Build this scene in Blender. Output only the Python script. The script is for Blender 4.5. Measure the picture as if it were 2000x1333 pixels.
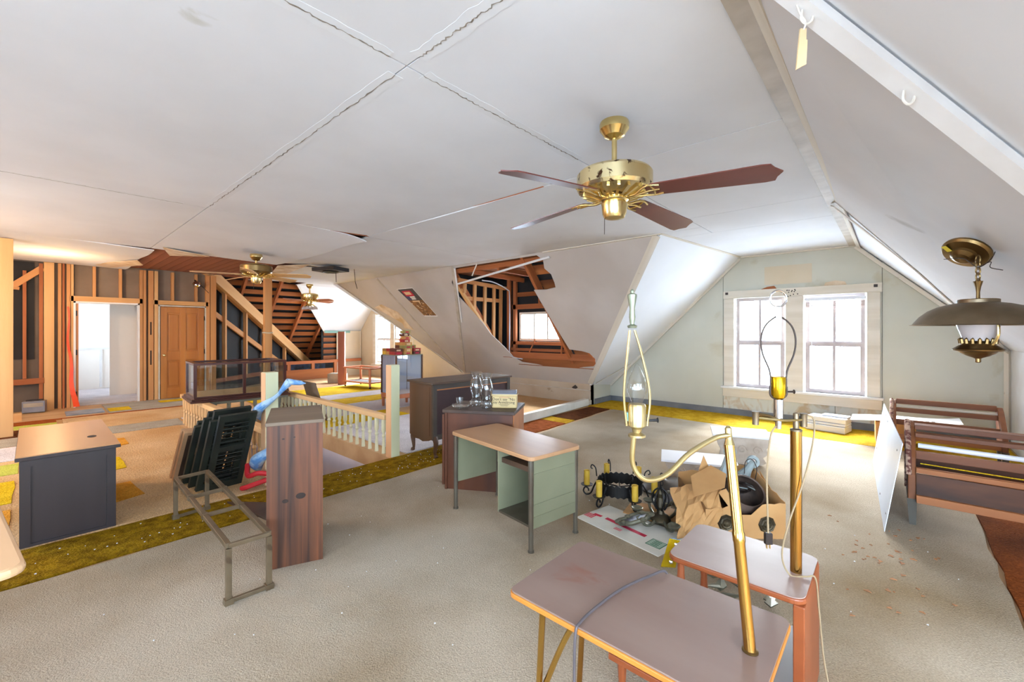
import bpy, bmesh, math, random
from mathutils import Vector, Matrix
random.seed(7)
R = math.radians
SC = bpy.context.scene
COL = SC.collection
for o in list(bpy.data.objects):
    bpy.data.objects.remove(o)

# ------------------------------------------------------------------ camera, sky, lights, exposure
EYE = 1.45
YAW = math.atan(745 / 835.0)
cam_d = bpy.data.cameras.new('camera')
cam_d.sensor_width = 36.0
cam_d.lens = 36.0 * 835.0 / 2000.0
cam_d.shift_y = -0.00925
cam_d.clip_start = 0.02
cam = bpy.data.objects.new('camera', cam_d)
cam.location = (0, 0, EYE)
cam.rotation_euler = (R(90), 0, YAW)
COL.objects.link(cam)
SC.camera = cam

world = bpy.data.worlds.new('overcast_sky')
SC.world = world
world.use_nodes = True
bg = world.node_tree.nodes['Background']
bg.inputs[0].default_value = (0.645, 0.81, 1.0, 1)
bg.inputs[1].default_value = 22.0

SC.view_settings.view_transform = 'Standard'
SC.view_settings.look = 'None'
SC.view_settings.exposure = 0.0
SC.view_settings.gamma = 1.0
SC.view_settings.use_curve_mapping = False
cy = SC.cycles
cy.use_denoising = True
cy.use_adaptive_sampling = True
cy.adaptive_threshold = 0.12
cy.adaptive_min_samples = 20
cy.max_bounces = 9
cy.diffuse_bounces = 4
cy.glossy_bounces = 4
cy.transmission_bounces = 8
cy.transparent_max_bounces = 12
cy.sample_clamp_indirect = 6.0
cy.caustics_reflective = False
cy.caustics_refractive = False


# added broad sun that boosts gable daylight into a soft bright patch on the carpet
sun_d = bpy.data.lights.new('boost_sun', 'SUN')
sun_d.energy = 70.0
sun_d.angle = R(55)
sun_d.color = (0.92, 0.96, 1.0)
sun = bpy.data.objects.new('boost_sun', sun_d)
sun.rotation_euler = Vector((0.30, -0.80, -0.58)).to_track_quat('-Z', 'Y').to_euler()
COL.objects.link(sun)


def portal(name, loc, rot, sx, sy):
    """sky portal in a window opening: it only guides the sampling of the sky's light"""
    l = bpy.data.lights.new(name, 'AREA')
    l.shape = 'RECTANGLE'
    l.size, l.size_y = sx, sy
    l.cycles.is_portal = True
    o = bpy.data.objects.new(name, l)
    o.location = loc
    o.rotation_euler = rot
    COL.objects.link(o)


def lamp(name, loc, power, color, radius=0.05):
    l = bpy.data.lights.new(name, 'POINT')
    l.energy = power
    l.color = color
    l.shadow_soft_size = radius
    o = bpy.data.objects.new(name, l)
    o.location = loc
    COL.objects.link(o)


# window openings: gable window, dormer, far wing window, unseen openings shaped for light (south, east, hall)
portal('sky_portal_gable', (-1.19, 8.22, 1.28), (R(-90), 0, 0), 1.95, 1.55)
portal('sky_portal_dormer', (-5.6, 7.30, 1.62), (R(-90), 0, 0), 0.85, 0.75)
portal('sky_portal_wing', (-11.6, 7.52, 1.2), (R(-90), 0, 0), 2.0, 1.6)
portal('sky_portal_south', (-0.7, -3.36, 1.45), (R(90), 0, 0), 1.8, 1.5)
portal('sky_portal_southeast', (2.35, -1.64, 1.475), (R(90), 0, 0), 3.2, 2.25)
portal('sky_portal_southwest', (-6.3, -3.32, 1.45), (R(90), 0, 0), 1.6, 1.5)
portal('sky_portal_east', (4.03, -0.2, 1.45), (R(90), 0, R(90)), 1.8, 1.6)
portal('sky_portal_hall', (-14.25, -0.52, 1.6), (R(90), 0, 0), 1.5, 1.75)
# bare bulbs of the stripped part of the attic (warm)
lamp('bulb_light', (-7.4, -1.5, 2.5), 170, (1.0, 0.60, 0.28), 0.06)
lamp('bulb_light_west', (-10.2, 0.2, 2.2), 45, (1.0, 0.66, 0.36), 0.06)


# ------------------------------------------------------------------ materials
def lin(c):
    r = []
    for v in c[:3]:
        v = v / 255.0
        r.append(v / 12.92 if v <= 0.04045 else ((v + 0.055) / 1.055) ** 2.4)
    return (*r, 1.0)


MATS = {}


def M(name, base, col2=None, rough=0.6, metal=0.0, scale=4.0, stretch=(1, 1, 1), lo=0.35, hi=0.65, detail=5.0, distort=0.0,
      bump=0.0, bscale=60.0, bstretch=None, rnd=0.0, spots=None, spot_scale=9.0, spot_at=0.66, spec=0.5, coat=0.0, fleck=0.0, fscale=100.0):
    m = bpy.data.materials.new(name)
    m.use_nodes = True
    nt = m.node_tree
    b = nt.nodes['Principled BSDF']
    L = nt.links
    b.inputs['Roughness'].default_value = rough
    b.inputs['Metallic'].default_value = metal
    b.inputs['Specular IOR Level'].default_value = spec
    if coat:
        b.inputs['Coat Weight'].default_value = coat
        b.inputs['Coat Roughness'].default_value = 0.15
    tc = nt.nodes.new('ShaderNodeTexCoord')

    def noise(sc, st, det, dist=0.0):
        mp = nt.nodes.new('ShaderNodeMapping')
        mp.inputs['Scale'].default_value = st
        L.new(tc.outputs['Object'], mp.inputs['Vector'])
        n = nt.nodes.new('ShaderNodeTexNoise')
        n.inputs['Scale'].default_value = sc
        n.inputs['Detail'].default_value = det
        n.inputs['Distortion'].default_value = dist
        L.new(mp.outputs['Vector'], n.inputs['Vector'])
        return n
    col = None
    if col2 is not None:
        n = noise(scale, stretch, detail, distort)
        rp = nt.nodes.new('ShaderNodeValToRGB')
        rp.color_ramp.elements[0].position = lo
        rp.color_ramp.elements[1].position = hi
        rp.color_ramp.elements[0].color = lin(base)
        rp.color_ramp.elements[1].color = lin(col2)
        L.new(n.outputs['Fac'], rp.inputs['Fac'])
        col = rp.outputs['Color']
    if spots is not None:
        n2 = noise(spot_scale, (1, 1, 1), 6.0, 0.6)
        rp2 = nt.nodes.new('ShaderNodeValToRGB')
        rp2.color_ramp.elements[0].position = spot_at
        rp2.color_ramp.elements[1].position = min(1.0, spot_at + 0.06)
        rp2.color_ramp.elements[0].color = (0, 0, 0, 1)
        rp2.color_ramp.elements[1].color = (1, 1, 1, 1)
        L.new(n2.outputs['Fac'], rp2.inputs['Fac'])
        mx = nt.nodes.new('ShaderNodeMix')
        mx.data_type = 'RGBA'
        L.new(rp2.outputs['Color'], mx.inputs[0])
        if col is not None:
            L.new(col, mx.inputs[6])
        else:
            mx.inputs[6].default_value = lin(base)
        mx.inputs[7].default_value = lin(spots)
        col = mx.outputs[2]
    if fleck:
        nf = noise(fscale, (1, 1, 1), 3.0)
        mf_ = nt.nodes.new('ShaderNodeMapRange')
        mf_.inputs['From Min'].default_value = 0.3
        mf_.inputs['From Max'].default_value = 0.7
        mf_.inputs['To Min'].default_value = 1.0 - fleck
        mf_.inputs['To Max'].default_value = 1.0 + fleck * 0.6
        L.new(nf.outputs['Fac'], mf_.inputs['Value'])
        hf = nt.nodes.new('ShaderNodeHueSaturation')
        L.new(mf_.outputs['Result'], hf.inputs['Value'])
        L.new(col, hf.inputs['Color'])
        col = hf.outputs['Color']
    if rnd:
        oi = nt.nodes.new('ShaderNodeObjectInfo')
        mr = nt.nodes.new('ShaderNodeMapRange')
        mr.inputs['To Min'].default_value = 1.0 - rnd
        mr.inputs['To Max'].default_value = 1.0 + rnd
        L.new(oi.outputs['Random'], mr.inputs['Value'])
        hs = nt.nodes.new('ShaderNodeHueSaturation')
        L.new(mr.outputs['Result'], hs.inputs['Value'])
        if col is not None:
            L.new(col, hs.inputs['Color'])
        else:
            hs.inputs['Color'].default_value = lin(base)
        col = hs.outputs['Color']
    if col is not None:
        L.new(col, b.inputs['Base Color'])
    else:
        b.inputs['Base Color'].default_value = lin(base)
    if bump:
        n3 = noise(bscale, bstretch or stretch, 4.0)
        bp = nt.nodes.new('ShaderNodeBump')
        bp.inputs['Strength'].default_value = bump
        bp.inputs['Distance'].default_value = 0.02
        L.new(n3.outputs['Fac'], bp.inputs['Height'])
        L.new(bp.outputs['Normal'], b.inputs['Normal'])
    MATS[name] = m
    return m


def glass(name, tint=(1, 1, 1), gloss=0.12):
    m = bpy.data.materials.new(name)
    m.use_nodes = True
    nt = m.node_tree
    nt.nodes.remove(nt.nodes['Principled BSDF'])
    out = nt.nodes['Material Output']
    tr = nt.nodes.new('ShaderNodeBsdfTransparent')
    tr.inputs[0].default_value = (*tint, 1)
    gl = nt.nodes.new('ShaderNodeBsdfGlossy')
    gl.inputs['Roughness'].default_value = 0.02
    fr = nt.nodes.new('ShaderNodeLayerWeight')
    fr.inputs['Blend'].default_value = 0.5
    pw = nt.nodes.new('ShaderNodeMath')
    pw.operation = 'POWER'
    pw.inputs[1].default_value = 3.6
    nt.links.new(fr.outputs['Facing'], pw.inputs[0])
    ml = nt.nodes.new('ShaderNodeMath')
    ml.operation = 'MULTIPLY'
    ml.inputs[1].default_value = 0.9 if gloss > 0.2 else 0.5
    nt.links.new(pw.outputs[0], ml.inputs[0])
    ad = nt.nodes.new('ShaderNodeMath')
    ad.operation = 'ADD'
    ad.inputs[1].default_value = gloss * 0.2
    mx = nt.nodes.new('ShaderNodeMixShader')
    nt.links.new(ml.outputs[0], ad.inputs[0])
    nt.links.new(ad.outputs[0], mx.inputs[0])
    nt.links.new(tr.outputs[0], mx.inputs[1])
    nt.links.new(gl.outputs[0], mx.inputs[2])
    nt.links.new(mx.outputs[0], out.inputs[0])
    MATS[name] = m
    return m


WX = (0.12, 1.6, 1.6)     # grain along local x
WY = (1.6, 0.12, 1.6)
WZ = (1.6, 1.6, 0.12)
# setting
M('paper', (214, 214, 216), (224, 225, 228), rough=0.85, scale=0.9, spots=(196, 194, 186), spot_scale=3.4, spot_at=0.74, bump=0.04, bscale=14)
M('paper_cream', (182, 172, 163), (198, 190, 183), rough=0.85, scale=0.8, spots=(172, 152, 124), spot_scale=1.2, spot_at=0.72, bump=0.05, bscale=9)
M('paper_bright', (226, 228, 232), (234, 236, 240), rough=0.85, scale=0.7, bump=0.03, bscale=8)
M('paper_lit', (248, 248, 250), rough=0.8)  # lighter copy of the paper: brightness of the near slope put into the colour
M('paper_grey', (205, 200, 198), (216, 214, 214), rough=0.85, scale=0.7, spots=(186, 182, 178), spot_scale=1.0, spot_at=0.70, bump=0.05, bscale=9)
M('paper_tape', (219, 220, 222), rough=0.85)
M('seam_dark', (150, 142, 132), (116, 106, 96), rough=0.9, scale=20)
M('paper_torn', (196, 166, 128), (226, 210, 188), rough=0.9, scale=5, bump=0.1, bscale=20)
M('trim_cream', (206, 196, 178), (222, 214, 200), rough=0.6, scale=5, stretch=WX, spots=(176, 160, 134), spot_scale=8, spot_at=0.72, bump=0.05)
M('trim_white', (222, 220, 218), (232, 232, 232), rough=0.5, scale=4)
M('trim_grey', (170, 158, 142), (192, 182, 168), rough=0.6, scale=5)
M('sash_lilac', (176, 164, 164), (192, 182, 182), rough=0.6, scale=4)
M('wall_green', (192, 191, 176), (203, 202, 189), rough=0.8, scale=0.8, spots=(186, 180, 158), spot_scale=1.3, spot_at=0.62, bump=0.03, bscale=10)
M('wall_stained', (204, 206, 198), (188, 168, 140), rough=0.85, scale=3.2, stretch=(1.6, 1, 0.7), lo=0.48, hi=0.66, distort=1.6, bump=0.03)
M('wall_tan', (196, 180, 152), (208, 194, 170), rough=0.85, scale=1.0, spots=(176, 152, 118), spot_scale=1.6, spot_at=0.70)
M('knee_tan', (190, 176, 156), (176, 156, 132), rough=0.85, scale=1.6, spots=(150, 128, 104), spot_scale=3, spot_at=0.70)
M('base_grey', (104, 108, 116), (120, 124, 130), rough=0.6, scale=4)
M('felt', (15, 14, 15), (26, 24, 25), rough=0.75, scale=1.6, bump=0.25, bscale=5)
M('felt_brown', (92, 80, 70), (112, 98, 86), rough=0.9, scale=1.2)
M('hardboard', (126, 108, 90), (140, 122, 104), rough=0.9, scale=2)
M('stud', (206, 152, 96), (186, 124, 70), rough=0.7, scale=3.0, stretch=WX, rnd=0.10, spots=(120, 58, 28), spot_scale=5, spot_at=0.80, bump=0.06)
M('stud_pale', (222, 178, 122), (208, 156, 98), rough=0.7, scale=3.0, stretch=WX, rnd=0.08, spots=(128, 62, 36), spot_scale=4, spot_at=0.80, bump=0.06)
M('stud_old', (176, 104, 58), (142, 76, 36), rough=0.75, scale=3.0, stretch=WX, rnd=0.18, spots=(74, 40, 22), spot_scale=5, spot_at=0.76, bump=0.08)
M('sheathing', (168, 100, 48), (120, 64, 28), rough=0.8, scale=2.4, stretch=WX, rnd=0.28, bump=0.08)
M('plank_red', (150, 88, 60), (122, 66, 42), rough=0.6, scale=2.0, stretch=WX, rnd=0.10, bump=0.05)
M('post_red', (146, 84, 62), (166, 102, 78), rough=0.7, scale=2, stretch=WX, bump=0.05)
M('plywood', (196, 160, 118), (176, 138, 96), rough=0.75, scale=2, stretch=WY)
M('hall_white', (238, 231, 222), rough=0.7)
M('lilac', (198, 190, 200), (210, 204, 212), rough=0.8, scale=2)
# carpets
M('carpet_beige', (196, 181, 160), (134, 110, 76), rough=1.0, scale=0.75, lo=0.36, hi=0.78, detail=9, spots=(164, 146, 118), spot_scale=0.8, spot_at=0.74, bump=0.6, bscale=160, spec=0.05, fleck=0.20, fscale=120)
M('carpet_olive', (158, 122, 22), (118, 86, 12), rough=1.0, scale=14, bump=1.0, bscale=70, spec=0.05, fleck=0.34, fscale=95)
M('carpet_gold', (206, 166, 46), (180, 136, 26), rough=1.0, scale=9, bump=1.0, bscale=60, spec=0.05, fleck=0.34, fscale=95)
M('carpet_orange', (168, 92, 44), (140, 70, 30), rough=1.0, scale=12, bump=0.9, bscale=70, spec=0.05, fleck=0.34, fscale=95)
M('carpet_rust', (138, 72, 32), (86, 44, 22), rough=1.0, scale=1.6, bump=0.9, bscale=70, spec=0.05, fleck=0.34, fscale=95)
M('carpet_brown', (104, 62, 36), (84, 48, 28), rough=1.0, scale=10, bump=0.9, bscale=70, spec=0.05, fleck=0.34, fscale=95)
M('carpet_tan', (214, 180, 138), (196, 156, 108), rough=1.0, scale=1.4, bump=0.6, bscale=60, spec=0.05, fleck=0.34, fscale=95)
M('carpet_amber', (222, 160, 64), (206, 140, 46), rough=1.0, scale=6, bump=0.7, bscale=60, spec=0.05, fleck=0.34, fscale=95)
M('carpet_grey', (176, 170, 158), (160, 152, 138), rough=1.0, scale=3, bump=0.6, bscale=60, spec=0.05, fleck=0.34, fscale=95)
M('carpet_white', (214, 210, 214), (198, 194, 200), rough=1.0, scale=3, bump=0.6, bscale=60, spec=0.05, fleck=0.34, fscale=95)
M('carpet_lime', (196, 200, 96), (180, 184, 78), rough=1.0, scale=4, bump=0.6, bscale=60, spec=0.05, fleck=0.34, fscale=95)
M('carpet_yellow', (226, 192, 44), (208, 170, 30), rough=1.0, scale=6, bump=0.7, bscale=60, spec=0.05, fleck=0.34, fscale=95)
# furniture and objects
M('desk_top', (190, 146, 106), (176, 132, 94), rough=0.35, scale=3, stretch=WX, spots=(214, 196, 172), spot_scale=3, spot_at=0.68, bump=0.02)
M('desk_green', (134, 134, 108), (122, 122, 96), rough=0.45, scale=2, spots=(92, 88, 70), spot_scale=10, spot_at=0.74)
M('desk_leg', (110, 104, 92), (92, 80, 66), rough=0.4, metal=0.5, scale=4)
M('walnut', (98, 52, 26), (68, 34, 17), rough=0.45, scale=2.2, stretch=WZ, bump=0.03)
M('walnut_dark', (88, 66, 50), (62, 44, 34), rough=0.5, scale=2.2, stretch=WY, bump=0.03)
M('dresser_side', (98, 66, 42), (72, 45, 28), rough=0.5, scale=2.2, stretch=WZ)
M('dresser_back', (66, 44, 45), (52, 34, 35), rough=0.7, scale=3, spots=(96, 84, 84), spot_scale=14, spot_at=0.74)
M('dresser_frame', (80, 70, 62), (60, 51, 44), rough=0.6, scale=2, stretch=WY)
M('pine_dark', (122, 70, 38), (58, 33, 19), rough=0.5, scale=6.0, stretch=(4.0, 4.0, 0.12), lo=0.3, hi=0.7, distort=0.8, bump=0.05)
M('pine_top', (132, 112, 92), (108, 90, 72), rough=0.6, scale=2, stretch=WX, spots=(86, 72, 60), spot_scale=4, spot_at=0.74)
M('black_cab', (58, 48, 48), (46, 38, 39), rough=0.4, scale=2, stretch=WZ)
M('black_cab_top', (200, 148, 98), (182, 126, 80), rough=0.35, scale=2.0, stretch=WX, spots=(132, 92, 62), spot_scale=3, spot_at=0.74)
M('dark_hole', (60, 48, 42), rough=0.9)
M('shutter', (40, 46, 36), (22, 24, 20), rough=0.6, scale=4, stretch=WZ, rnd=0.2, spots=(96, 80, 62), spot_scale=6, spot_at=0.78)
M('shutter_raw', (186, 146, 108), (160, 120, 84), rough=0.7, scale=3)
M('frame_metal', (132, 116, 92), (106, 88, 66), rough=0.42, metal=0.55, scale=3, spots=(96, 80, 62), spot_scale=7, spot_at=0.66)
M('rail_wood', (222, 184, 134), (206, 164, 112), rough=0.55, scale=2, stretch=WX)
M('rail_grey', (158, 158, 140), (146, 146, 128), rough=0.6, scale=3)
M('baluster', (218, 212, 178), (206, 198, 160), rough=0.5, scale=4)
M('newel', (206, 206, 164), (214, 212, 176), rough=0.5, scale=3, spots=(170, 160, 110), spot_scale=9, spot_at=0.74)
M('newel_edge', (222, 172, 128), rough=0.6)
M('mahogany', (80, 36, 27), (58, 23, 18), rough=0.3, scale=2, stretch=WY, coat=0.3)
M('brass', (234, 214, 158), (222, 196, 130), rough=0.24, metal=1.0, scale=3)
M('brass_spotted', (236, 220, 172), (226, 206, 150), rough=0.26, metal=1.0, scale=3, spots=(88, 62, 44), spot_scale=18, spot_at=0.60)
M('brass_old', (152, 126, 84), (126, 100, 62), rough=0.34, metal=1.0, scale=3, spots=(92, 70, 44), spot_scale=6, spot_at=0.68)
M('brass_pole', (206, 170, 92), (178, 128, 66), rough=0.16, metal=1.0, scale=2, stretch=WZ)
M('brass_cream', (186, 168, 120), (166, 144, 94), rough=0.32, metal=0.85, scale=5)
M('brass_patina', (136, 142, 122), (116, 118, 94), rough=0.4, metal=0.7, scale=9)
M('gold_foil', (226, 194, 38), (206, 160, 22), rough=0.22, metal=0.9, scale=8)
M('blade_red', (112, 56, 46), (92, 44, 38), rough=0.35, scale=2, stretch=WX, coat=0.2)
M('blade_tan', (214, 172, 122), (198, 150, 98), rough=0.45, scale=2, stretch=WX)
M('pewter', (150, 134, 110), (118, 102, 80), rough=0.42, metal=0.85, scale=4)
M('iron', (26, 25, 26), (38, 36, 34), rough=0.45, metal=0.6, scale=8)
M('iron_bronze', (62, 54, 42), (86, 76, 56), rough=0.42, metal=0.7, scale=9)
M('pewter_green', (122, 122, 104), (96, 92, 76), rough=0.5, metal=0.6, scale=8)
M('candle', (208, 170, 56), (188, 146, 40), rough=0.6, scale=9)
M('cardboard', (198, 152, 98), (180, 132, 80), rough=0.85, scale=3)
M('cardboard_in', (150, 108, 66), (128, 90, 54), rough=0.9, scale=4)
M('board_white', (220, 216, 204), (204, 198, 184), rough=0.7, scale=3, spots=(120, 112, 100), spot_scale=40, spot_at=0.78)
M('red_print', (196, 34, 64), rough=0.7)
M('green_print', (40, 92, 66), rough=0.7)
M('green_print_pale', (150, 170, 148), rough=0.7)
M('carved', (196, 182, 166), (168, 150, 132), rough=0.7, scale=6)
M('carved_top', (238, 236, 238), rough=0.6)
M('bluegrey_paint', (150, 160, 158), (132, 140, 138), rough=0.6, scale=5, spots=(120, 78, 46), spot_scale=7, spot_at=0.70)
M('pewter_dark', (84, 72, 58), (58, 48, 38), rough=0.4, metal=0.25, scale=4)
M('rust_bowl', (104, 84, 72), (40, 30, 26), rough=0.6, metal=0.2, scale=7, detail=8)
M('dark_metal', (44, 34, 30), (66, 52, 44), rough=0.5, metal=0.4, scale=6)
M('bench_wood', (138, 82, 44), (102, 56, 28), rough=0.55, scale=2.2, stretch=WX, bump=0.03)
M('bench_plank', (98, 58, 34), (50, 29, 19), rough=0.6, scale=2.0, stretch=(0.5, 2, 2), lo=0.4, hi=0.6)
M('bench_edge', (180, 114, 64), (150, 90, 48), rough=0.6, scale=2.2, stretch=WX)
M('bench_trim', (196, 160, 136), (110, 62, 52), rough=0.9, scale=30, lo=0.45, hi=0.55, bump=0.6, bscale=60)
M('bench_leg', (92, 88, 80), (78, 72, 62), rough=0.5, scale=3)
M('pale_metal', (206, 214, 226), (196, 206, 220), rough=0.35, scale=2, metal=0.2)
M('black', (18, 18, 19), rough=0.5)
M('chrome', (214, 214, 218), rough=0.12, metal=1.0)
M('white_vinyl', (232, 234, 240), rough=0.4)
M('poster_paper', (236, 234, 230), rough=0.6)
M('poster_dark', (70, 68, 72), (58, 58, 66), rough=0.5, scale=6)
M('poster_blue', (52, 54, 110), rough=0.5)
M('poster_food', (150, 98, 52), (86, 48, 24), rough=0.5, scale=12, spots=(226, 196, 160), spot_scale=14, spot_at=0.60)
M('poster_cream', (222, 190, 150), rough=0.6)
M('ink', (50, 42, 34), rough=0.7)
M('tin_cream', (208, 184, 130), (196, 170, 116), rough=0.45, scale=5)
M('tin_grey', (120, 120, 128), (140, 144, 154), rough=0.3, metal=0.6, scale=4)
M('cigar_tan', (202, 150, 84), (184, 128, 66), rough=0.7, scale=5, rnd=0.18)
M('cigar_green', (160, 148, 84), (142, 128, 68), rough=0.7, scale=5, rnd=0.15)
M('cigar_red', (176, 44, 40), (156, 36, 34), rough=0.6, scale=5, rnd=0.15)
M('cigar_brown', (112, 58, 40), (96, 46, 32), rough=0.7, scale=5, rnd=0.15)
M('cigar_yellow', (222, 172, 58), rough=0.7, rnd=0.12)
M('cart_wood', (206, 132, 96), (186, 112, 78), rough=0.45, scale=2, stretch=WX)
M('end_wood', (140, 116, 104), (120, 92, 80), rough=0.42, scale=2.0, stretch=(0.35, 1.4, 1), spots=(128, 78, 60), spot_scale=3.2, spot_at=0.60)
M('end_edge', (196, 126, 48), (176, 104, 36), rough=0.45, scale=2)
M('step_top', (160, 138, 130), (138, 112, 104), rough=0.4, scale=2.0, stretch=(0.4, 1.4, 1))
M('step_edge', (150, 78, 40), (122, 58, 28), rough=0.4, scale=2, stretch=WX)
M('step_shelf', (74, 60, 58), rough=0.4)
M('table_wood', (232, 190, 146), (222, 176, 128), rough=0.4, scale=2, stretch=WX)
M('blue_balloon', (96, 150, 208), (176, 204, 226), rough=0.3, scale=14, lo=0.42, hi=0.58, bump=0.1)
M('red_fabric', (214, 42, 48), rough=0.6)
M('tape_orange', (246, 92, 38), (238, 74, 24), rough=0.4, scale=4, bump=0.3, bscale=12)
M('door_pine', (198, 134, 62), (176, 110, 44), rough=0.4, scale=2.2, stretch=WZ, coat=0.2, bump=0.02)
M('tarp_blue', (48, 62, 92), (18, 20, 26), rough=0.5, scale=6, bump=0.5, bscale=12)
M('tile_slate', (142, 148, 158), (110, 116, 126), rough=0.6, scale=5)
M('speaker_black', (30, 29, 34), rough=0.5)
M('cord_tan', (150, 128, 96), rough=0.6)
M('cord_grey', (84, 76, 78), rough=0.5)
M('rope', (206, 190, 160), rough=0.9)
M('tag_pine', (226, 202, 158), (214, 186, 140), rough=0.7, scale=4, stretch=WZ)
M('hook_white', (226, 222, 212), rough=0.4)
M('sticker', (226, 200, 60), rough=0.6)
M('teal_paint', (120, 160, 150), rough=0.7)
M('insulation', (150, 134, 112), (190, 172, 146), rough=1.0, scale=8, bump=1.0, bscale=20)
M('stone', (168, 158, 142), (146, 136, 122), rough=0.9, scale=4)
M('blind', (150, 132, 120), rough=0.6)
M('leafbits', (176, 120, 76), (140, 92, 56), rough=0.9, scale=30)
M('wire_grey', (196, 198, 204), rough=0.5)
glass('pane_glass', (1, 1, 1), 0.02)
glass('case_glass', (0.86, 0.90, 0.92), 0.4)
glass('cabinet_glass', (0.92, 0.95, 1.0), 0.7)
glass('clear_glass', (0.95, 0.96, 0.96), 0.35)
m = M('milk_glass', (236, 226, 224), rough=0.25)
m.node_tree.nodes['Principled BSDF'].inputs['Transmission Weight'].default_value = 0.35


# ------------------------------------------------------------------ mesh helpers
MW = {}


def tag(o, label=None, cat=None, group=None, kind=None):
    if label:
        o['label'] = label
    if cat:
        o['category'] = cat
    if group:
        o['group'] = group
    if kind:
        o['kind'] = kind
    return o


def thing(name, label, cat, loc=(0, 0, 0), rz=0.0, group=None, kind=None):
    o = bpy.data.objects.new(name, None)
    o.empty_display_size = 0.1
    COL.objects.link(o)
    o.location = loc
    o.rotation_euler = (0, 0, rz)
    MW[o] = Matrix.Translation(Vector(loc)) @ Matrix.Rotation(rz, 4, 'Z')
    return tag(o, label, cat, group, kind)


def wm(o):
    return MW.get(o, Matrix.Identity(4))


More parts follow.
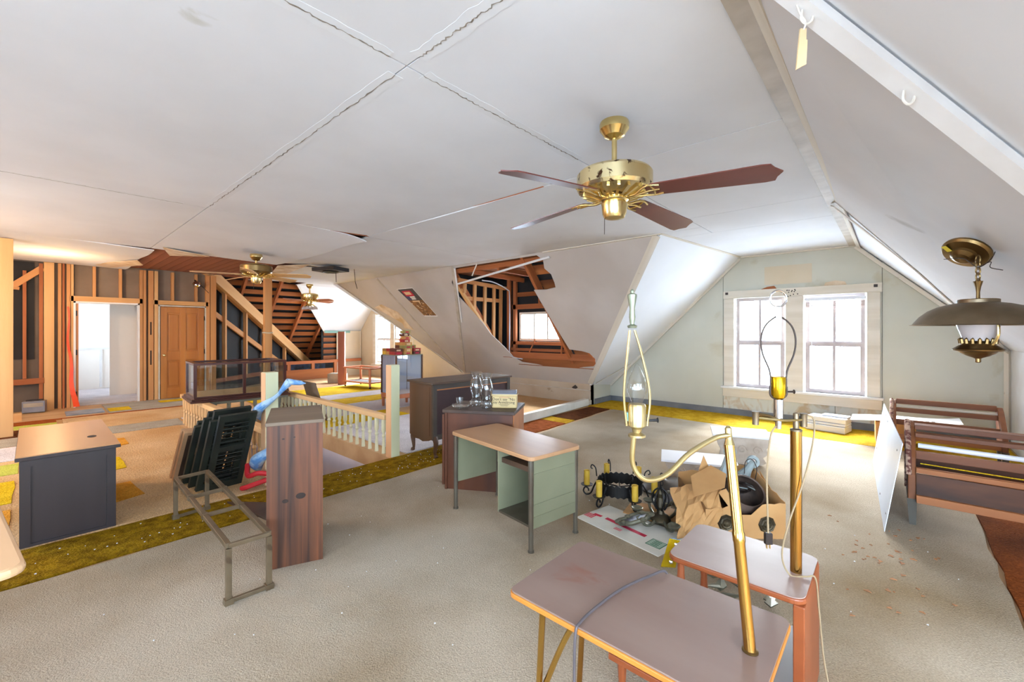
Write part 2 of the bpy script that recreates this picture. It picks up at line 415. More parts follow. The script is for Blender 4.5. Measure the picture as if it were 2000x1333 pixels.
class MB:
    def __init__(s):
        s.v = []
        s.f = []

    def add(s, vs, fs):
        b = len(s.v)
        s.v += [tuple(v) for v in vs]
        s.f += [tuple(i + b for i in f) for f in fs]
        return s

    def box(s, x0, x1, y0, y1, z0, z1):
        vs = [(x, y, z) for z in (z0, z1) for y in (y0, y1) for x in (x0, x1)]
        return s.add(vs, [(0, 2, 3, 1), (4, 5, 7, 6), (0, 1, 5, 4), (2, 6, 7, 3), (0, 4, 6, 2), (1, 3, 7, 5)])

    def obox(s, c, u, v, w):
        c, u, v, w = Vector(c), Vector(u), Vector(v), Vector(w)
        vs = [c + a * u + b * v + d * w for d in (-1, 1) for b in (-1, 1) for a in (-1, 1)]
        return s.add(vs, [(0, 2, 3, 1), (4, 5, 7, 6), (0, 1, 5, 4), (2, 6, 7, 3), (0, 4, 6, 2), (1, 3, 7, 5)])

    def prism(s, pts, ext):
        n = len(pts)
        e = Vector(ext)
        a = [Vector(p) for p in pts]
        vs = a + [p + e for p in a]
        fs = [tuple(range(n))[::-1], tuple(range(n, 2 * n))]
        for i in range(n):
            j = (i + 1) % n
            fs.append((i, j, n + j, n + i))
        return s.add(vs, fs)

    def tube(s, path, r, n=8, closed=False):
        P = [Vector(p) for p in path]
        k = len(P)
        rr = r if isinstance(r, (list, tuple)) else [r] * k
        rings = []
        up = None
        for i, p in enumerate(P):
            if closed:
                t = P[(i + 1) % k] - P[i - 1]
            else:
                t = P[min(i + 1, k - 1)] - P[max(i - 1, 0)]
            if t.length < 1e-9:
                t = Vector((0, 0, 1))
            t.normalize()
            if up is None:
                up = Vector((0, 0, 1)) if abs(t.z) < 0.9 else Vector((1, 0, 0))
            a = up - t * up.dot(t)
            if a.length < 1e-6:
                a = t.orthogonal()
            a.normalize()
            up = a
            b = t.cross(a)
            rings.append([p + rr[i] * (math.cos(2 * math.pi * j / n) * a + math.sin(2 * math.pi * j / n) * b) for j in range(n)])
        vs = [q for ring in rings for q in ring]
        fs = []
        for i in range(k if closed else k - 1):
            i2 = (i + 1) % k
            for j in range(n):
                j2 = (j + 1) % n
                fs.append((i * n + j, i * n + j2, i2 * n + j2, i2 * n + j))
        if not closed:
            fs.append(tuple(range(n))[::-1])
            fs.append(tuple(range((k - 1) * n, k * n)))
        return s.add(vs, fs)

    def lathe(s, prof, n=24, c=(0, 0, 0), mat=None, closed=False):
        c = Vector(c)
        vs = []
        k = len(prof)
        for r, z in prof:
            r = max(r, 1e-4)
            for j in range(n):
                a = 2 * math.pi * j / n
                p = Vector((r * math.cos(a), r * math.sin(a), z))
                if mat is not None:
                    p = mat @ p
                vs.append(c + p)
        fs = []
        for i in range(k if closed else k - 1):
            i2 = (i + 1) % k
            for j in range(n):
                j2 = (j + 1) % n
                fs.append((i * n + j, i * n + j2, i2 * n + j2, i2 * n + j))
        if not closed:
            fs.append(tuple(range(n))[::-1])
            fs.append(tuple(range((k - 1) * n, k * n)))
        return s.add(vs, fs)

    def sheet(s, fn, nu, nv, th):
        """a curved sheet fn(u,v)->point with thickness th straight up"""
        top = [Vector(fn(i / nu, j / nv)) for j in range(nv + 1) for i in range(nu + 1)]
        t = Vector(th)
        m = len(top)
        vs = top + [p + t for p in top]
        fs = []
        w = nu + 1
        for j in range(nv):
            for i in range(nu):
                a = j * w + i
                fs.append((a, a + w, a + w + 1, a + 1))
                fs.append((m + a, m + a + 1, m + a + w + 1, m + a + w))
        edge = [i for i in range(w)] + [j * w + nu for j in range(1, nv + 1)] + [nv * w + i for i in range(nu - 1, -1, -1)] + [j * w for j in range(nv - 1, 0, -1)]
        for a, b in zip(edge, edge[1:] + edge[:1]):
            fs.append((a, b, m + b, m + a))
        return s.add(vs, fs)

    def build(s, name, mat, parent=None, world=False, smooth=False, bev=0.0, loc=None, rot=None):
        me = bpy.data.meshes.new(name)
        vs = s.v
        if world and parent is not None:
            inv = wm(parent).inverted()
            vs = [tuple(inv @ Vector(v)) for v in vs]
        me.from_pydata([tuple(v) for v in vs], [], s.f)
        bm = bmesh.new()
        bm.from_mesh(me)
        bmesh.ops.recalc_face_normals(bm, faces=bm.faces)
        bm.to_mesh(me)
        bm.free()
        if smooth:
            me.polygons.foreach_set('use_smooth', [True] * len(me.polygons))
            try:
                me.set_sharp_from_angle(angle=R(26))
            except Exception:
                pass
        me.materials.append(MATS[mat] if isinstance(mat, str) else mat)
        o = bpy.data.objects.new(name, me)
        COL.objects.link(o)
        if parent is not None:
            o.parent = parent
        if loc is not None:
            o.location = loc
        if rot is not None:
            o.rotation_euler = rot
        if bev:
            b = o.modifiers.new('edge', 'BEVEL')
            b.width = bev
            b.segments = 2
            b.limit_method = 'ANGLE'
        MW[o] = wm(parent) @ o.matrix_basis if parent is not None else o.matrix_basis.copy()
        return o


def B(name, x0, x1, y0, y1, z0, z1, mat, parent=None, bev=0.0, world=False):
    return MB().box(x0, x1, y0, y1, z0, z1).build(name, mat, parent, bev=bev, world=world)


def beam(name, p0, p1, w, h, mat, parent=None, up=(0, 0, 1), bev=0.0, world=True):
    """a squared timber from p0 to p1 (world points): w across, h along `up`; grain runs along its own x"""
    p0, p1 = Vector(p0), Vector(p1)
    d = p1 - p0
    ln = d.length
    x = d.normalized()
    u = Vector(up)
    z = u - x * u.dot(x)
    if z.length < 1e-5:
        z = x.orthogonal()
    z.normalize()
    y = z.cross(x)
    mt = Matrix((x, y, z)).transposed().to_4x4()
    mt.translation = p0
    o = MB().box(0, ln, -w / 2, w / 2, -h / 2, h / 2).build(name, mat, None, bev=bev)
    if parent is not None:
        o.parent = parent
        o.matrix_basis = (wm(parent).inverted() @ mt) if world else mt
        MW[o] = wm(parent) @ o.matrix_basis
    else:
        o.matrix_basis = mt
        MW[o] = mt
    return o


def copy_tree(o, parent=None):
    c = o.copy()
    COL.objects.link(c)
    if parent is not None:
        c.parent = parent
    for ch in list(o.children):
        copy_tree(ch, c)
    return c


def tag_structure(o, label, cat):
    return tag(o, label, cat, kind='structure')


def rect_round(x0, x1, y0, y1, r, n=5):
    pts = []
    for cx, cy, a0 in ((x1 - r, y1 - r, 0), (x0 + r, y1 - r, 90), (x0 + r, y0 + r, 180), (x1 - r, y0 + r, 270)):
        for i in range(n + 1):
            a = R(a0 + 90 * i / n)
            pts.append((cx + r * math.cos(a), cy + r * math.sin(a)))
    return pts


def arc(cx, cz, r, a0, a1, n):
    return [(cx + r * math.cos(R(a0 + (a1 - a0) * i / n)), cz + r * math.sin(R(a0 + (a1 - a0) * i / n))) for i in range(n + 1)]


def spline(pts, n=8):
    """Catmull-Rom through points"""
    P = [Vector(p) for p in pts]
    P = [P[0] * 2 - P[1]] + P + [P[-1] * 2 - P[-2]]
    out = []
    for i in range(1, len(P) - 2):
        for k in range(n):
            t = k / n
            a, b, c, d = P[i - 1], P[i], P[i + 1], P[i + 2]
            out.append(0.5 * ((2 * b) + (c - a) * t + (2 * a - 5 * b + 4 * c - d) * t * t + (3 * b - a - 3 * c + d) * t ** 3))
    out.append(P[-2])
    return out


# ================================================================== the setting
ZC = 2.73                      # flat ceiling
KW = 7.40                      # line of the north knee wall
SL = 1.21                      # fall of the main north slope


def zmain(y):
    return ZC - SL * (y - 5.47)


def zeast(x):
    return ZC - (x + 0.42)


from mathutils.geometry import tessellate_polygon


def holed(name, outer, hole, ext, mat, parent=None):
    """flat board with one hole: outer and hole are 3D loops, ext the thickness vector"""
    loops = [[Vector(p) for p in outer], [Vector(p) for p in hole]]
    tris = tessellate_polygon(loops)
    pts = loops[0] + loops[1]
    n = len(pts)
    e = Vector(ext)
    mb = MB()
    fs = [tuple(t) for t in tris] + [tuple(i + n for i in t)[::-1] for t in tris]
    for start, lp in ((0, loops[0]), (len(loops[0]), loops[1])):
        k = len(lp)
        for i in range(k):
            a, b = start + i, start + (i + 1) % k
            fs.append((a, b, n + b, n + a))
    mb.add(pts + [p + e for p in pts], fs)
    return mb.build(name, mat, parent)


# ---- floor with the stairwell opening
HX0, HX1, HY0, HY1 = -8.25, -4.28, 1.62, 2.74
xs = [-16.9, HX0, HX1, 4.1]
ys = [-3.4, HY0, HY1, 8.2]
mb = MB()
vs = [(x, y, z) for z in (0.0, -0.2) for y in ys for x in xs]
fs = []
for j in range(3):
    for i in range(3):
        if i == 1 and j == 1:
            continue
        a = j * 4 + i
        fs.append((a, a + 1, a + 5, a + 4))
        fs.append((16 + a, 16 + a + 4, 16 + a + 5, 16 + a + 1))
hole = [5, 6, 10, 9]
for a, b in zip(hole, hole[1:] + hole[:1]):
    fs.append((a, b, 16 + b, 16 + a))
mb.add(vs, fs)
tag_structure(mb.build('floor', 'plywood'), 'worn plywood attic floor under the carpet remnants, cut by the stairwell', 'floor')

well = thing('wall_stairwell', 'pale lilac walls lining the stairwell below the railing', 'wall', (0, 0, 0), kind='structure')
B('panel', HX0 - 0.05, HX1 + 0.05, HY1, HY1 + 0.05, -2.4, -0.2, 'lilac', well)
B('panel', HX0 - 0.05, HX1 + 0.05, HY0 - 0.05, HY0, -2.4, -0.2, 'lilac', well)
B('panel', HX0 - 0.05, HX0, HY0, HY1, -2.4, -0.2, 'lilac', well)
B('panel', HX1, HX1 + 0.05, HY0, HY1, -2.4, -0.2, 'lilac', well)
B('panel', HX0 - 0.05, HX1 + 0.05, HY0 - 0.05, HY1 + 0.05, -2.45, -2.4, 'lilac', well)
for k in range(8):
    B('tread', HX1 - 0.30 - 0.27 * k, HX1 - 0.27 * k, HY0, HY1, -0.22 - 0.2 * k, -0.18 - 0.2 * k, 'plywood', well)

# ---- ceiling deck and its paper-faced boards
mb = MB()
outl = [(-16.9, -3.4), (4.1, -3.4), (4.1, 1.40), (-0.36, 1.40), (-0.36, 8.2), (-2.3, 8.2), (-2.3, 5.44), (-16.9, 5.44)]
mb.prism([(x, y, 2.80) for x, y in outl], (0, 0, 0.05))
deck = tag_structure(mb.build('ceiling', 'plank_red'), 'flat white boarded ceiling with cracked taped seams and torn, sagging sheets', 'ceiling')


def cboard(x0, x1, y0, y1, sag=None, mat='paper', nu=14, nv=10, g=0.004):
    def fn(u, v):
        x = x0 + g + (x1 - x0 - 2 * g) * u
        y = y0 + g + (y1 - y0 - 2 * g) * v
        return (x, y, ZC - (sag(u, v) if sag else 0.0))
    return MB().sheet(fn, nu if sag else 1, nv if sag else 1, (0, 0, 0.012)).build('panel', mat, deck, smooth=bool(sag))


cboard(-11.62, -8.5, -3.4, 1.25, lambda u, v: 0.07 * max(0, v - 0.8) * 5 * (0.5 + 0.5 * math.sin(9 * u)) * 0.6)
cboard(-11.5, -8.5, 3.42, 5.44, lambda u, v: 0.05 * (1 - v) ** 3 * (1 + math.sin(6 * u)))
cboard(-8.5, -5.3, -3.4, 1.2)
# the sheet that hangs: both long edges pulled off the deck
cboard(-8.5, -5.3, 1.2, 3.0, lambda u, v: 0.07 * math.sin(math.pi * u) * v ** 1.5 + 0.07 * (u ** 8) * (v ** 8) + 0.05 * (1 - u) ** 3 * v, nu=28, nv=16)
cboard(-8.5, -5.3, 3.0, 5.44, lambda u, v: 0.07 * math.sin(math.pi * u) * (1 - v) ** 2)
cboard(-5.3, -1.75, -3.4, 1.2)
cboard(-5.3, -1.75, 1.2, 3.0)
cboard(-5.3, -1.75, 3.0, 5.46, lambda u, v: 0.010 * (1 - v) ** 3 * math.sin(math.pi * u) ** 2)
cboard(-1.75, -0.42, -3.4, 1.2)
cboard(-1.75, -0.42, 1.2, 3.0)
cboard(-1.75, -0.42, 3.0, 4.95)
cboard(-1.75, -0.42, 4.95, 5.86)
cboard(-0.42, 4.0, -3.4, 1.45)
MB().prism([(-2.28, 5.47, ZC), (-1.754, 5.47, ZC), (-1.754, 5.856, ZC), (-2.22, 5.856, ZC)], (0, 0, 0.012)).build('panel', 'paper', deck)
MB().prism([(-2.22, 5.864, ZC), (-0.424, 5.864, ZC), (-0.424, 8.1, ZC), (-1.95, 8.1, ZC)], (0, 0, 0.012)).build('panel', 'paper', deck)
# ragged tape strips along the seams
for (x0, y0, x1, y1) in ((-1.75, -0.2, -1.75, 1.1), (-1.75, 1.3, -1.75, 2.7), (-5.2, 1.2, -1.85, 1.2), (-1.65, 1.2, -0.6, 1.2), (-5.3, -0.6, -5.3, 1.0)):
    mb = MB()
    n = 24
    L = math.hypot(x1 - x0, y1 - y0)
    dx, dy = (x1 - x0) / L, (y1 - y0) / L
    lo, hi = [], []
    for i in range(n + 1):
        t = L * i / n
        px, py = x0 + dx * t, y0 + dy * t
        a = 0.045 + random.uniform(-0.008, 0.008)
        b = 0.045 + random.uniform(-0.008, 0.008)
        lo.append((px - dy * a, py + dx * a, ZC - 0.0012))
        hi.append((px + dy * b, py - dx * b, ZC - 0.0012))
    mb.prism(lo + hi[::-1], (0, 0, 0.001))
    mb.build('tape', 'paper_tape', deck)
    cr_ = []
    n2 = 90
    for i in range(n2 + 1):
        t = L * i / n2
        k_ = random.uniform(-0.006, 0.006)
        cr_.append((x0 + dx * t - dy * k_, y0 + dy * t + dx * k_))
    wd = [random.uniform(0.0008, 0.0045) for _ in cr_]
    MB().prism([(a - dy * w_, b + dx * w_, ZC - 0.0024) for (a, b), w_ in zip(cr_, wd)] + [(a + dy * w_, b - dx * w_, ZC - 0.0024) for (a, b), w_ in list(zip(cr_, wd))[::-1]], (0, 0, 0.001)).build('seam_crack', 'seam_dark', deck)
# plank ceiling bared where a sheet is missing
for k in range(17):
    y = 1.10 + 0.145 * k
    beam('plank', (-11.68, y, 2.775), (-8.2, y, 2.775), 0.139, 0.02, 'plank_red', deck)
# torn tongues of facing around that gap
MB().prism([(-8.9, 1.5, 2.70), (-8.2, 1.3, 2.715), (-8.25, 1.9, 2.66)], (0, 0, 0.006)).build('torn_flap', 'paper_torn', deck)
MB().prism([(-8.6, 3.05, 2.68), (-8.1, 3.45, 2.70), (-9.6, 3.55, 2.66), (-9.9, 3.35, 2.64)], (0, 0, 0.006)).build('torn_flap', 'paper_torn', deck)
MB().prism([(-11.5, 1.0, 2.70), (-10.3, 1.35, 2.67), (-9.9, 1.22, 2.70), (-11.2, 0.7, 2.715)], (0, 0, 0.006)).build('torn_flap', 'paper_torn', deck)
# splits along seams showing dark battens
MB().prism([(-5.34, 2.30, ZC - 0.003), (-5.28, 3.02, ZC - 0.003), (-5.22, 2.95, ZC - 0.003)], (0, 0, 0.002)).build('split', 'stud_old', deck)
MB().prism([(-3.2, 2.99, ZC - 0.003), (-2.3, 2.985, ZC - 0.003), (-2.3, 3.004, ZC - 0.003), (-2.8, 3.014, ZC - 0.003)], (0, 0, 0.002)).build('split', 'stud_old', deck)
# trim boards at the ceiling edges
t = thing('trim_1', 'cream trim board where the flat ceiling meets the east slope', 'trim', (0, 0, 0), kind='structure')
beam('board', (-0.45, 1.3, ZC - 0.008), (-0.45, 8.1, ZC - 0.008), 0.085, 0.014, 'trim_grey', t)
beam('board', (-0.385, 1.42, ZC - 0.045), (-0.385, 8.1, ZC - 0.045), 0.06, 0.012, 'trim_cream', t, up=(-1, 0, -1))
t = thing('trim_2', 'cream trim strips along the top of the gable slope and north slope', 'trim', (0, 0, 0), kind='structure')
beam('board', (-2.26, 5.45, ZC - 0.006), (-1.95, 8.1, ZC - 0.006), 0.05, 0.012, 'trim_cream', t)
beam('board', (-4.2, 5.455, ZC - 0.006), (-2.26, 5.455, ZC - 0.006), 0.04, 0.012, 'trim_cream', t)
beam('board', (-1.95, 8.07, ZC - 0.012), (-0.42, 8.07, ZC - 0.012), 0.05, 0.02, 'trim_cream', t)

# ---- main north slope with the broken-out dormer hole
nrm = Vector((0, SL, 1)).normalized()          # outward
HOLE = [(-6.38, 5.50), (-4.36, 5.495), (-4.28, 5.56), (-4.33, 5.66), (-4.25, 5.74), (-4.26, 5.85), (-4.28, 5.91), (-4.50, 5.93), (-4.76, 5.92),
        (-4.70, 6.33), (-4.61, 6.81), (-4.35, 6.83), (-4.20, 6.86), (-4.13, 6.95), (-4.17, 7.03), (-4.25, 7.08), (-4.45, 7.10), (-4.73, 7.13), (-5.4, 7.12), (-6.02, 7.08),
        (-6.19, 6.99), (-6.30, 6.80), (-6.47, 6.59), (-6.52, 6.40), (-6.61, 6.19), (-6.70, 6.05), (-6.80, 5.90), (-6.74, 5.70)]
outer = [(-2.25, 5.405), (-11.3, 5.405), (-8.25, KW), (-4.45, KW)]
sl = holed('ceiling_slope_north', [(x, y, zmain(y)) for x, y in outer], [(x, y, zmain(y)) for x, y in HOLE], nrm * 0.014, 'paper_cream')
tag_structure(sl, 'cream sloping ceiling broken open over a stripped dormer, poster taped on it', 'sloped ceiling')


def on_n(x, y, off=0.0):
    p = Vector((x, y, zmain(y))) - nrm * off
    return p


for (a, b, w) in (((-6.44, 5.48), (-8.23, KW), 0.07), ((-9.22, 5.48), (-8.34, KW), 0.06), ((-2.33, 5.48), (-4.50, KW - 0.02), 0.10), ((-11.2, 5.44), (-8.3, KW), 0.03)):
    beam('batten', on_n(*a, 0.006), on_n(*b, 0.006), w, 0.012, 'trim_grey' if w < 0.08 else 'trim_cream', sl, up=nrm)
beam('batten', on_n(-6.40, 5.50, 0.014), on_n(-7.15, 6.35, 0.014), 0.03, 0.014, 'trim_white', sl, up=nrm)
# peeled facing near the wing edge
MB().prism([on_n(-10.2, 6.0, .003), on_n(-9.8, 5.95, .003), on_n(-9.3, 6.12, .003), on_n(-9.15, 6.5, .003), on_n(-9.5, 6.45, .003), on_n(-9.45, 6.35, .003)], -nrm * 0.002).build('torn_patch', 'paper_torn', sl)
for x, y in ((-8.7, 5.0),):
    pass
# loose white strip hanging across the hole, and a splinter
beam('loose_strip', on_n(-6.55, 5.72, 0.03), on_n(-4.1, 5.52, 0.04), 0.035, 0.012, 'trim_white', sl, up=nrm)
beam('loose_strip', on_n(-6.0, 5.62, 0.05), on_n(-5.7, 5.47, 0.07), 0.02, 0.012, 'trim_cream', sl, up=nrm)

# dormer framing seen through the hole
dm = thing('dormer_framing', 'orange-brown stud framing of the stripped dormer behind the broken slope', 'framing', (-5.7, 6.9, 0.6), kind='structure')
FY = 7.10
WX0, WX1, WZ0, WZ1 = -6.17, -4.98, 1.25, 1.87
FW = FY + 0.08
for x, w in ((-6.66, 0.09), (-4.72, 0.06), (-4.22, 0.07)):
    beam('rafter', on_n(x, 5.50, -0.09), on_n(x, 7.06 if x < -4.5 else 6.95, -0.09), w, 0.14, 'stud_old', dm, up=nrm)
for k in range(8):                            # roof boards past the right-hand rafter
    y = 5.53 + 0.20 * k
    beam('board', on_n(-4.70, y, -0.175), on_n(-4.08 if y < 6.8 else -4.14, y, -0.175), 0.185, 0.02, 'sheathing', dm, up=nrm)
MB().prism([on_n(-4.72, 5.40, -.19), on_n(-2.6, 5.40, -.19), on_n(-4.02, 6.98, -.19), on_n(-4.16, 7.24, -.19), on_n(-4.72, 7.24, -.19)], nrm * 0.02).build('felt', 'felt', dm, world=True)  # added behind the boards to shut out the sky
beam('header', on_n(-6.7, 5.56, -0.10), on_n(-4.1, 5.56, -0.10), 0.09, 0.13, 'stud_old', dm, up=nrm)
beam('sill_plate', (-6.5, 7.02, 0.945), (-4.16, 7.02, 0.945), 0.06, 0.13, 'stud_old', dm)
beam('sill_plate', (-6.4, FY, 1.06), (-4.72, FY, 1.06), 0.09, 0.06, 'stud_old', dm)
beam('lower_plate', (-6.15, 7.14, 0.80), (-4.22, 7.14, 0.80), 0.05, 0.15, 'sheathing', dm)
for x in (-6.42, -6.24, -4.86):
    beam('stud', (x, FY, 1.0), (x, FY, 2.6), 0.085, 0.06, 'stud_old', dm, up=(0, 1, 0))
beam('window_header', (-6.3, FY, 1.99), (-4.75, FY, 1.99), 0.06, 0.10, 'stud_old', dm)
beam('window_sill_plate', (-6.3, FY, 1.20), (-4.75, FY, 1.20), 0.06, 0.07, 'stud_old', dm)
beam('stud', (-5.55, FY, 2.04), (-5.55, FY, 2.5), 0.05, 0.05, 'stud_old', dm, up=(0, 1, 0))
beam('blocking', (-6.2, FY + 0.03, 2.26), (-4.8, FY + 0.03, 2.26), 0.04, 0.09, 'sheathing', dm)
beam('top_plate', (-6.60, 5.72, 2.50), (-6.54, FY, 2.42), 0.09, 0.07, 'stud', dm)
for y in (5.92, 6.20, 6.50, 6.78, 7.0):
    beam('cheek_stud', (-6.60, y, zmain(y) + 0.06), (-6.58, y, 2.44), 0.045, 0.07, 'stud', dm, up=(0, 1, 0))
beam('cheek_plate', on_n(-6.66, 5.74, -0.03), on_n(-6.50, 7.02, -0.03), 0.07, 0.05, 'stud_pale', dm, up=nrm)
beam('blocking', (-6.62, 6.0, 2.14), (-6.60, 7.0, 2.14), 0.04, 0.08, 'stud', dm)
MB().prism([(-6.86, 5.38, 2.86), (-6.86, 7.22, zmain(7.22) + 0.02), (-6.86, 7.22, 2.86)], (0.03, 0, 0)).build('cheek_felt', 'felt', dm, world=True)
MB().prism([(-4.70, 5.60, 2.86), (-4.70, 7.22, zmain(7.22) + 0.19), (-4.70, 7.22, 2.86)], (0.02, 0, 0)).build('cheek_felt', 'felt', dm, world=True)
B('roof_felt', -6.86, -2.3, 5.38, 7.22, 2.80, 2.86, 'felt', dm, world=True)  # slab added over the dormer to block sky light
for k in range(9):
    y = 5.66 + 0.175 * k
    beam('roof_board', (-6.8, y, 2.66), (-4.72, y, 2.66), 0.165, 0.02, 'sheathing', dm)
for x in (-6.0, -5.35):
    beam('joist', (x, 5.62, 2.60), (x, FY, 2.56), 0.05, 0.09, 'stud_old', dm)
# dormer front boarding around its window opening
B('front_board', -6.86, WX0, FW, FW + 0.03, 0.70, 2.86, 'felt', dm, world=True)
B('front_board', WX1, -4.66, FW, FW + 0.03, 0.70, 2.86, 'felt', dm, world=True)
B('front_board', WX0, WX1, FW, FW + 0.03, WZ1, 2.86, 'felt', dm, world=True)
B('front_board', WX0, WX1, FW, FW + 0.03, 0.70, WZ0, 'felt', dm, world=True)
beam('splinter', (-5.75, 7.0, 1.01), (-5.62, 7.04, 1.30), 0.03, 0.02, 'stud_old', dm)
beam('splinter', (-4.93, 7.0, 1.0), (-4.92, 7.03, 1.35), 0.03, 0.02, 'stud_old', dm)
tag(MB().tube(spline([(-6.05, 5.9, 2.46), (-6.12, 6.3, 2.46), (-6.25, 6.85, 2.36), (-6.30, 6.98, 2.22), (-6.30, 6.98, 1.3), (-6.29, 6.97, 1.0), (-6.22, 6.98, 0.90), (-5.95, 7.01, 0.86)], 6), 0.012).build('cable', 'wire_grey', dm, world=True, smooth=True), 'grey electrical cable')


def window(name, label, x0, x1, z0, z1, y, cols, rows, frame='trim_cream', w=0.05, sash='trim_grey', parent=None):
    """single glazed sash (world coords, in a wall of constant y); frame, muntins and panes are parts"""
    t = parent or thing(name, label, 'window', ((x0 + x1) / 2, y, z0), kind='structure')
    for a, b, c, d in ((x0, x0 + w, z0, z1), (x1 - w, x1, z0, z1), (x0 + w, x1 - w, z0, z0 + w), (x0 + w, x1 - w, z1 - w, z1)):
        B('sash_frame', a, b, y - 0.02, y + 0.02, c, d, sash, t, world=True)
    dx = (x1 - x0 - 2 * w) / cols
    dz = (z1 - z0 - 2 * w) / rows
    for i in range(1, cols):
        B('muntin', x0 + w + dx * i - 0.017, x0 + w + dx * i + 0.017, y - 0.015, y + 0.015, z0 + w, z1 - w, sash, t, world=True)
    for j in range(1, rows):
        B('muntin', x0 + w, x1 - w, y - 0.015, y + 0.015, z0 + w + dz * j - 0.017, z0 + w + dz * j + 0.017, sash, t, world=True)
    for i in range(cols):
        for j in range(rows):
            B('pane', x0 + w + dx * i + 0.017, x0 + w + dx * (i + 1) - 0.017, y - 0.002, y + 0.002, z0 + w + dz * j + 0.017, z0 + w + dz * (j + 1) - 0.017, 'pane_glass', t, world=True)
    return t


w2 = window('window_2', 'small three-pane dormer window in bare brown framing', WX0, WX1, WZ0, WZ1, FW, 3, 1, w=0.05, sash='trim_cream')

# ---- knee wall, wing wall (one line at KW)
kn = MB().prism([(-8.25, KW, 0), (-4.45, KW, 0), (-4.45, KW, zmain(KW) + 0.02), (-8.25, KW, zmain(KW) + 0.02)], (0, 0.03, 0)).build('wall_knee', 'knee_tan')
tag_structure(kn, 'low stained tan knee wall under the north slope', 'wall')
beam('trim_strip', (-6.6, KW - 0.006, 0.26), (-4.5, KW - 0.006, 0.27), 0.012, 0.02, 'trim_grey', kn)
MB().prism([(-4.95, KW - 0.006, 0.30), (-4.86, KW - 0.006, 0.36), (-4.80, KW - 0.006, 0.31), (-4.87, KW - 0.006, 0.26)], (0, 0.005, 0)).build('hole', 'dark_hole', kn)
WW = [(-13.5, 0), (-8.25, 0), (-8.25, 0.42), (-8.25 - 0.1, 0.5), (-11.1, 2.8), (-12.2, 2.8), (-13.5, 1.47)]
wing = holed('wall_wing', [(x, KW, z) for x, z in WW], [(-12.5, KW, 0.42), (-10.6, KW, 0.42), (-10.6, KW, 1.98), (-12.5, KW, 1.98)], (0, 0.05, 0), 'wall_tan')
tag_structure(wing, 'tan end wall of the far wing beside the cigar box pile', 'wall')
w3 = thing('window_3', 'pair of sash windows in the far wing, half hidden by the slope', 'window', (-11.6, KW, 0.42), kind='structure')
for a, b in ((-12.44, -11.66), (-11.44, -10.66)):
    window('', '', a, b, 0.45, 1.22, KW + 0.02, 2, 1, parent=w3, sash='trim_white')
    window('', '', a, b, 1.20, 1.96, KW + 0.045, 2, 1, parent=w3, sash='trim_white')
B('mullion', -11.66, -11.44, KW - 0.02, KW + 0.06, 0.42, 1.98, 'trim_cream', w3, world=True)
B('casing', -12.66, -12.5, KW - 0.025, KW, 0.40, 2.02, 'trim_cream', w3, world=True)
B('casing', -10.6, -10.45, KW - 0.025, KW, 0.40, 2.02, 'trim_cream', w3, world=True)
B('sill', -12.72, -10.4, KW - 0.06, KW + 0.02, 0.34, 0.40, 'trim_cream', w3, world=True)
# wing west slope: papered part, and stripped boards with rafters
wn = Vector((-1.28, 0, 1.3)).normalized()
KX = 1.28 / 1.3


def on_w(x, y, off=0.0):
    return Vector((x, y, ZC + (x + 12.2) * KX)) + Vector((wn.x, 0, wn.z)) * off


ws = MB().prism([on_w(-12.2, 4.85), on_w(-12.1, 7.42), on_w(-13.5, 7.42), on_w(-13.5, 6.2)], wn * 0.014).build('ceiling_slope_wing', 'paper_bright')
tag_structure(ws, 'white sloping ceiling of the far wing with a straight torn edge', 'sloped ceiling')
beam('batten', on_w(-12.18, 4.83, -0.01), on_w(-13.52, 6.2, -0.01), 0.06, 0.02, 'trim_white', ws, up=wn)
MB().prism([(-12.25, 4.8, ZC), (-11.2, 4.8, ZC), (-11.2, 7.42, ZC), (-12.12, 7.42, ZC)], (0, 0, 0.012)).build('panel', 'paper_bright', ws)
st = thing('wall_west_slope', 'stripped roof slope of bare horizontal boards and leaning rafters', 'roof framing', (-13.5, 5.0, 0.5), kind='structure')
for k in range(17):
    x = -11.95 - 0.19 * k
    beam('roof_board', on_w(x, 2.6, 0.13), on_w(x, 7.0, 0.13), 0.165 if k % 3 else 0.145, 0.02, 'sheathing', st, up=wn)
B('backing', -15.4, -15.36, 2.0, 7.5, -0.1, 2.9, 'felt', st, world=True)
MB().prism([on_w(-11.7, 2.4, 0.2), on_w(-15.4, 2.4, 0.2), on_w(-15.4, 7.45, 0.2), on_w(-11.7, 7.45, 0.2)], wn * 0.02).build('backing', 'felt', st, world=True)
for y in (3.6, 4.45, 5.25, 6.0):
    beam('rafter', on_w(-11.9, y, 0.085), on_w(-14.6, y, 0.085), 0.06, 0.12, 'stud_old', st, up=wn)
# doubled valley rafter with the black-felt stud wall below it
VA, VB = Vector((-12.0, 2.85, 2.70)), Vector((-14.5, 5.98, 0.43))
dv = (VB - VA)
sd = Vector((dv.y, -dv.x, 0)).normalized()
beam('valley_rafter', VA - dv * 0.12, VB, 0.10, 0.26, 'stud', st)
beam('valley_rafter', VA - dv * 0.12 + sd * 0.11 + Vector((0, 0, -0.03)), VB + sd * 0.11 + Vector((0, 0, -0.03)), 0.09, 0.24, 'stud_pale', st)
fw = thing('wall_felt', 'black felt stud wall under the sloping valley rafter beside the pine door', 'wall', (-12.4, 3.4, 0), kind='structure')
pa, pb = Vector((-11.72, 2.55, 0)), Vector((-14.5, 6.03, 0))
dpl = (pb - pa)
nn = Vector((dpl.y, -dpl.x, 0)).normalized()


def at_f(t, z, off=0.0):
    p = pa + dpl * t + nn * off
    p.z = z
    return p


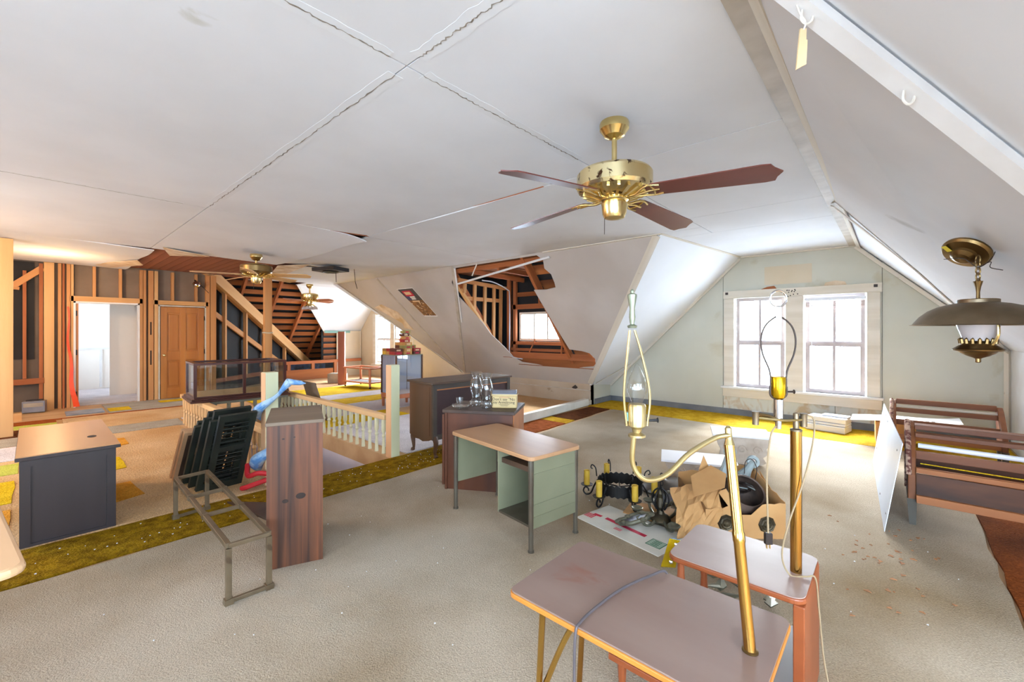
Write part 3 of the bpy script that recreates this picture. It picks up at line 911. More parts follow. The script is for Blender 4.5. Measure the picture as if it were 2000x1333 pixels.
MB().prism([at_f(0, 0.0, -0.10), at_f(1, 0.0, -0.10), at_f(1, 0.4, -0.10), at_f(0.06, 2.8, -0.10), at_f(0, 2.8, -0.10)], -nn * 0.02).build('felt', 'felt', fw, world=True)
for t_ in (0.03, 0.16, 0.33, 0.50, 0.72):
    zt = 2.75 - 2.45 * max(0, t_ - 0.02) / 0.98
    beam('stud', at_f(t_, 0.25), at_f(t_, zt), 0.05, 0.09, 'stud', fw, up=nn)
beam('brace', at_f(0.05, 1.98, -0.03), at_f(0.78, 0.30, -0.03), 0.04, 0.12, 'stud', fw, up=(0, 0, 1))
beam('bottom_plate', at_f(0.0, 0.28), at_f(1.0, 0.30), 0.09, 0.10, 'stud_old', fw)
# low stripped knee wall of the wing, posts and plates
kw = thing('wall_wing_knee', 'stripped low wall of the wing with dark brown plate and short studs', 'wall', (-13.4, 5.5, 0), kind='structure')
beam('plate', (-13.2, 4.0, 0.52), (-13.3, 7.3, 0.52), 0.09, 0.09, 'stud_old', kw)
for y in (4.3, 5.0, 5.7, 6.4):
    beam('stud', (-13.25, y, 0.0), (-13.25, y, 0.5), 0.09, 0.07, 'stud_old', kw, up=(1, 0, 0))
B('tarp', -13.55, -13.50, 3.6, 6.2, 0, 0.48, 'tarp_blue', kw, world=True)
B('felt', -13.60, -13.55, 6.1, 7.4, 0, 1.5, 'felt', kw, world=True)  # dark sheet put in for the shade inside the opening
for k in range(5):
    beam('roof_board', (-13.53, 6.15, 0.62 + 0.19 * k), (-13.53, 6.62, 0.62 + 0.19 * k), 0.02, 0.12, 'sheathing', kw)
MB().prism([(-13.46, 6.55, 0.0), (-13.46, 7.4, 0.0), (-13.46, 7.4, 1.47), (-13.46, 7.0, 1.47), (-13.46, 6.9, 1.40), (-13.46, 6.85, 1.46), (-13.46, 6.55, 1.46)], (0.012, 0, 0)).build('panel', 'wall_tan', kw, world=True)
beam('teal_strip', (-13.44, 6.15, 1.44), (-13.44, 7.0, 1.44), 0.02, 0.07, 'teal_paint', kw)
beam('trim_strip', (-13.42, 7.36, 0.0), (-13.42, 7.36, 1.47), 0.03, 0.03, 'trim_cream', kw)
beam('low_board', (-13.18, 4.2, 0.16), (-13.18, 6.3, 0.16), 0.02, 0.30, 'sheathing', kw)

# ---- cross gable: west slope, north wall with its double window, east slope
cs = MB().add([(-2.25, 5.44, 2.745), (-1.95, 8.12, 2.74), (-4.47, 8.12, 0.31), (-4.47, KW, 0.38), (-2.25, 5.44, 2.80), (-1.95, 8.12, 2.80), (-4.53, 8.12, 0.31), (-4.53, KW, 0.38)],
              [(0, 1, 2, 3), (4, 7, 6, 5), (0, 4, 5, 1), (1, 5, 6, 2), (2, 6, 7, 3), (3, 7, 4, 0)]).build('ceiling_slope_gable', 'paper_bright')
tag_structure(cs, 'bright white sloping ceiling left of the gable window', 'sloped ceiling')
beam('batten', (-1.97, 8.075, 2.70), (-4.43, 8.075, 0.33), 0.03, 0.045, 'trim_cream', cs)
beam('seam', (-4.40, 7.42, 0.42), (-3.95, 8.08, 0.82), 0.012, 0.008, 'trim_grey', cs)
NW = thing('wall_north', 'pale grey-green panelled gable wall with water stains under the window', 'wall', (-1.7, 8.1, 0), kind='structure')
OX0, OX1, OZ0, OZ1 = -2.06, -0.29, 0.50, 2.02
Y0, Y1 = 8.10, 8.16


def wpoly(pts, mat='wall_green', n='panel'):
    return MB().prism([(x, Y0, z) for x, z in pts], (0, Y1 - Y0, 0)).build(n, mat, NW, world=True)


holed('backing', [(-4.47, 8.165, 0), (1.12, 8.165, 0), (1.12, 8.165, 1.3), (-0.42, 8.165, 2.8), (-1.95, 8.165, 2.8), (-4.47, 8.165, 0.36)], [(OX0, 8.165, OZ0), (OX1, 8.165, OZ0), (OX1, 8.165, OZ1), (OX0, 8.165, OZ1)], (0, 0.02, 0), 'felt', None).parent = NW  # added backing, stops sky light leaking through the panel gaps
NW.children[-1].location = -Vector(NW.location)
g = 0.003
wpoly([(-4.47, 0), (-2.24 - g, 0), (-2.24 - g, 2.46), (-4.47, 0.34)])
wpoly([(-2.24 + g, 0.50), (OX0, 0.50), (OX0, 2.12 - g), (-2.24 + g, 2.12 - g)])
wpoly([(-2.24 + g, 2.12 + g), (-0.12 - g, 2.12 + g), (-0.12 - g, 2.44), (-0.42, 2.76), (-1.95, 2.76), (-2.24 + g, 2.45)])
wpoly([(OX1, 0.50), (-0.12 - g, 0.50), (-0.12 - g, 2.12 - g), (OX1, 2.12 - g)])
wpoly([(-2.24 + g, 0), (-0.66 - g, 0), (-0.66 - g, 0.50), (-2.24 + g, 0.50)], 'wall_stained')
wpoly([(-0.66 + g, 0), (-0.12 - g, 0), (-0.12 - g, 0.50), (-0.66 + g, 0.50)], 'wall_stained')
wpoly([(-0.12 + g, 0), (1.12, 0), (1.12, 1.23), (-0.12 + g, 2.45)])
wpoly([(OX0, 2.02), (OX1, 2.02), (OX1, 2.12 - g), (OX0, 2.12 - g)])
MB().prism([(-1.60, 8.098, 2.22), (-0.95, 8.098, 2.22), (-0.95, 8.098, 2.52), (-1.60, 8.098, 2.52)], (0, 0.002, 0)).build('faded_patch', 'wall_tan', NW, world=True)
MB().prism([(-3.35, 8.098, 1.10), (-2.75, 8.098, 1.10), (-2.75, 8.098, 1.62), (-3.35, 8.098, 1.62)], (0, 0.002, 0)).build('faded_patch', 'knee_tan' if False else 'wall_green', NW, world=True)
# torn bits of board above the casing
MB().prism([(-1.66, 8.09, 2.15), (-1.42, 8.09, 2.15), (-1.46, 8.09, 2.20), (-1.56, 8.09, 2.19)], (0, 0.012, 0)).build('torn_edge', 'stud_old', NW, world=True)
MB().prism([(-0.80, 8.09, 2.15), (-0.52, 8.09, 2.15), (-0.54, 8.09, 2.20), (-0.66, 8.09, 2.225), (-0.78, 8.09, 2.20)], (0, 0.012, 0)).build('torn_edge', 'paper_torn', NW, world=True)
beam('slope_trim', (-0.42, 8.07, 2.70), (1.085, 8.07, 1.20), 0.03, 0.05, 'trim_cream', NW)
beam('corner_trim', (1.06, 8.07, 0.0), (1.06, 8.07, 1.25), 0.05, 0.04, 'trim_cream', NW)

w1 = thing('window_1', 'double sash window in cream casing with bright panes, part-raised blind', 'window', (-1.17, 8.1, 0.3), kind='structure')
B('casing', -2.22, -2.06, 8.07, 8.10, 0.50, 2.02, 'trim_cream', w1, bev=0.004, world=True)
B('casing', -0.29, -0.14, 8.07, 8.10, 0.50, 2.02, 'trim_cream', w1, bev=0.004, world=True)
B('casing', -1.30, -1.06, 8.07, 8.14, 0.50, 2.02, 'trim_cream', w1, bev=0.004, world=True)
B('head_casing', -2.23, -0.12, 8.06, 8.10, 2.02, 2.15, 'trim_cream', w1, bev=0.004, world=True)
B('sill', -2.26, -0.10, 8.02, 8.14, 0.465, 0.50, 'trim_white', w1, bev=0.006, world=True)
B('apron', -2.24, -0.12, 8.07, 8.10, 0.32, 0.465, 'trim_cream', w1, bev=0.004, world=True)
for a, b in ((-2.06, -1.30), (-1.06, -0.29)):
    window('', '', a + 0.02, b - 0.02, 0.50, 1.28, 8.15, 2, 1, parent=w1, w=0.058, sash='sash_lilac')
    window('', '', a + 0.02, b - 0.02, 1.25, 2.02, 8.18, 2, 1, parent=w1, w=0.05, sash='sash_lilac')
for x in (-2.17, -0.19):
    B('bracket', x - 0.022, x + 0.022, 8.052, 8.062, 2.09, 2.13, 'dark_metal', w1, world=True)
for k in range(14):
    x = -1.20 + random.uniform(-0.09, 0.09)
    z = 2.06 + random.uniform(-0.05, 0.06)
    B('screw_hole', x - 0.007, x + 0.007, 8.055, 8.061, z - 0.008, z + 0.008, 'dark_metal', w1, world=True)
bl = thing('window_blind', 'raised tan mini blind stacked at the top of the gable window', 'blind', (-0.68, 8.10, 1.82))
for k in range(6):
    B('slat', -1.03, -0.31, 8.08, 8.11, 1.835 + 0.014 * k, 1.843 + 0.014 * k, 'blind', bl, world=True)
B('headrail', -1.045, -0.295, 8.07, 8.12, 1.93, 1.975, 'white_vinyl', bl, world=True)
tag(MB().tube([(-0.95, 8.075, 1.93), (-0.95, 8.075, 1.2)], 0.004, 6).build('wand', 'white_vinyl', bl, world=True))
# grey baseboards
bb = beam('baseboard_north', (-4.45, 8.075, 0.055), (1.06, 8.075, 0.055), 0.03, 0.11, 'base_grey')
tag_structure(bb, 'grey painted baseboard along the gable window wall', 'baseboard')
bb = beam('baseboard_west', (-4.42, 7.45, 0.055), (-4.42, 8.07, 0.055), 0.03, 0.11, 'base_grey')
tag_structure(bb, 'short grey baseboard piece in the gable corner', 'baseboard')
gw = B('wall_gable_west', -4.50, -4.45, KW, 8.16, 0, 0.42, 'wall_green')
tag_structure(gw, 'low pale wall in the corner beyond the fallen beam', 'wall')

# ---- east slope (three sheets of board), its valley beam and the near slope whitened for its light
en = Vector((1, 0, 1)).normalized()


def on_e(x, y, off=0.0):
    return Vector((x, y, zeast(x))) - en * off


es = MB().prism([on_e(-0.42, 1.3, -.02), on_e(1.12, 1.3, -.02), on_e(1.12, 8.15, -.02), on_e(-0.42, 8.15, -.02)], en * 0.02).build('ceiling_slope_east', 'paper_bright')
tag_structure(es, 'pale sloping ceiling above the benches with a bowed sheet and batten', 'sloped ceiling')
edge = [(-0.415, 5.25), (-0.2, 5.48), (0.18, 6.0), (0.5, 6.75), (0.80, 7.5), (1.085, 8.08)]
mb = MB()
near = [on_e(-0.415, 1.5, .004)] + [on_e(x, y, .012 + 0.03 * math.sin(math.pi * i / 5)) for i, (x, y) in enumerate(edge)] + [on_e(1.085, 2.99, .004)]
mb.prism(near, en * 0.008)
mb.build('panel', 'paper_grey', es)
for (a, b), (c, d) in zip(edge, edge[1:]):
    beam('batten', on_e(a, b, .05), on_e(c, d, .05), 0.07, 0.012, 'trim_cream', es, up=en)
valley = tag_structure(MB().prism([(-0.42, 1.45, ZC), (4.05, 1.45, ZC), (4.05, 2.955, 1.225), (1.085, 2.955, 1.225)], (0, 0.02, 0.02)).build('ceiling_slope_near', 'paper_lit'), 'sloping ceiling past the hook board, light put into its white colour', 'sloped ceiling')
va, vb = Vector((-0.40, 1.47, ZC - 0.03)), Vector((1.085, 2.955, 1.225 - 0.03))
vn = Vector((1, -1, 0)).normalized()
vt = tag_structure(beam('trim_3', va + Vector((-0.01, -0.01, 0.0)), vb, 0.065, 0.03, 'trim_white', None, up=(-0.5, -0.5, -1)), 'white valley board with two cup hooks crossing the ceiling', 'trim')
wl = thing('wall_east', 'plain white low wall under the east slope', 'wall', (1.1, 5.5, 0), kind='structure')
B('panel', 1.085, 1.13, 2.955, 8.15, 0, 1.23, 'trim_white', wl, world=True)
B('panel', 1.085, 4.05, 2.955, 3.0, 0, 1.26, 'trim_white', wl, world=True)

# ---- unseen walls behind the camera, their window openings shaped for the light
so = thing('wall_south', 'unseen plain south wall with window openings shaped for the light', 'wall', (-3.5, -3.35, 0), kind='structure')
for a, b, c, d in ((-11.7, -7.1, 0, 2.8), (-5.5, -1.6, 0, 2.8), (0.2, 0.7, 0, 2.8), (-7.1, -5.5, 0, 0.70), (-7.1, -5.5, 2.2, 2.8), (-1.6, 0.2, 0, 0.70), (-1.6, 0.2, 2.2, 2.8)):
    B('panel', a, b, -3.40, -3.32, c, d, 'trim_white', so, world=True)
B('panel', 0.62, 0.70, -3.32, -1.60, 0, 2.8, 'trim_white', so, world=True)
for a, b, c, d in ((0.70, 0.75, 0, 2.8), (3.95, 4.05, 0, 2.8), (0.75, 3.95, 0, 0.35), (0.75, 3.95, 2.6, 2.8)):  # wall stepped in and opened wide to brighten the near slope
    B('panel', a, b, -1.68, -1.60, c, d, 'trim_white', so, world=True)
ea = thing('wall_east_end', 'unseen plain east end wall with one window opening added for light', 'wall', (4.05, -0.2, 0), kind='structure')
for a, b, c, d in ((-1.7, -1.1, 0, 2.8), (0.7, 3.0, 0, 2.8), (-1.1, 0.7, 0, 0.65), (-1.1, 0.7, 2.25, 2.8)):
    B('panel', 4.0, 4.06, a, b, c, d, 'trim_white', ea, world=True)
# panels added to block the sky above and beside the stripped west end
cl = thing('sky_block_west', 'added panels that keep the sky out of the stripped west end', 'wall', (-16.9, 2, 0), kind='structure')
B('panel', -16.95, -16.90, -3.4, 7.5, -0.2, 2.85, 'felt', cl, world=True)
B('panel', -16.95, -13.45, KW + 0.02, KW + 0.07, -0.2, 2.85, 'felt', cl, world=True)
B('panel', -16.95, -8.2, 5.40, KW + 0.07, 2.80, 2.85, 'felt', cl, world=True)
MB().prism([(-11.3, 5.42, 2.72), (-11.25, 5.42, 2.82), (-8.25, KW, 0.5), (-8.25, KW, 0.40)], (-0.02, 0, 0)).build('panel', 'paper_bright', cl, world=True)
MB().prism([(-11.10, 5.44, 2.82), (-8.2, KW + 0.02, 0.42), (-11.10, KW + 0.02, 2.82)], (0.02, 0, 0.02)).build('panel', 'paper_bright', cl, world=True)

# ---- west stud wall with two doors
SW = thing('wall_west', 'open stud wall of orange pine framing around two doors, paper-backed board behind', 'wall', (-11.7, 1.2, 0), kind='structure')
XW = -11.70


def stud(y, z0=0.0, z1=2.73, w=0.045, d=0.10, m='stud', x=XW, n='stud'):
    return beam(n, (x, y, z0), (x, y, z1), w, d, m, SW, up=(1, 0, 0))


for y, w, m_ in ((0.20, 0.13, 'stud_pale'), (0.335, 0.045, 'stud'), (0.385, 0.03, 'stud_old'), (0.45, 0.05, 'stud'), (0.50, 0.035, 'stud_pale'),
                 (1.50, 0.05, 'stud'), (1.555, 0.045, 'stud'), (1.655, 0.085, 'stud'), (1.74, 0.06, 'stud_pale'), (2.655, 0.075, 'stud'), (2.76, 0.11, 'stud')):
    stud(y, w=w, m=m_)
beam('header', (XW, 0.47, 2.08), (XW, 1.52, 2.08), 0.10, 0.10, 'stud_pale', SW)
beam('header', (XW, 1.70, 2.07), (XW, 2.66, 2.07), 0.10, 0.09, 'stud_pale', SW)
for y in (0.80, 1.18):
    stud(y, 2.13, 2.73)
for y in (2.02, 2.44):
    stud(y, 2.12, 2.73)
B('board', XW - 0.075, XW - 0.055, -3.3, 0.36, 0.0, 2.8, 'felt_brown', SW, world=True)
B('board', XW - 0.075, XW - 0.055, 0.36, 0.50, 0.0, 2.8, 'hardboard', SW, world=True)
B('board', XW - 0.075, XW - 0.055, 0.50, 2.80, 2.04, 2.8, 'hardboard', SW, world=True)
B('board', XW - 0.075, XW - 0.055, 1.475, 1.79, 0.0, 2.04, 'hardboard', SW, world=True)
for z0, z1 in ((1.78, 2.05), (1.15, 1.45)):
    B('slot', XW + 0.045, XW + 0.052, 1.640, 1.665, z0 - 0.4, z1 - 0.4, 'dark_hole', SW, world=True)
# bay to the left: felt, brace, shelf rail, insulation
B('felt', XW - 0.05, XW - 0.03, -1.6, 0.02, 0.95, 2.72, 'felt', SW, world=True)
beam('brace', (XW, -0.95, 1.55), (XW, 0.12, 2.62), 0.09, 0.10, 'stud', SW)
stud(-0.10, 0.60, 2.55, 0.045, 0.07, 'stud_old')
stud(0.10, 0.0, 2.7, 0.05, 0.10, 'stud_old')
stud(-0.30, 0.10, 0.95, 0.05, 0.05, 'stud_pale')
stud(-0.85, 0.0, 2.7, 0.09, 0.10, 'stud')
beam('shelf_rail', (XW + 0.04, -1.2, 0.52), (XW + 0.04, 0.14, 0.55), 0.05, 0.10, 'stud_old', SW)
beam('shelf_rail', (XW + 0.04, -1.2, 2.30), (XW + 0.04, -0.16, 2.22), 0.05, 0.05, 'stud', SW)
# door 1: open doorway to the white hall
d1 = thing('door_1', 'open white-framed doorway into a bright hall, panel door folded back', 'doorway', (XW, 1.0, 0), kind='structure')
B('jamb', XW - 0.07, XW + 0.055, 0.515, 0.545, 0, 2.03, 'trim_white', d1, world=True)
B('jamb', XW - 0.07, XW + 0.055, 1.445, 1.475, 0, 2.03, 'trim_white', d1, world=True)
B('head', XW - 0.07, XW + 0.055, 0.515, 1.475, 2.0, 2.03, 'trim_white', d1, world=True)
lf = B('leaf', XW - 0.86, XW + 0.02, 0.55, 0.585, 0.01, 1.99, 'door_pine', d1, world=True)
B('panel', XW - 0.76, XW - 0.46, 0.583, 0.588, 1.0, 1.9, 'hall_white', d1, world=True)
B('panel', XW - 0.76, XW - 0.46, 0.583, 0.588, 0.15, 0.9, 'hall_white', d1, world=True)
for z in (0.25, 1.05, 1.80):
    B('hinge', XW + 0.02, XW + 0.045, 0.545, 0.565, z - 0.05, z + 0.05, 'black', d1, world=True)
# hall
hl = thing('wall_hall', 'white hall beyond the doorway with a panelled bright end', 'wall', (-13.5, 1, 0), kind='structure')
B('panel', -15.0, -14.96, -0.5, 2.4, 0, 2.75, 'hall_white', hl, world=True)
B('panel', -15.0, -11.78, 1.62, 1.66, 0, 2.75, 'hall_white', hl, world=True)
B('panel', -15.0, -11.78, -0.5, 2.4, 2.45, 2.5, 'hall_white', hl, world=True)
B('panel', -15.0, -11.78, -0.5, 1.66, 0.002, 0.012, 'carpet_white', hl, world=True)
B('panel', -12.3, -11.78, 0.42, 0.46, 0, 2.45, 'hall_white', hl, world=True)
B('panel', -13.2, -13.16, 1.15, 1.64, 0, 2.45, 'hall_white', hl, world=True)
B('panel', -13.5, -11.78, -0.55, -0.5, 0, 2.5, 'hall_white', hl, world=True)  # unseen side panels added to narrow the hall's opening to the sky
B('panel', -15.0, -13.5, -0.55, -0.5, 0, 0.7, 'hall_white', hl, world=True)
B('baseboard', -13.16, -11.8, 1.60, 1.62, 0, 0.13, 'trim_white', hl, world=True)
B('wainscot_rail', -14.96, -14.94, -0.4, 1.6, 1.0, 1.05, 'trim_white', hl, world=True)
for y in (0.1, 0.62, 1.12):
    B('wainscot_stile', -14.96, -14.94, y, y + 0.05, 0.05, 1.0, 'trim_white', hl, world=True)
# door 2: closed four-panel pine door
d2 = thing('door_2', 'closed varnished pine door with four panels and a brass knob', 'door', (XW, 2.2, 0), kind='structure')
B('jamb', XW - 0.05, XW + 0.055, 1.775, 1.80, 0, 2.02, 'trim_cream', d2, world=True)
B('jamb', XW - 0.05, XW + 0.055, 2.595, 2.62, 0, 2.02, 'trim_cream', d2, world=True)
B('head', XW - 0.05, XW + 0.055, 1.775, 2.62, 1.99, 2.015, 'trim_cream', d2, world=True)
dx0 = XW + 0.0
B('core', dx0, dx0 + 0.02, 1.815, 2.585, 0.01, 1.98, 'door_pine', d2, world=True)
for a, b in ((1.815, 1.925), (2.475, 2.585), (2.15, 2.25)):
    B('stile', dx0 + 0.02, dx0 + 0.042, a, b, 0.01, 1.98, 'door_pine', d2, bev=0.004, world=True)
for a, b in ((0.01, 0.24), (0.83, 1.02), (1.86, 1.98)):
    for y0_, y1_ in ((1.925, 2.15), (2.25, 2.475)):
        B('rail', dx0 + 0.02, dx0 + 0.042, y0_, y1_, a, b, 'door_pine', d2, bev=0.004, world=True)
for a, b in ((0.28, 0.79), (1.06, 1.82)):
    for y0_, y1_ in ((1.955, 2.12), (2.28, 2.445)):
        B('raised_panel', dx0 + 0.02, dx0 + 0.034, y0_, y1_, a, b, 'door_pine', d2, bev=0.012, world=True)
kb = MB().lathe([(0.024, 0), (0.026, 0.006), (0.010, 0.012), (0.010, 0.03), (0.026, 0.045), (0.028, 0.058), (0.018, 0.07), (0.001, 0.073)], 16, (dx0 + 0.042, 1.872, 0.94), Matrix.Rotation(R(90), 3, 'Y')).build('knob', 'brass', d2, world=True, smooth=True)
for z in (1.0, 1.75):
    B('hinge', dx0 + 0.03, dx0 + 0.055, 2.58, 2.60, z - 0.05, z + 0.05, 'black', d2, world=True)
# free posts of the west part
p = beam('support_post', (-9.06, -0.24, 0), (-9.06, -0.24, 2.72), 0.12, 0.10, 'stud_pale', None, up=(1, 0, 0))
tag(p, 'pale knotty pine post standing alone by the sagging ceiling', 'post', kind='structure')
p = beam('support_post', (-9.5, 3.18, 0), (-9.5, 3.18, 2.72), 0.13, 0.11, 'stud', None, up=(1, 0, 0))
tag(p, 'brown timber post with white rope behind the glass showcase', 'post', kind='structure')
p = beam('support_post', (-11.25, 5.62, 0), (-11.25, 5.62, 1.45), 0.17, 0.12, 'post_red', None, up=(0.75, -0.66, 0))
tag(p, 'reddish brown post in front of the dark opening beside the cart', 'post', kind='structure')

# ================================================================== carpets
def rag(pts, jit=0.012, step=0.22):
    out = []
    n = len(pts)
    for i in range(n):
        a, b = Vector((*pts[i], 0)), Vector((*pts[(i + 1) % n], 0))
        k = max(1, min(40, int((b - a).length / step)))
        d = (b - a)
        nr = Vector((-d.y, d.x, 0)).normalized()
        for j in range(k):
            q = a + d * (j / k) + (nr * random.uniform(-jit, jit) if j else Vector())
            out.append((q.x, q.y))
    return out


def carpet(pts, mat, label, z0=0.0, th=0.012, jit=0.012, group=None):
    x = sum(p[0] for p in pts) / len(pts)
    y = sum(p[1] for p in pts) / len(pts)
    q = rag(pts, jit)
    o = MB().prism([(a - x, b - y, 0) for a, b in q], (0, 0, th)).build('carpet_remnant', mat, loc=(x, y, z0))
    return tag(o, label, 'carpet', group)


carpet([(-3.66, -3.3), (0.47, -3.3), (0.47, 5.3), (0.44, 6.96), (-1.9, 7.02), (-3.86, 7.12), (-3.72, 4.9), (-3.66, 3.0)], 'carpet_beige', 'large dirty beige carpet covering the middle of the room', th=0.016)
carpet([(-4.25, -1.5), (-3.70, -1.5), (-3.71, 3.0), (-3.80, 4.39), (-4.25, 4.39)], 'carpet_olive', 'long olive gold carpet strip along the stairwell edge', th=0.016)
carpet([(0.485, 2.97), (1.08, 2.97), (1.08, 6.4), (0.485, 6.4)], 'carpet_rust', 'rust brown carpet strip under the wooden bench frames', th=0.016)
carpet([(-4.40, 7.14), (-3.9, 7.16), (-2.95, 7.10), (-2.95, 8.05), (-4.40, 8.05)], 'carpet_gold', 'mustard yellow carpet corner against the grey baseboard', th=0.013)
carpet([(-2.94, 7.10), (-1.9, 7.05), (0.43, 6.99), (1.06, 7.0), (1.06, 8.05), (-2.94, 8.05)], 'carpet_gold', 'mustard yellow carpet strip below the gable window', th=0.013)
carpet([(-4.33, 4.42), (-3.80, 4.42), (-3.83, 5.55), (-4.33, 5.55)], 'carpet_orange', 'burnt orange carpet piece beside the fallen pale beam', th=0.013)
carpet([(-4.33, 5.57), (-3.84, 5.57), (-3.86, 5.85), (-4.33, 5.85)], 'carpet_gold', 'narrow gold carpet strip between orange and brown pieces', th=0.013)
carpet([(-4.33, 5.87), (-3.87, 5.87), (-3.93, 7.12), (-4.33, 7.12)], 'carpet_brown', 'chocolate brown carpet piece near the north corner', th=0.013)
# west half: patchwork in strips
carpet([(-4.29, -1.5), (-4.29, 1.50), (-8.2, 1.50), (-8.2, -1.5)], 'carpet_tan', 'wide tan carpet left of the stairwell in warm lamplight')
carpet([(-4.87, 0.45), (-5.45, 0.50), (-5.45, 0.62), (-4.95, 0.66)], 'carpet_amber', 'amber carpet scrap beside the dark cabinet', 0.012, 0.006)
carpet([(-6.0, 0.52), (-6.7, 0.50), (-6.6, 0.66), (-6.05, 0.66)], 'carpet_yellow', 'small yellow carpet scrap behind the dark cabinet', 0.012, 0.006)
carpet([(-7.2, 0.60), (-7.8, 0.60), (-7.75, 0.82), (-7.3, 0.82)], 'carpet_amber', 'ochre carpet scrap farther past the dark cabinet', 0.012, 0.006)
carpet([(-4.32, -1.5), (-4.32, -0.12), (-5.3, -0.12), (-5.3, -1.5)], 'carpet_amber', 'amber carpet left of the dark cabinet', 0.012, 0.006)
carpet([(-5.5, -1.5), (-5.5, -0.12), (-6.3, -0.12), (-6.3, -1.5)], 'carpet_yellow', 'yellow carpet strip left behind the dark cabinet', 0.012, 0.006)
carpet([(-6.6, -1.5), (-6.6, -0.1), (-7.1, -0.1), (-7.1, -1.5)], 'carpet_lime', 'pale lime carpet strip left behind the dark cabinet', 0.012, 0.006)
carpet([(-7.3, -1.5), (-7.3, 0.0), (-8.15, 0.0), (-8.15, -1.5)], 'carpet_white', 'off-white carpet strip near the lone pine post', 0.012, 0.006)
carpet([(-8.25, -1.5), (-8.25, 1.60), (-8.85, 1.60), (-8.85, -1.5)], 'carpet_grey', 'grey beige carpet strip beyond the tan one')
carpet([(-8.87, -1.5), (-8.87, 0.3), (-9.5, 0.3), (-9.5, -1.5)], 'carpet_brown', 'brown carpet piece behind the lone pine post')
carpet([(-8.87, 0.32), (-8.87, 2.7), (-10.2, 2.7), (-10.2, 0.32)], 'carpet_tan', 'tan carpet before the two doors')
carpet([(-10.22, -1.5), (-10.22, 2.9), (-10.32, 2.9), (-10.32, -1.5)], 'carpet_orange', 'thin orange carpet edge before the doors')
carpet([(-10.34, 0.9), (-10.34, 2.95), (-11.62, 2.95), (-11.62, 0.9)], 'carpet_grey', 'dull grey green carpet at the door wall')
carpet([(-11.05, 1.72), (-11.05, 2.5), (-11.35, 2.5), (-11.35, 1.72)], 'carpet_yellow', 'yellow scrap lying in front of the pine door', 0.012, 0.006)
carpet([(-10.5, 0.92), (-10.5, 1.22), (-10.95, 1.22), (-10.95, 0.92)], 'carpet_yellow', 'yellow scrap lying in front of the open doorway', 0.012, 0.006)
carpet([(-9.6, -1.5), (-9.6, 0.25), (-9.9, 0.25), (-9.9, -1.5)], 'carpet_lime', 'yellow green strip in the stack of strips by the post', 0.0, 0.012)
carpet([(-9.95, -1.5), (-9.95, 0.25), (-10.2, 0.25), (-10.2, -1.5)], 'carpet_orange', 'rust strip in the stack of strips by the post', 0.0, 0.012)
o = B('slate_board', -11.05, -10.55, 0.38, 0.86, 0.0, 0.02, 'tile_slate')
tag(o, 'flat blue grey board on the floor before the open doorway', 'board')
# north-west: floor beyond the railing
carpet([(-4.30, 2.95), (-4.30, 4.40), (-6.3, 4.40), (-6.3, 2.95)], 'carpet_white', 'grey lilac carpet behind the newel post')
carpet([(-4.6, 4.42), (-4.6, 7.35), (-6.6, 7.35), (-6.6, 4.42)], 'carpet_tan', 'tan carpet behind the dresser')
carpet([(-6.32, 2.95), (-6.32, 4.40), (-7.0, 4.40), (-7.0, 2.95)], 'carpet_yellow', 'gold carpet piece behind the spindle railing')
carpet([(-7.02, 2.95), (-7.02, 5.4), (-8.1, 5.4), (-8.1, 2.95)], 'carpet_white', 'pale carpet piece under the glass cabinet')
carpet([(-8.12, 2.95), (-8.12, 6.0), (-8.8, 6.0), (-8.8, 2.95)], 'carpet_yellow', 'bright yellow carpet stripe left of the glass cabinet')
carpet([(-8.82, 2.95), (-8.82, 6.5), (-9.5, 6.5), (-9.5, 2.95)], 'carpet_white', 'white carpet stripe between two yellow ones')
carpet([(-9.52, 2.95), (-9.52, 7.0), (-10.9, 7.0), (-10.9, 2.95)], 'carpet_yellow', 'yellow carpet under the wooden cart')
carpet([(-8.3, 1.65), (-8.3, 2.93), (-8.9, 2.93), (-8.9, 1.65)], 'carpet_white', 'white carpet strip behind the showcase')

# ================================================================== balustrade around the stairwell
RZ = 0.47
BAL = [(0.021, 0.0), (0.021, 0.08), (0.015, 0.09), (0.022, 0.10), (0.012, 0.125), (0.019, 0.15), (0.024, 0.20), (0.017, 0.36), (0.012, 0.48), (0.020, 0.50), (0.012, 0.525), (0.014, 0.54), (0.021, 0.56), (0.021, 0.70)]


def balustrade(name, label, p0, p1, n, railmat, balmat, z0=-0.30, ztop=RZ, w=0.09):
    p0, p1 = Vector(p0), Vector(p1)
    t = thing(name, label, 'railing', (p0.x, p0.y, 0))
    beam('handrail', (p0.x, p0.y, ztop - 0.03), (p1.x, p1.y, ztop - 0.03), w, 0.06, railmat, t, bev=0.008)
    beam('bottom_rail', (p0.x, p0.y, z0), (p1.x, p1.y, z0), 0.06, 0.05, 'rail_wood', t)
    hgt = ztop - 0.06 - z0
    prof = [(r * 1.2, z / 0.70 * hgt) for r, z in BAL]
    first = None
    for k in range(n):
        q = p0.lerp(p1, (k + 0.5) / n)
        if first is None:
            first = MB().lathe(prof, 10).build('baluster', balmat, t, smooth=True)
            o = first
        else:
            o = first.copy()
            COL.objects.link(o)
        o.location = wm(t).inverted() @ Vector((q.x, q.y, z0))
    return t


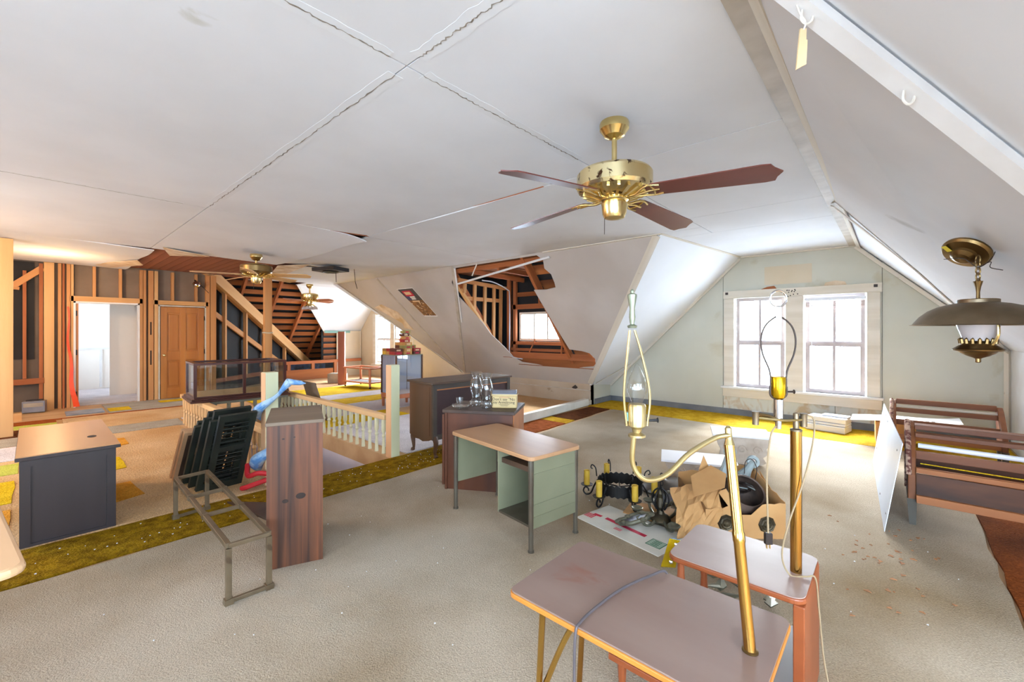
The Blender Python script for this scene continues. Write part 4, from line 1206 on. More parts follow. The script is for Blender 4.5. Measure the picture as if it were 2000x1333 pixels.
balustrade('stair_railing', 'honey wood railing with turned cream spindles beside the newel post', (-4.45, 2.78), (-7.9, 2.78), 22, 'rail_wood', 'baluster')
balustrade('stair_railing', 'honey wood railing behind the leaning green shutters', (-4.55, 1.58), (-8.35, 1.58), 24, 'rail_wood', 'rail_wood')
balustrade('stair_railing', 'grey green railing that carries the glass showcase', (-7.30, 1.66), (-7.30, 2.70), 6, 'rail_grey', 'rail_grey', z0=-0.05, ztop=0.475, w=0.28)
def newel(label, x, y, zt=1.065):
    t = thing('newel_post', label, 'post', (x, y, 0))
    B('shaft', -0.055, 0.055, -0.055, 0.055, 0.0 if y > 2 else 0.0, zt, 'newel', t, bev=0.004)
    B('raw_edge', -0.052, 0.052, -0.060, -0.055, 0.0, zt - 0.004, 'newel_edge', t)
    return t


newel('square cream newel post standing alone at the near end of the spindle railing', -4.33, 2.78)
newel('square cream newel post wrapped by a blue plaid inflatable', -4.42, 1.50)

# glass showcase
sc = thing('glass_showcase', 'mahogany-framed glass showcase lying on the stair railing', 'showcase', (-7.38, 2.05, 0.475), R(-4))
cx, cy, ch = 0.34, 0.56, 0.54
for k, (e, z0, z1) in enumerate(((0.06, 0.0, 0.03), (0.04, 0.03, 0.055), (0.015, 0.055, 0.08))):
    B('base_moulding', -cx - e, cx + e, -cy - e, cy + e, z0, z1, 'mahogany', sc, bev=0.004)
B('floor_board', -cx, cx, -cy, cy, 0.08, 0.085, 'rail_wood', sc)
for x in (-cx, cx):
    for y in (-cy, 0.02, cy):
        if y == 0.02 and x < 0:
            continue
        B('corner_post', x - 0.018, x + 0.018, y - 0.018, y + 0.018, 0.08, ch - 0.03, 'mahogany', sc)
B('top_frame', cx - 0.06, cx + 0.02, -cy - 0.02, cy + 0.02, ch - 0.03, ch, 'mahogany', sc, bev=0.003)
B('top_frame', -cx - 0.02, -cx + 0.06, -cy - 0.02, cy + 0.02, ch - 0.03, ch, 'mahogany', sc, bev=0.003)
B('top_frame', -cx + 0.06, cx - 0.06, -cy - 0.02, -cy + 0.05, ch - 0.03, ch, 'mahogany', sc, bev=0.003)
B('top_frame', -cx + 0.06, cx - 0.06, cy - 0.05, cy + 0.02, ch - 0.03, ch, 'mahogany', sc, bev=0.003)
B('pane', cx - 0.003, cx + 0.003, -cy + 0.018, 0.002, 0.085, ch - 0.03, 'case_glass', sc)
B('pane', cx - 0.003, cx + 0.003, 0.038, cy - 0.018, 0.085, ch - 0.03, 'case_glass', sc)
B('pane', -cx + 0.018, cx - 0.018, -cy - 0.003, -cy + 0.003, 0.085, ch - 0.03, 'case_glass', sc)
B('pane', -cx + 0.018, cx - 0.018, cy - 0.003, cy + 0.003, 0.085, ch - 0.03, 'case_glass', sc)
B('pane', -cx - 0.003, -cx + 0.003, -cy + 0.018, cy - 0.018, 0.085, ch - 0.03, 'case_glass', sc)
B('top_pane', -cx + 0.06, cx - 0.06, -cy + 0.05, cy - 0.05, ch - 0.02, ch - 0.014, 'case_glass', sc)

# ================================================================== steel pedestal desk
D = thing('steel_desk', 'small green steel desk with worn tan top and an open pedestal', 'desk', (-2.17, 2.43, 0.016), R(-8.3))
L2, W2, TZ = 0.485, 0.245, 0.625
MB().prism([(x, y, TZ - 0.028) for x, y in rect_round(-L2, L2, -W2, W2, 0.045)], (0, 0, 0.028)).build('desktop', 'desk_top', D, bev=0.006)
lx, ly = L2 - 0.035, W2 - 0.03
for x in (-lx, lx):
    for y in (-ly, ly):
        lg = MB().tube([(x, y, 0.0), (x, y, 0.012), (x, y, 0.014), (x, y, TZ - 0.03)], [0.021, 0.021, 0.016, 0.019], 12).build('leg', 'desk_leg', D, smooth=True)
B('side_panel', -lx - 0.010, -lx + 0.002, -ly + 0.012, ly - 0.012, 0.215, TZ - 0.03, 'desk_green', D)
B('back_panel', -lx, 0.10, ly - 0.012, ly, 0.30, TZ - 0.03, 'desk_green', D)
ped = B('pedestal_side', lx - 0.004, lx + 0.010, -ly + 0.010, ly - 0.010, 0.15, TZ - 0.03, 'desk_green', D)
for z in (0.22, 0.30, 0.50):
    B('swage_line', lx + 0.010, lx + 0.014, -ly + 0.02, ly - 0.02, z, z + 0.006, 'desk_green', D)
B('pedestal_side', 0.095, 0.108, -ly + 0.005, ly - 0.005, 0.15, TZ - 0.03, 'desk_green', D)
B('pedestal_back', 0.108, lx - 0.004, ly - 0.012, ly, 0.15, TZ - 0.03, 'desk_green', D)
B('pedestal_floor', 0.108, lx - 0.004, -ly + 0.005, ly - 0.012, 0.15, 0.165, 'desk_leg', D)
B('pull_shelf', 0.110, lx - 0.006, -ly + 0.03, ly - 0.03, 0.50, 0.535, 'walnut_dark', D)

# ================================================================== laminate cabinet with glassware
C = thing('low_cabinet', 'brown laminate cabinet behind the green desk with its door ajar', 'cabinet', (-3.05, 2.50, 0.016), R(30))
cw, cd, chh = 0.63, 0.50, 0.725
B('carcass_side', 0.0, 0.02, 0.0, cd, 0.0, chh - 0.03, 'walnut', C)
B('carcass_side', cw - 0.02, cw, 0.0, cd, 0.0, chh - 0.03, 'walnut', C)
B('carcass_front', 0.02, cw - 0.02, 0.012, 0.028, 0.0, chh - 0.03, 'walnut', C)
B('carcass_back', 0.02, cw - 0.02, cd - 0.015, cd, 0.0, chh - 0.03, 'walnut', C)
B('top', -0.02, cw + 0.02, -0.015, cd + 0.01, chh - 0.03, chh, 'walnut_dark', C, bev=0.004)
B('pale_end', cw + 0.001, cw + 0.012, 0.01, cd - 0.01, 0.0, chh - 0.031, 'bench_edge', C)
dr = B('door', -0.035, -0.012, 0.02, cd - 0.02, 0.03, chh - 0.05, 'walnut', C, bev=0.003)

HUR = [(0.042, 0.0), (0.044, 0.012), (0.060, 0.028), (0.062, 0.045), (0.040, 0.075), (0.042, 0.11), (0.058, 0.155), (0.062, 0.19), (0.054, 0.235), (0.042, 0.27), (0.042, 0.285), (0.056, 0.325)]


def hurricane(label, x, y):
    pr = HUR + [(r - 0.003, z) for r, z in HUR[::-1]]
    o = MB().lathe(pr, 28, closed=True).build('hurricane_shade', 'clear_glass', smooth=True, loc=(x, y, 0.742))
    return tag(o, label, 'glass shade', 'hurricane shades on the laminate cabinet')


def on_cab(u, v):
    p = wm(C) @ Vector((u, v, 0))
    return p.x, p.y


hurricane('tall clear glass hurricane shade nearer the cream tin', *on_cab(0.365, 0.10))
hurricane('tall clear glass hurricane shade behind the other one', *on_cab(0.235, 0.21))
pr = [(0.03, 0.0), (0.075, 0.004), (0.085, 0.02), (0.08, 0.032), (0.076, 0.032), (0.08, 0.02), (0.07, 0.009), (0.001, 0.006)]
x, y = on_cab(0.115, 0.11)
tag(MB().lathe(pr, 24).build('glass_dish', 'clear_glass', smooth=True, loc=(x, y, 0.742)), 'low round clear glass dish beside the hurricane shades', 'dish')
x, y = on_cab(0.06, 0.24)
tag(MB().lathe([(0.03, 0), (0.034, 0.04), (0.036, 0.07), (0.033, 0.07), (0.031, 0.04), (0.02, 0.006)], 20).build('glass_cup', 'clear_glass', smooth=True, loc=(x, y, 0.742)), 'small clear glass cup at the far edge of the cabinet', 'cup')
x, y = on_cab(0.515, 0.20)
tn = thing('cream_tin', 'cream lidded tin printed with an advertising slogan', 'tin', (x, y, 0.742), R(36))
B('body', -0.115, 0.115, -0.05, 0.05, 0.0, 0.115, 'tin_cream', tn, bev=0.01)
MB().prism([(-0.118, -0.053, 0.115), (0.118, -0.053, 0.115), (0.118, 0.053, 0.115), (-0.118, 0.053, 0.115)], (0, 0, 0.014)).build('lid_rim', 'tin_cream', tn)
MB().prism([(-0.112, -0.050, 0.129), (-0.112, 0.050, 0.129), (-0.112, 0.030, 0.165), (-0.112, -0.030, 0.165)], (0.224, 0, 0)).build('lid', 'tin_grey', tn, bev=0.004)


def text(body, size, parent, loc, rot, mat='ink', name='lettering', align='CENTER', ext=0.0006):
    cu = bpy.data.curves.new(name, 'FONT')
    cu.body = body
    cu.size = size
    cu.align_x = align
    cu.extrude = ext
    cu.materials.append(MATS[mat])
    tmp = bpy.data.objects.new(name, cu)
    COL.objects.link(tmp)
    bpy.context.view_layer.update()
    me = bpy.data.meshes.new_from_object(tmp.evaluated_get(bpy.context.evaluated_depsgraph_get()))
    bpy.data.objects.remove(tmp)
    o = bpy.data.objects.new(name, me)
    o['kind'] = 'stuff'
    COL.objects.link(o)
    o.parent = parent
    o.location = loc
    o.rotation_euler = rot
    return o


text('Don\'t say "No', 0.036, tn, (-0.005, -0.0515, 0.072), (R(90), 0, 0))
text('say Armstrong', 0.034, tn, (-0.005, -0.0515, 0.045), (R(90), 0, 0))
for k, z in enumerate((0.037, 0.029, 0.021)):
    B('print_line', -0.05 + 0.01 * k, 0.05 - 0.01 * k, -0.0515, -0.0503, z, z + 0.0022, 'ink', tn)
B('print_line', -0.045, 0.045, -0.0515, -0.0503, 0.100, 0.102, 'red_print', tn)

# ================================================================== dresser seen from its back
DR = thing('dresser', 'old dark dresser turned back to front on cabriole legs', 'dresser', (-4.12, 3.02, 0.016), R(-4))
dw, dl, dz0, dz1 = 0.50, 1.20, 0.20, 0.83        # x depth, y length
x0, x1 = -0.25, 0.25
B('end_panel', x0, x1 - 0.03, 0.0, 0.025, dz0, dz1, 'dresser_side', DR)
B('end_panel', x0, x1 - 0.03, dl - 0.025, dl, dz0, dz1, 'dresser_side', DR)
B('end_panel_face', x0 + 0.03, x1 - 0.07, -0.004, 0.0, dz0 + 0.04, dz1 - 0.03, 'dresser_side', DR)
for y in (0.0, dl - 0.05):
    B('back_post', x1 - 0.03, x1 + 0.005, y, y + 0.05, dz0, dz1, 'dresser_frame', DR)
B('back_rail', x1 - 0.03, x1 + 0.003, 0.05, dl - 0.05, dz1 - 0.055, dz1, 'dresser_frame', DR)
B('back_rail', x1 - 0.03, x1 + 0.003, 0.05, dl - 0.05, dz0, dz0 + 0.06, 'dresser_frame', DR)
B('back_panel', x1 - 0.022, x1 - 0.012, 0.05, dl - 0.05, dz0 + 0.05, dz1 - 0.05, 'dresser_back', DR)
B('pale_bead', x1 - 0.010, x1 + 0.001, 0.05, dl - 0.05, dz1 - 0.068, dz1 - 0.056, 'bench_edge', DR)
B('front', x0 - 0.01, x0 + 0.01, 0.01, dl - 0.01, dz0, dz1, 'dresser_side', DR)
B('bottom', x0, x1 - 0.03, 0.02, dl - 0.02, dz0, dz0 + 0.02, 'dresser_frame', DR)
MB().prism([(x, y, dz1) for x, y in rect_round(x0 - 0.03, x1 + 0.02, -0.03, dl + 0.03, 0.01, 2)], (0, 0, 0.024)).build('top', 'walnut_dark', DR, bev=0.006)
MB().prism([(x0 + 0.01, 0.005, dz0 + 0.01), (x1 - 0.04, 0.005, dz0 + 0.01), (x1 - 0.10, 0.005, dz0 - 0.02), (0.03, 0.005, dz0 - 0.045), (-0.05, 0.005, dz0 - 0.03), (x0 + 0.07, 0.005, dz0 - 0.035)], (0, 0.02, 0)).build('apron', 'dresser_side', DR)


def cabriole(x, y, s, m='dresser_side'):
    pts = spline([(x, y, dz0 + 0.03), (x + 0.025 * s, y, dz0 - 0.03), (x + 0.012 * s, y, dz0 - 0.10), (x + 0.006 * s, y, dz0 - 0.16), (x + 0.03 * s, y - 0.0, 0.004)], 5)
    n = len(pts)
    rs = [0.036 - 0.020 * min(1, i / (n * 0.7)) + (0.008 if i > n - 4 else 0) for i in range(n)]
    return MB().tube(pts, rs, 10).build('leg', m, DR, smooth=True)


cabriole(x0 + 0.04, 0.035, -1)
cabriole(x1 - 0.02, 0.035, 1)
cabriole(x0 + 0.04, dl - 0.035, -1)
cabriole(x1 - 0.02, dl - 0.035, 1)

# ================================================================== pine box cabinet
PC = thing('pine_cabinet', 'tall dark-stained knotty pine cabinet standing beside the metal frame', 'cabinet', (-2.80, 0.93, 0.016), R(68))
# local x along the visible front (0.31), local y away from viewer
pw, pdp, ph = 0.31, 0.56, 0.885
B('front_board', 0.0, pw, 0.0, 0.02, 0.0, ph - 0.022, 'pine_dark', PC)
B('side_board', 0.0, 0.02, 0.02, pdp, 0.0, ph - 0.022, 'pine_dark', PC)
B('side_board', pw - 0.02, pw, 0.02, pdp, 0.0, ph - 0.022, 'pine_dark', PC)
B('back_board', 0.02, pw - 0.02, pdp - 0.02, pdp, 0.0, ph - 0.022, 'pine_dark', PC)
B('top_board', -0.006, pw + 0.006, -0.008, pdp + 0.004, ph - 0.022, ph, 'pine_top', PC, bev=0.003)
for (kx, kz, kr) in ((0.10, 0.40, 0.014), (0.185, 0.42, 0.022), (0.09, 0.78, 0.006), (0.15, 0.785, 0.005)):
    MB().lathe([(kr, 0.0), (kr * 0.9, 0.0015)], 14, (kx, -0.0002, kz), Matrix.Rotation(R(90), 3, 'X') @ Matrix.Diagonal((1.25, 0.85, 1))).build('knot', 'dark_hole', PC)

# ================================================================== black cabinet at the left
BC = thing('black_cabinet', 'long black painted cabinet with bare wood top at the olive strip', 'cabinet', (-4.30, -0.06, 0.012))
bl_, bw_, bh_ = 1.27, 0.47, 0.61
B('end_panel', -0.02, -0.010, 0.0, bw_, 0.0, bh_ - 0.03, 'black_cab', BC)
for a, b in ((0.0, 0.05), (bw_ - 0.05, bw_)):
    B('stile', -0.010, 0.004, a, b, 0.0, bh_ - 0.03, 'black_cab', BC)
B('rail', -0.010, 0.004, 0.05, bw_ - 0.05, bh_ - 0.075, bh_ - 0.03, 'black_cab', BC)
B('rail', -0.010, 0.004, 0.05, bw_ - 0.05, 0.0, 0.02, 'black_cab', BC)
B('side_panel', -bl_, -0.02, bw_ - 0.02, bw_, 0.0, bh_ - 0.03, 'black_cab', BC)
B('side_panel', -bl_, -0.02, 0.0, 0.02, 0.0, bh_ - 0.03, 'black_cab', BC)
B('end_panel', -bl_, -bl_ + 0.02, 0.02, bw_ - 0.02, 0.0, bh_ - 0.03, 'black_cab', BC)
B('top', -bl_ - 0.02, 0.02, -0.02, bw_ + 0.025, bh_ - 0.03, bh_ - 0.006, 'black_cab', BC, bev=0.003)
B('top_surface', -bl_ - 0.017, 0.017, -0.017, bw_ + 0.022, bh_ - 0.006, bh_, 'black_cab_top', BC)
MB().lathe([(0.045, 0), (0.045, 0.0015)], 20, (-0.42, bw_ - 0.10, bh_), Matrix.Diagonal((1.0, 0.6, 1))).build('cut_out', 'dark_hole', BC)

# corner of a table close to the camera at the left edge
TB = thing('side_table', 'pale wooden table with a rounded corner at the picture edge', 'table', (-2.32, -0.51, 0.016), R(6))
MB().prism([(x, y, 0.70) for x, y in rect_round(-0.55, 0.42, -0.6, 0.46, 0.05)], (0, 0, 0.03)).build('top', 'table_wood', TB, bev=0.012)
for x in (-0.48, 0.33):
    for y in (-0.52, 0.33):
        MB().tube([(x, y, 0), (x, y, 0.70)], [0.016, 0.024], 10).build('leg', 'table_wood', TB, smooth=True)
beam('apron', (-0.48, 0.33, 0.65), (0.33, 0.33, 0.65), 0.02, 0.08, 'table_wood', TB, world=False)
beam('apron', (0.33, -0.52, 0.65), (0.33, 0.33, 0.65), 0.02, 0.08, 'table_wood', TB, world=False)

# ================================================================== low metal frame
FR = thing('steel_trestle', 'low tarnished metal bench frame without a seat, beside the pine cabinet', 'frame', (-2.4, 0.75, 0.016))


def mf(name, a, b, w=0.026, h=0.026, up=(0, 0, 1)):
    return beam(name, a, b, w, h, 'frame_metal', FR, up=up, bev=0.002)


Zf = 0.335
A_, B_, C_, D_ = Vector((-4.10, 0.728, 0)), Vector((-4.13, 0.935, 0)), Vector((-2.61, 0.685, 0)), Vector((-2.60, 0.877, 0))
zt = Vector((0, 0, Zf - 0.013))
zb = Vector((0, 0, 0.029))
for q in (A_, B_, C_, D_):
    mf('leg', q + Vector((0, 0, 0.016)), q + Vector((0, 0, Zf - 0.026)), up=(1, 0, 0))
mf('long_rail', A_ + zt, C_ + zt)
mf('long_rail', B_ + zt, D_ + zt)
for t_ in (0.0, 0.36, 0.64, 1.0):
    mf('cross_bar', A_.lerp(C_, t_) + zt, B_.lerp(D_, t_) + zt, 0.022, 0.022)
for t_ in (0.36, 0.64):
    for a, b in ((A_, C_), (B_, D_)):
        q = a.lerp(b, t_) + zt
        MB().obox(q, (0.018, 0, 0), (0, 0.016, 0), (0, 0, 0.016)).build('coupling', 'frame_metal', FR, world=True)
mf('foot_bar', A_ + zb, B_ + zb, 0.02, 0.02)
mf('foot_bar', C_ + zb, D_ + zb, 0.02, 0.02)
for q in (A_, B_, C_, D_):
    MB().obox(q + Vector((0, 0, 0.03)), (0.02, 0, 0), (0, 0.02, 0), (0, 0, 0.016)).build('coupling', 'frame_metal', FR, world=True)

# ================================================================== leaning shutters
SHL = ['dark green louvre shutter, first in the leaning stack beside the black cabinet', 'dark green louvre shutter, second in the leaning stack', 'dark green louvre shutter, third in the leaning stack',
       'dark green louvre shutter, fourth in the leaning stack', 'dark green louvre shutter, fifth in the leaning stack', 'dark green louvre shutter, sixth in the leaning stack', 'dark green louvre shutter, last one next to the cream newel post']


def shutter(label, base, lean, length, width, mats, group='shutters leaning on the stair railing', slats=True):
    """base: lower near corner; leans towards +x; local x across (world +y), local z along its length"""
    t = thing('shutter', label, 'shutter', base, 0.0, group)
    w = Vector((-0.12, 0.99, 0)).normalized()
    u = Vector((lean, 0.10, 1.0))
    u = (u - w * u.dot(w)).normalized()
    n = w.cross(u)
    def piece(name, a0, a1, b0, b1, th, m, off=0.0):
        c = w * ((a0 + a1) / 2) + u * ((b0 + b1) / 2) + n * off
        return MB().obox(c, w * ((a1 - a0) / 2), u * ((b1 - b0) / 2), n * (th / 2)).build(name, m, t)
    piece('stile', 0, 0.045, 0, length, 0.03, mats[0])
    piece('stile', width - 0.045, width, 0, length, 0.03, mats[0])
    piece('rail', 0.045, width - 0.045, 0.0, 0.07, 0.028, mats[0])
    piece('rail', 0.045, width - 0.045, length * 0.52, length * 0.52 + 0.05, 0.028, mats[1])
    piece('rail', 0.045, width - 0.045, length - 0.06, length, 0.028, mats[0])
    if slats and mats[1] != 'shutter_raw':
        k = 0
        b = 0.09
        while b < length - 0.09:
            if not (length * 0.50 < b < length * 0.52 + 0.05) and k % 7 != 3:
                c = w * (width / 2) + u * b
                uu = (u * 0.75 + n * 0.65).normalized()
                MB().obox(c, w * (width / 2 - 0.046), uu * 0.016, uu.cross(w) * 0.003).build('slat', mats[0], t)
            b += 0.045
            k += 1
    return t


for k in range(7):
    shutter(SHL[k], (-5.08 + 0.080 * k, (0.96, 0.93, 1.0, 0.95, 1.01, 0.97, 1.02)[k], 0.016), (0.56, 0.54, 0.50, 0.52, 0.46, 0.48, 0.44)[k], (0.70, 0.66, 0.80, 0.76, 0.82, 0.74, 0.78)[k], 0.30 + 0.02 * (k % 2), ('shutter', 'shutter_raw' if k in (0, 1, 3) else 'shutter'))
for k in range(2):
    t = thing('bare_wood_tray', ('thin bare wood frame leaning outermost against the green shutters', 'bare wood frame behind the outermost one, touching the green shutters')[k], 'frame', (-5.30 + 0.11 * k, 0.90, 0.016), 0, 'bare frames with the shutters')
    ln = 0.55
    u = Vector((0.48, 0.1, 1)).normalized()
    w = Vector((0, 1, 0))
    for a in (0.01, 0.24):
        MB().obox(w * a + u * ln / 2, w * 0.016, u * ln / 2, w.cross(u) * 0.022).build('stile', 'shutter_raw', t)
    for b in (0.02, ln - 0.02):
        MB().obox(w * 0.125 + u * b, w * 0.103, u * 0.014, w.cross(u) * 0.022).build('rail', 'shutter_raw', t)
    MB().obox(w * 0.125 + u * ln / 2, w * 0.103, u * (ln / 2 - 0.034), w.cross(u) * 0.003).build('panel', 'walnut_dark', t)
# boards lying at the foot of the shutters
MB_ = MB().prism([(0, 0, 0), (0.62, 0.10, 0.0), (0.70, 0.30, 0.0), (0.45, 0.36, 0)], (0, 0, 0.015)).build('broken_board', 'walnut_dark', loc=(-4.15, 1.08, 0.017))
tag(MB_, 'flat broken brown board on the olive strip under the metal frame', 'board')

# blue plaid inflatable twisted round the newel, red scarf at its foot
bp = thing('inflatable_toy', 'blue plaid plastic inflatable spiralling up the newel post, red ribbon below', 'inflatable', (-4.42, 1.50, 0.0))
path = []
rad = []
for i in range(60):
    t_ = i / 59
    a = R(-160 + 560 * t_)
    z = 0.16 + 0.72 * t_
    path.append((0.105 * math.cos(a), 0.105 * math.sin(a), z))
    rad.append(0.026 + 0.032 * (1 - t_) + 0.010 * math.sin(t_ * 18))
path += [(0.10, 0.12, 0.95), (0.12, 0.13, 0.985)]
rad += [0.035, 0.030]
MB().tube(path, rad, 12).build('body', 'blue_balloon', bp, smooth=True)
MB().tube([(0.11, 0.13, 0.97), (0.15, 0.16, 0.965), (0.20, 0.20, 0.96), (0.24, 0.23, 0.955)], [0.03, 0.026, 0.022, 0.004], 10).build('fin', 'blue_balloon', bp, smooth=True)
MB().tube(spline([(-0.10, -0.16, 0.20), (0.02, -0.19, 0.13), (0.14, -0.14, 0.17), (0.17, -0.03, 0.12), (0.10, -0.20, 0.06), (0.02, -0.24, 0.03)], 5), 0.022, 8).build('ribbon', 'red_fabric', bp, smooth=True)

# ================================================================== ceiling fans
def fan(name, label, loc, scale, blades, angles, rod, mats, blade_len=0.60, drop=0.05, lights=False):
    """loc: point on the ceiling; z measured down from it"""
    t = thing(name, label, 'ceiling fan', loc)
    s = scale
    MB().lathe([(0.001, 0.0), (0.085 * s, 0.0), (0.090 * s, -0.012), (0.088 * s, -0.045), (0.080 * s, -0.055), (0.060 * s, -0.085), (0.030 * s, -0.10), (0.02, -0.102)], 28).build('canopy', mats[0], t, smooth=True)
    zr = -0.10 - rod
    MB().tube([(0, 0, -0.095), (0, 0, zr)], 0.016, 14).build('downrod', mats[0], t, smooth=True)
    MB().lathe([(0.02, zr + 0.012), (0.15 * s, zr - 0.0), (0.215 * s, zr - 0.02), (0.226 * s, zr - 0.035), (0.226 * s, zr - 0.115), (0.215 * s, zr - 0.135), (0.15 * s, zr - 0.155), (0.12 * s, zr - 0.17), (0.06 * s, zr - 0.175)], 40).build('motor', mats[1], t, smooth=True)
    for k in range(20):
        a = 2 * math.pi * k / 20
        beam('vent_rib', (0.09 * s * math.cos(a), 0.09 * s * math.sin(a), zr - 0.180), (0.19 * s * math.cos(a), 0.19 * s * math.sin(a), zr - 0.150), 0.016, 0.012, mats[0], t, world=False)
    zh = zr - 0.17
    MB().lathe([(0.085 * s, zh), (0.085 * s, zh - 0.02), (0.072 * s, zh - 0.03), (0.078 * s, zh - 0.04), (0.072 * s, zh - 0.10), (0.06 * s, zh - 0.125), (0.02 * s, zh - 0.135), (0.001, zh - 0.136)], 28).build('switch_housing', mats[0], t, smooth=True)
    MB().tube([(-0.055 * s, -0.02, zh - 0.09), (-0.057 * s, -0.02, zh - 0.22)], 0.0025, 6).build('pull_chain', 'dark_metal', t)
    for a in angles:
        ca, sa = math.cos(R(a)), math.sin(R(a))
        rt = Matrix(((ca, -sa, 0), (sa, ca, 0), (0, 0, 1)))
        tilt = R(-13)
        def tr(p):
            x, y, z = p
            y2 = y * math.cos(tilt) - z * math.sin(tilt)
            z2 = y * math.sin(tilt) + z * math.cos(tilt)
            return tuple(rt @ Vector((x, y2, z2 + zh + 0.005 - drop * max(0, x - 0.2))))
        br = MB()
        for sg in (1, -1):
            br.tube([tr(p) for p in spline([(0.09, 0.0, -0.012), (0.14, 0.012 * sg, -0.018), (0.19, 0.04 * sg, -0.008), (0.235, 0.055 * sg, -0.004), (0.29, 0.045 * sg, -0.004)], 4)], 0.007, 8)
        br.tube([tr(p) for p in [(0.08, 0, -0.012), (0.15, 0, -0.018), (0.22, 0.0, -0.006), (0.28, 0.0, -0.004)]], 0.008, 8)
        br.tube([tr(p) for p in [(0.235, -0.055, -0.004), (0.25, 0, -0.005), (0.235, 0.055, -0.004)]], 0.006, 8)
        arm = br.build('blade_iron', mats[0], t, smooth=True)
        L = blade_len
        w0, w1 = 0.062, 0.082
        outl = [(0.20, -w0 * 0.8), (0.24, -w0), (0.20 + L * 0.90, -w1), (0.20 + L * 0.965, -w1 * 0.92), (0.20 + L * 0.985, -w1 * 0.5), (0.20 + L * 1.03, 0.0), (0.20 + L * 0.985, w1 * 0.5), (0.20 + L * 0.965, w1 * 0.92), (0.20 + L * 0.90, w1), (0.24, w0), (0.20, w0 * 0.8)]
        m2 = MB()
        top = [tr((x, y, 0.003)) for x, y in outl]
        bot = [tr((x, y, -0.003)) for x, y in outl]
        n = len(outl)
        m2.add(bot + top, [tuple(range(n))[::-1], tuple(range(n, 2 * n))] + [(i, (i + 1) % n, n + (i + 1) % n, n + i) for i in range(n)])
        m2.build('blade', mats[2], arm)
    if lights:
        for k in range(4):
            a = R(45 + 90 * k)
            c = (0.13 * math.cos(a), 0.13 * math.sin(a), zh - 0.14)
            MB().tube([(0, 0, zh - 0.10), (c[0] * 0.6, c[1] * 0.6, zh - 0.10), (c[0], c[1], zh - 0.14)], 0.012, 8).build('light_arm', mats[0], t, smooth=True)
            MB().lathe([(0.02, 0.0), (0.045, -0.02), (0.06, -0.07), (0.055, -0.07), (0.04, -0.02), (0.001, -0.004)], 16, c).build('glass_cup', 'milk_glass', t, smooth=True)
    return t


fan('ceiling_fan', 'brass ceiling fan with four reddish blades and rust spots on its motor', (-1.275, 2.37, ZC), 1.0, 4, (3, 82, 176, 261), 0.19, ('brass', 'brass_spotted', 'blade_red'), blade_len=0.66, drop=0.07)
f2 = fan('ceiling_fan', 'dull gold ceiling fan with tan blades under the sagging ceiling sheet', (-7.45, 2.33, 2.66), 0.98, 5, (118, 190, 262, 334, 46), 0.06, ('brass', 'brass_old', 'blade_tan'), blade_len=0.62, drop=0.02)
f3 = fan('ceiling_fan', 'small brass fan with lamp cups hanging before the bare roof boards', (-10.4, 4.4, 2.58), 0.85, 4, (20, 110, 200, 290), 0.12, ('brass', 'brass', 'cart_wood'), blade_len=0.50, drop=0.02, lights=True)

# ================================================================== poster, speaker, odd fittings
def poster_quad(a, b, c, d, off, mat, name, parent):
    """a..d in poster coordinates (u across, v down)"""
    tl, tr_, br_, bl_ = (Vector(on_n(-8.72, 5.70)), Vector(on_n(-8.11, 5.705)), Vector(on_n(-7.86, 6.235)), Vector(on_n(-8.34, 6.225)))
    def P(u, v):
        return (tl.lerp(tr_, u)).lerp(bl_.lerp(br_, u), v) - nrm * off
    pts = [P(a, b), P(c, b), P(c, d), P(a, d)]
    return MB().prism(pts, -nrm * 0.0015).build(name, mat, parent, world=True)


po = thing('poster', 'curling food poster with a red banner on the cream slope', 'poster', tuple(on_n(-8.3, 6.0)))
poster_quad(0, 0, 1, 1, 0.003, 'poster_paper', 'sheet', po)
poster_quad(0.02, 0.02, 0.98, 0.42, 0.005, 'poster_dark', 'print', po)
poster_quad(0.16, 0.08, 0.72, 0.27, 0.007, 'red_print', 'print', po)
poster_quad(0.24, 0.12, 0.62, 0.22, 0.009, 'poster_cream', 'print', po)
poster_quad(0.10, 0.27, 0.30, 0.40, 0.007, 'poster_blue', 'print', po)
poster_quad(0.34, 0.28, 0.66, 0.33, 0.007, 'poster_paper', 'print', po)
poster_quad(0.34, 0.345, 0.62, 0.39, 0.007, 'poster_paper', 'print', po)
poster_quad(0.02, 0.42, 0.98, 0.97, 0.005, 'poster_food', 'print', po)
poster_quad(0.24, 0.43, 0.72, 0.475, 0.007, 'poster_cream', 'print', po)

sp = thing('ceiling_speaker', 'flat black ceiling box with round opening and dangling wires', 'speaker', (-8.05, 3.80, ZC - 0.06), R(20))
B('housing', -0.27, 0.27, -0.20, 0.20, -0.07, 0.0, 'speaker_black', sp, bev=0.006)
MB().lathe([(0.14, -0.07), (0.15, -0.085), (0.13, -0.09), (0.11, -0.075)], 24).build('ring', 'black', sp, smooth=True)
MB().tube([(0.08, 0.05, -0.07), (0.085, 0.055, -0.27)], 0.006, 6).build('wire', 'dark_metal', sp)
MB().tube([(0.30, 0.30, 0.0), (0.31, 0.32, -0.25), (0.33, 0.35, -0.38)], 0.006, 6).build('wire', 'dark_metal', sp)

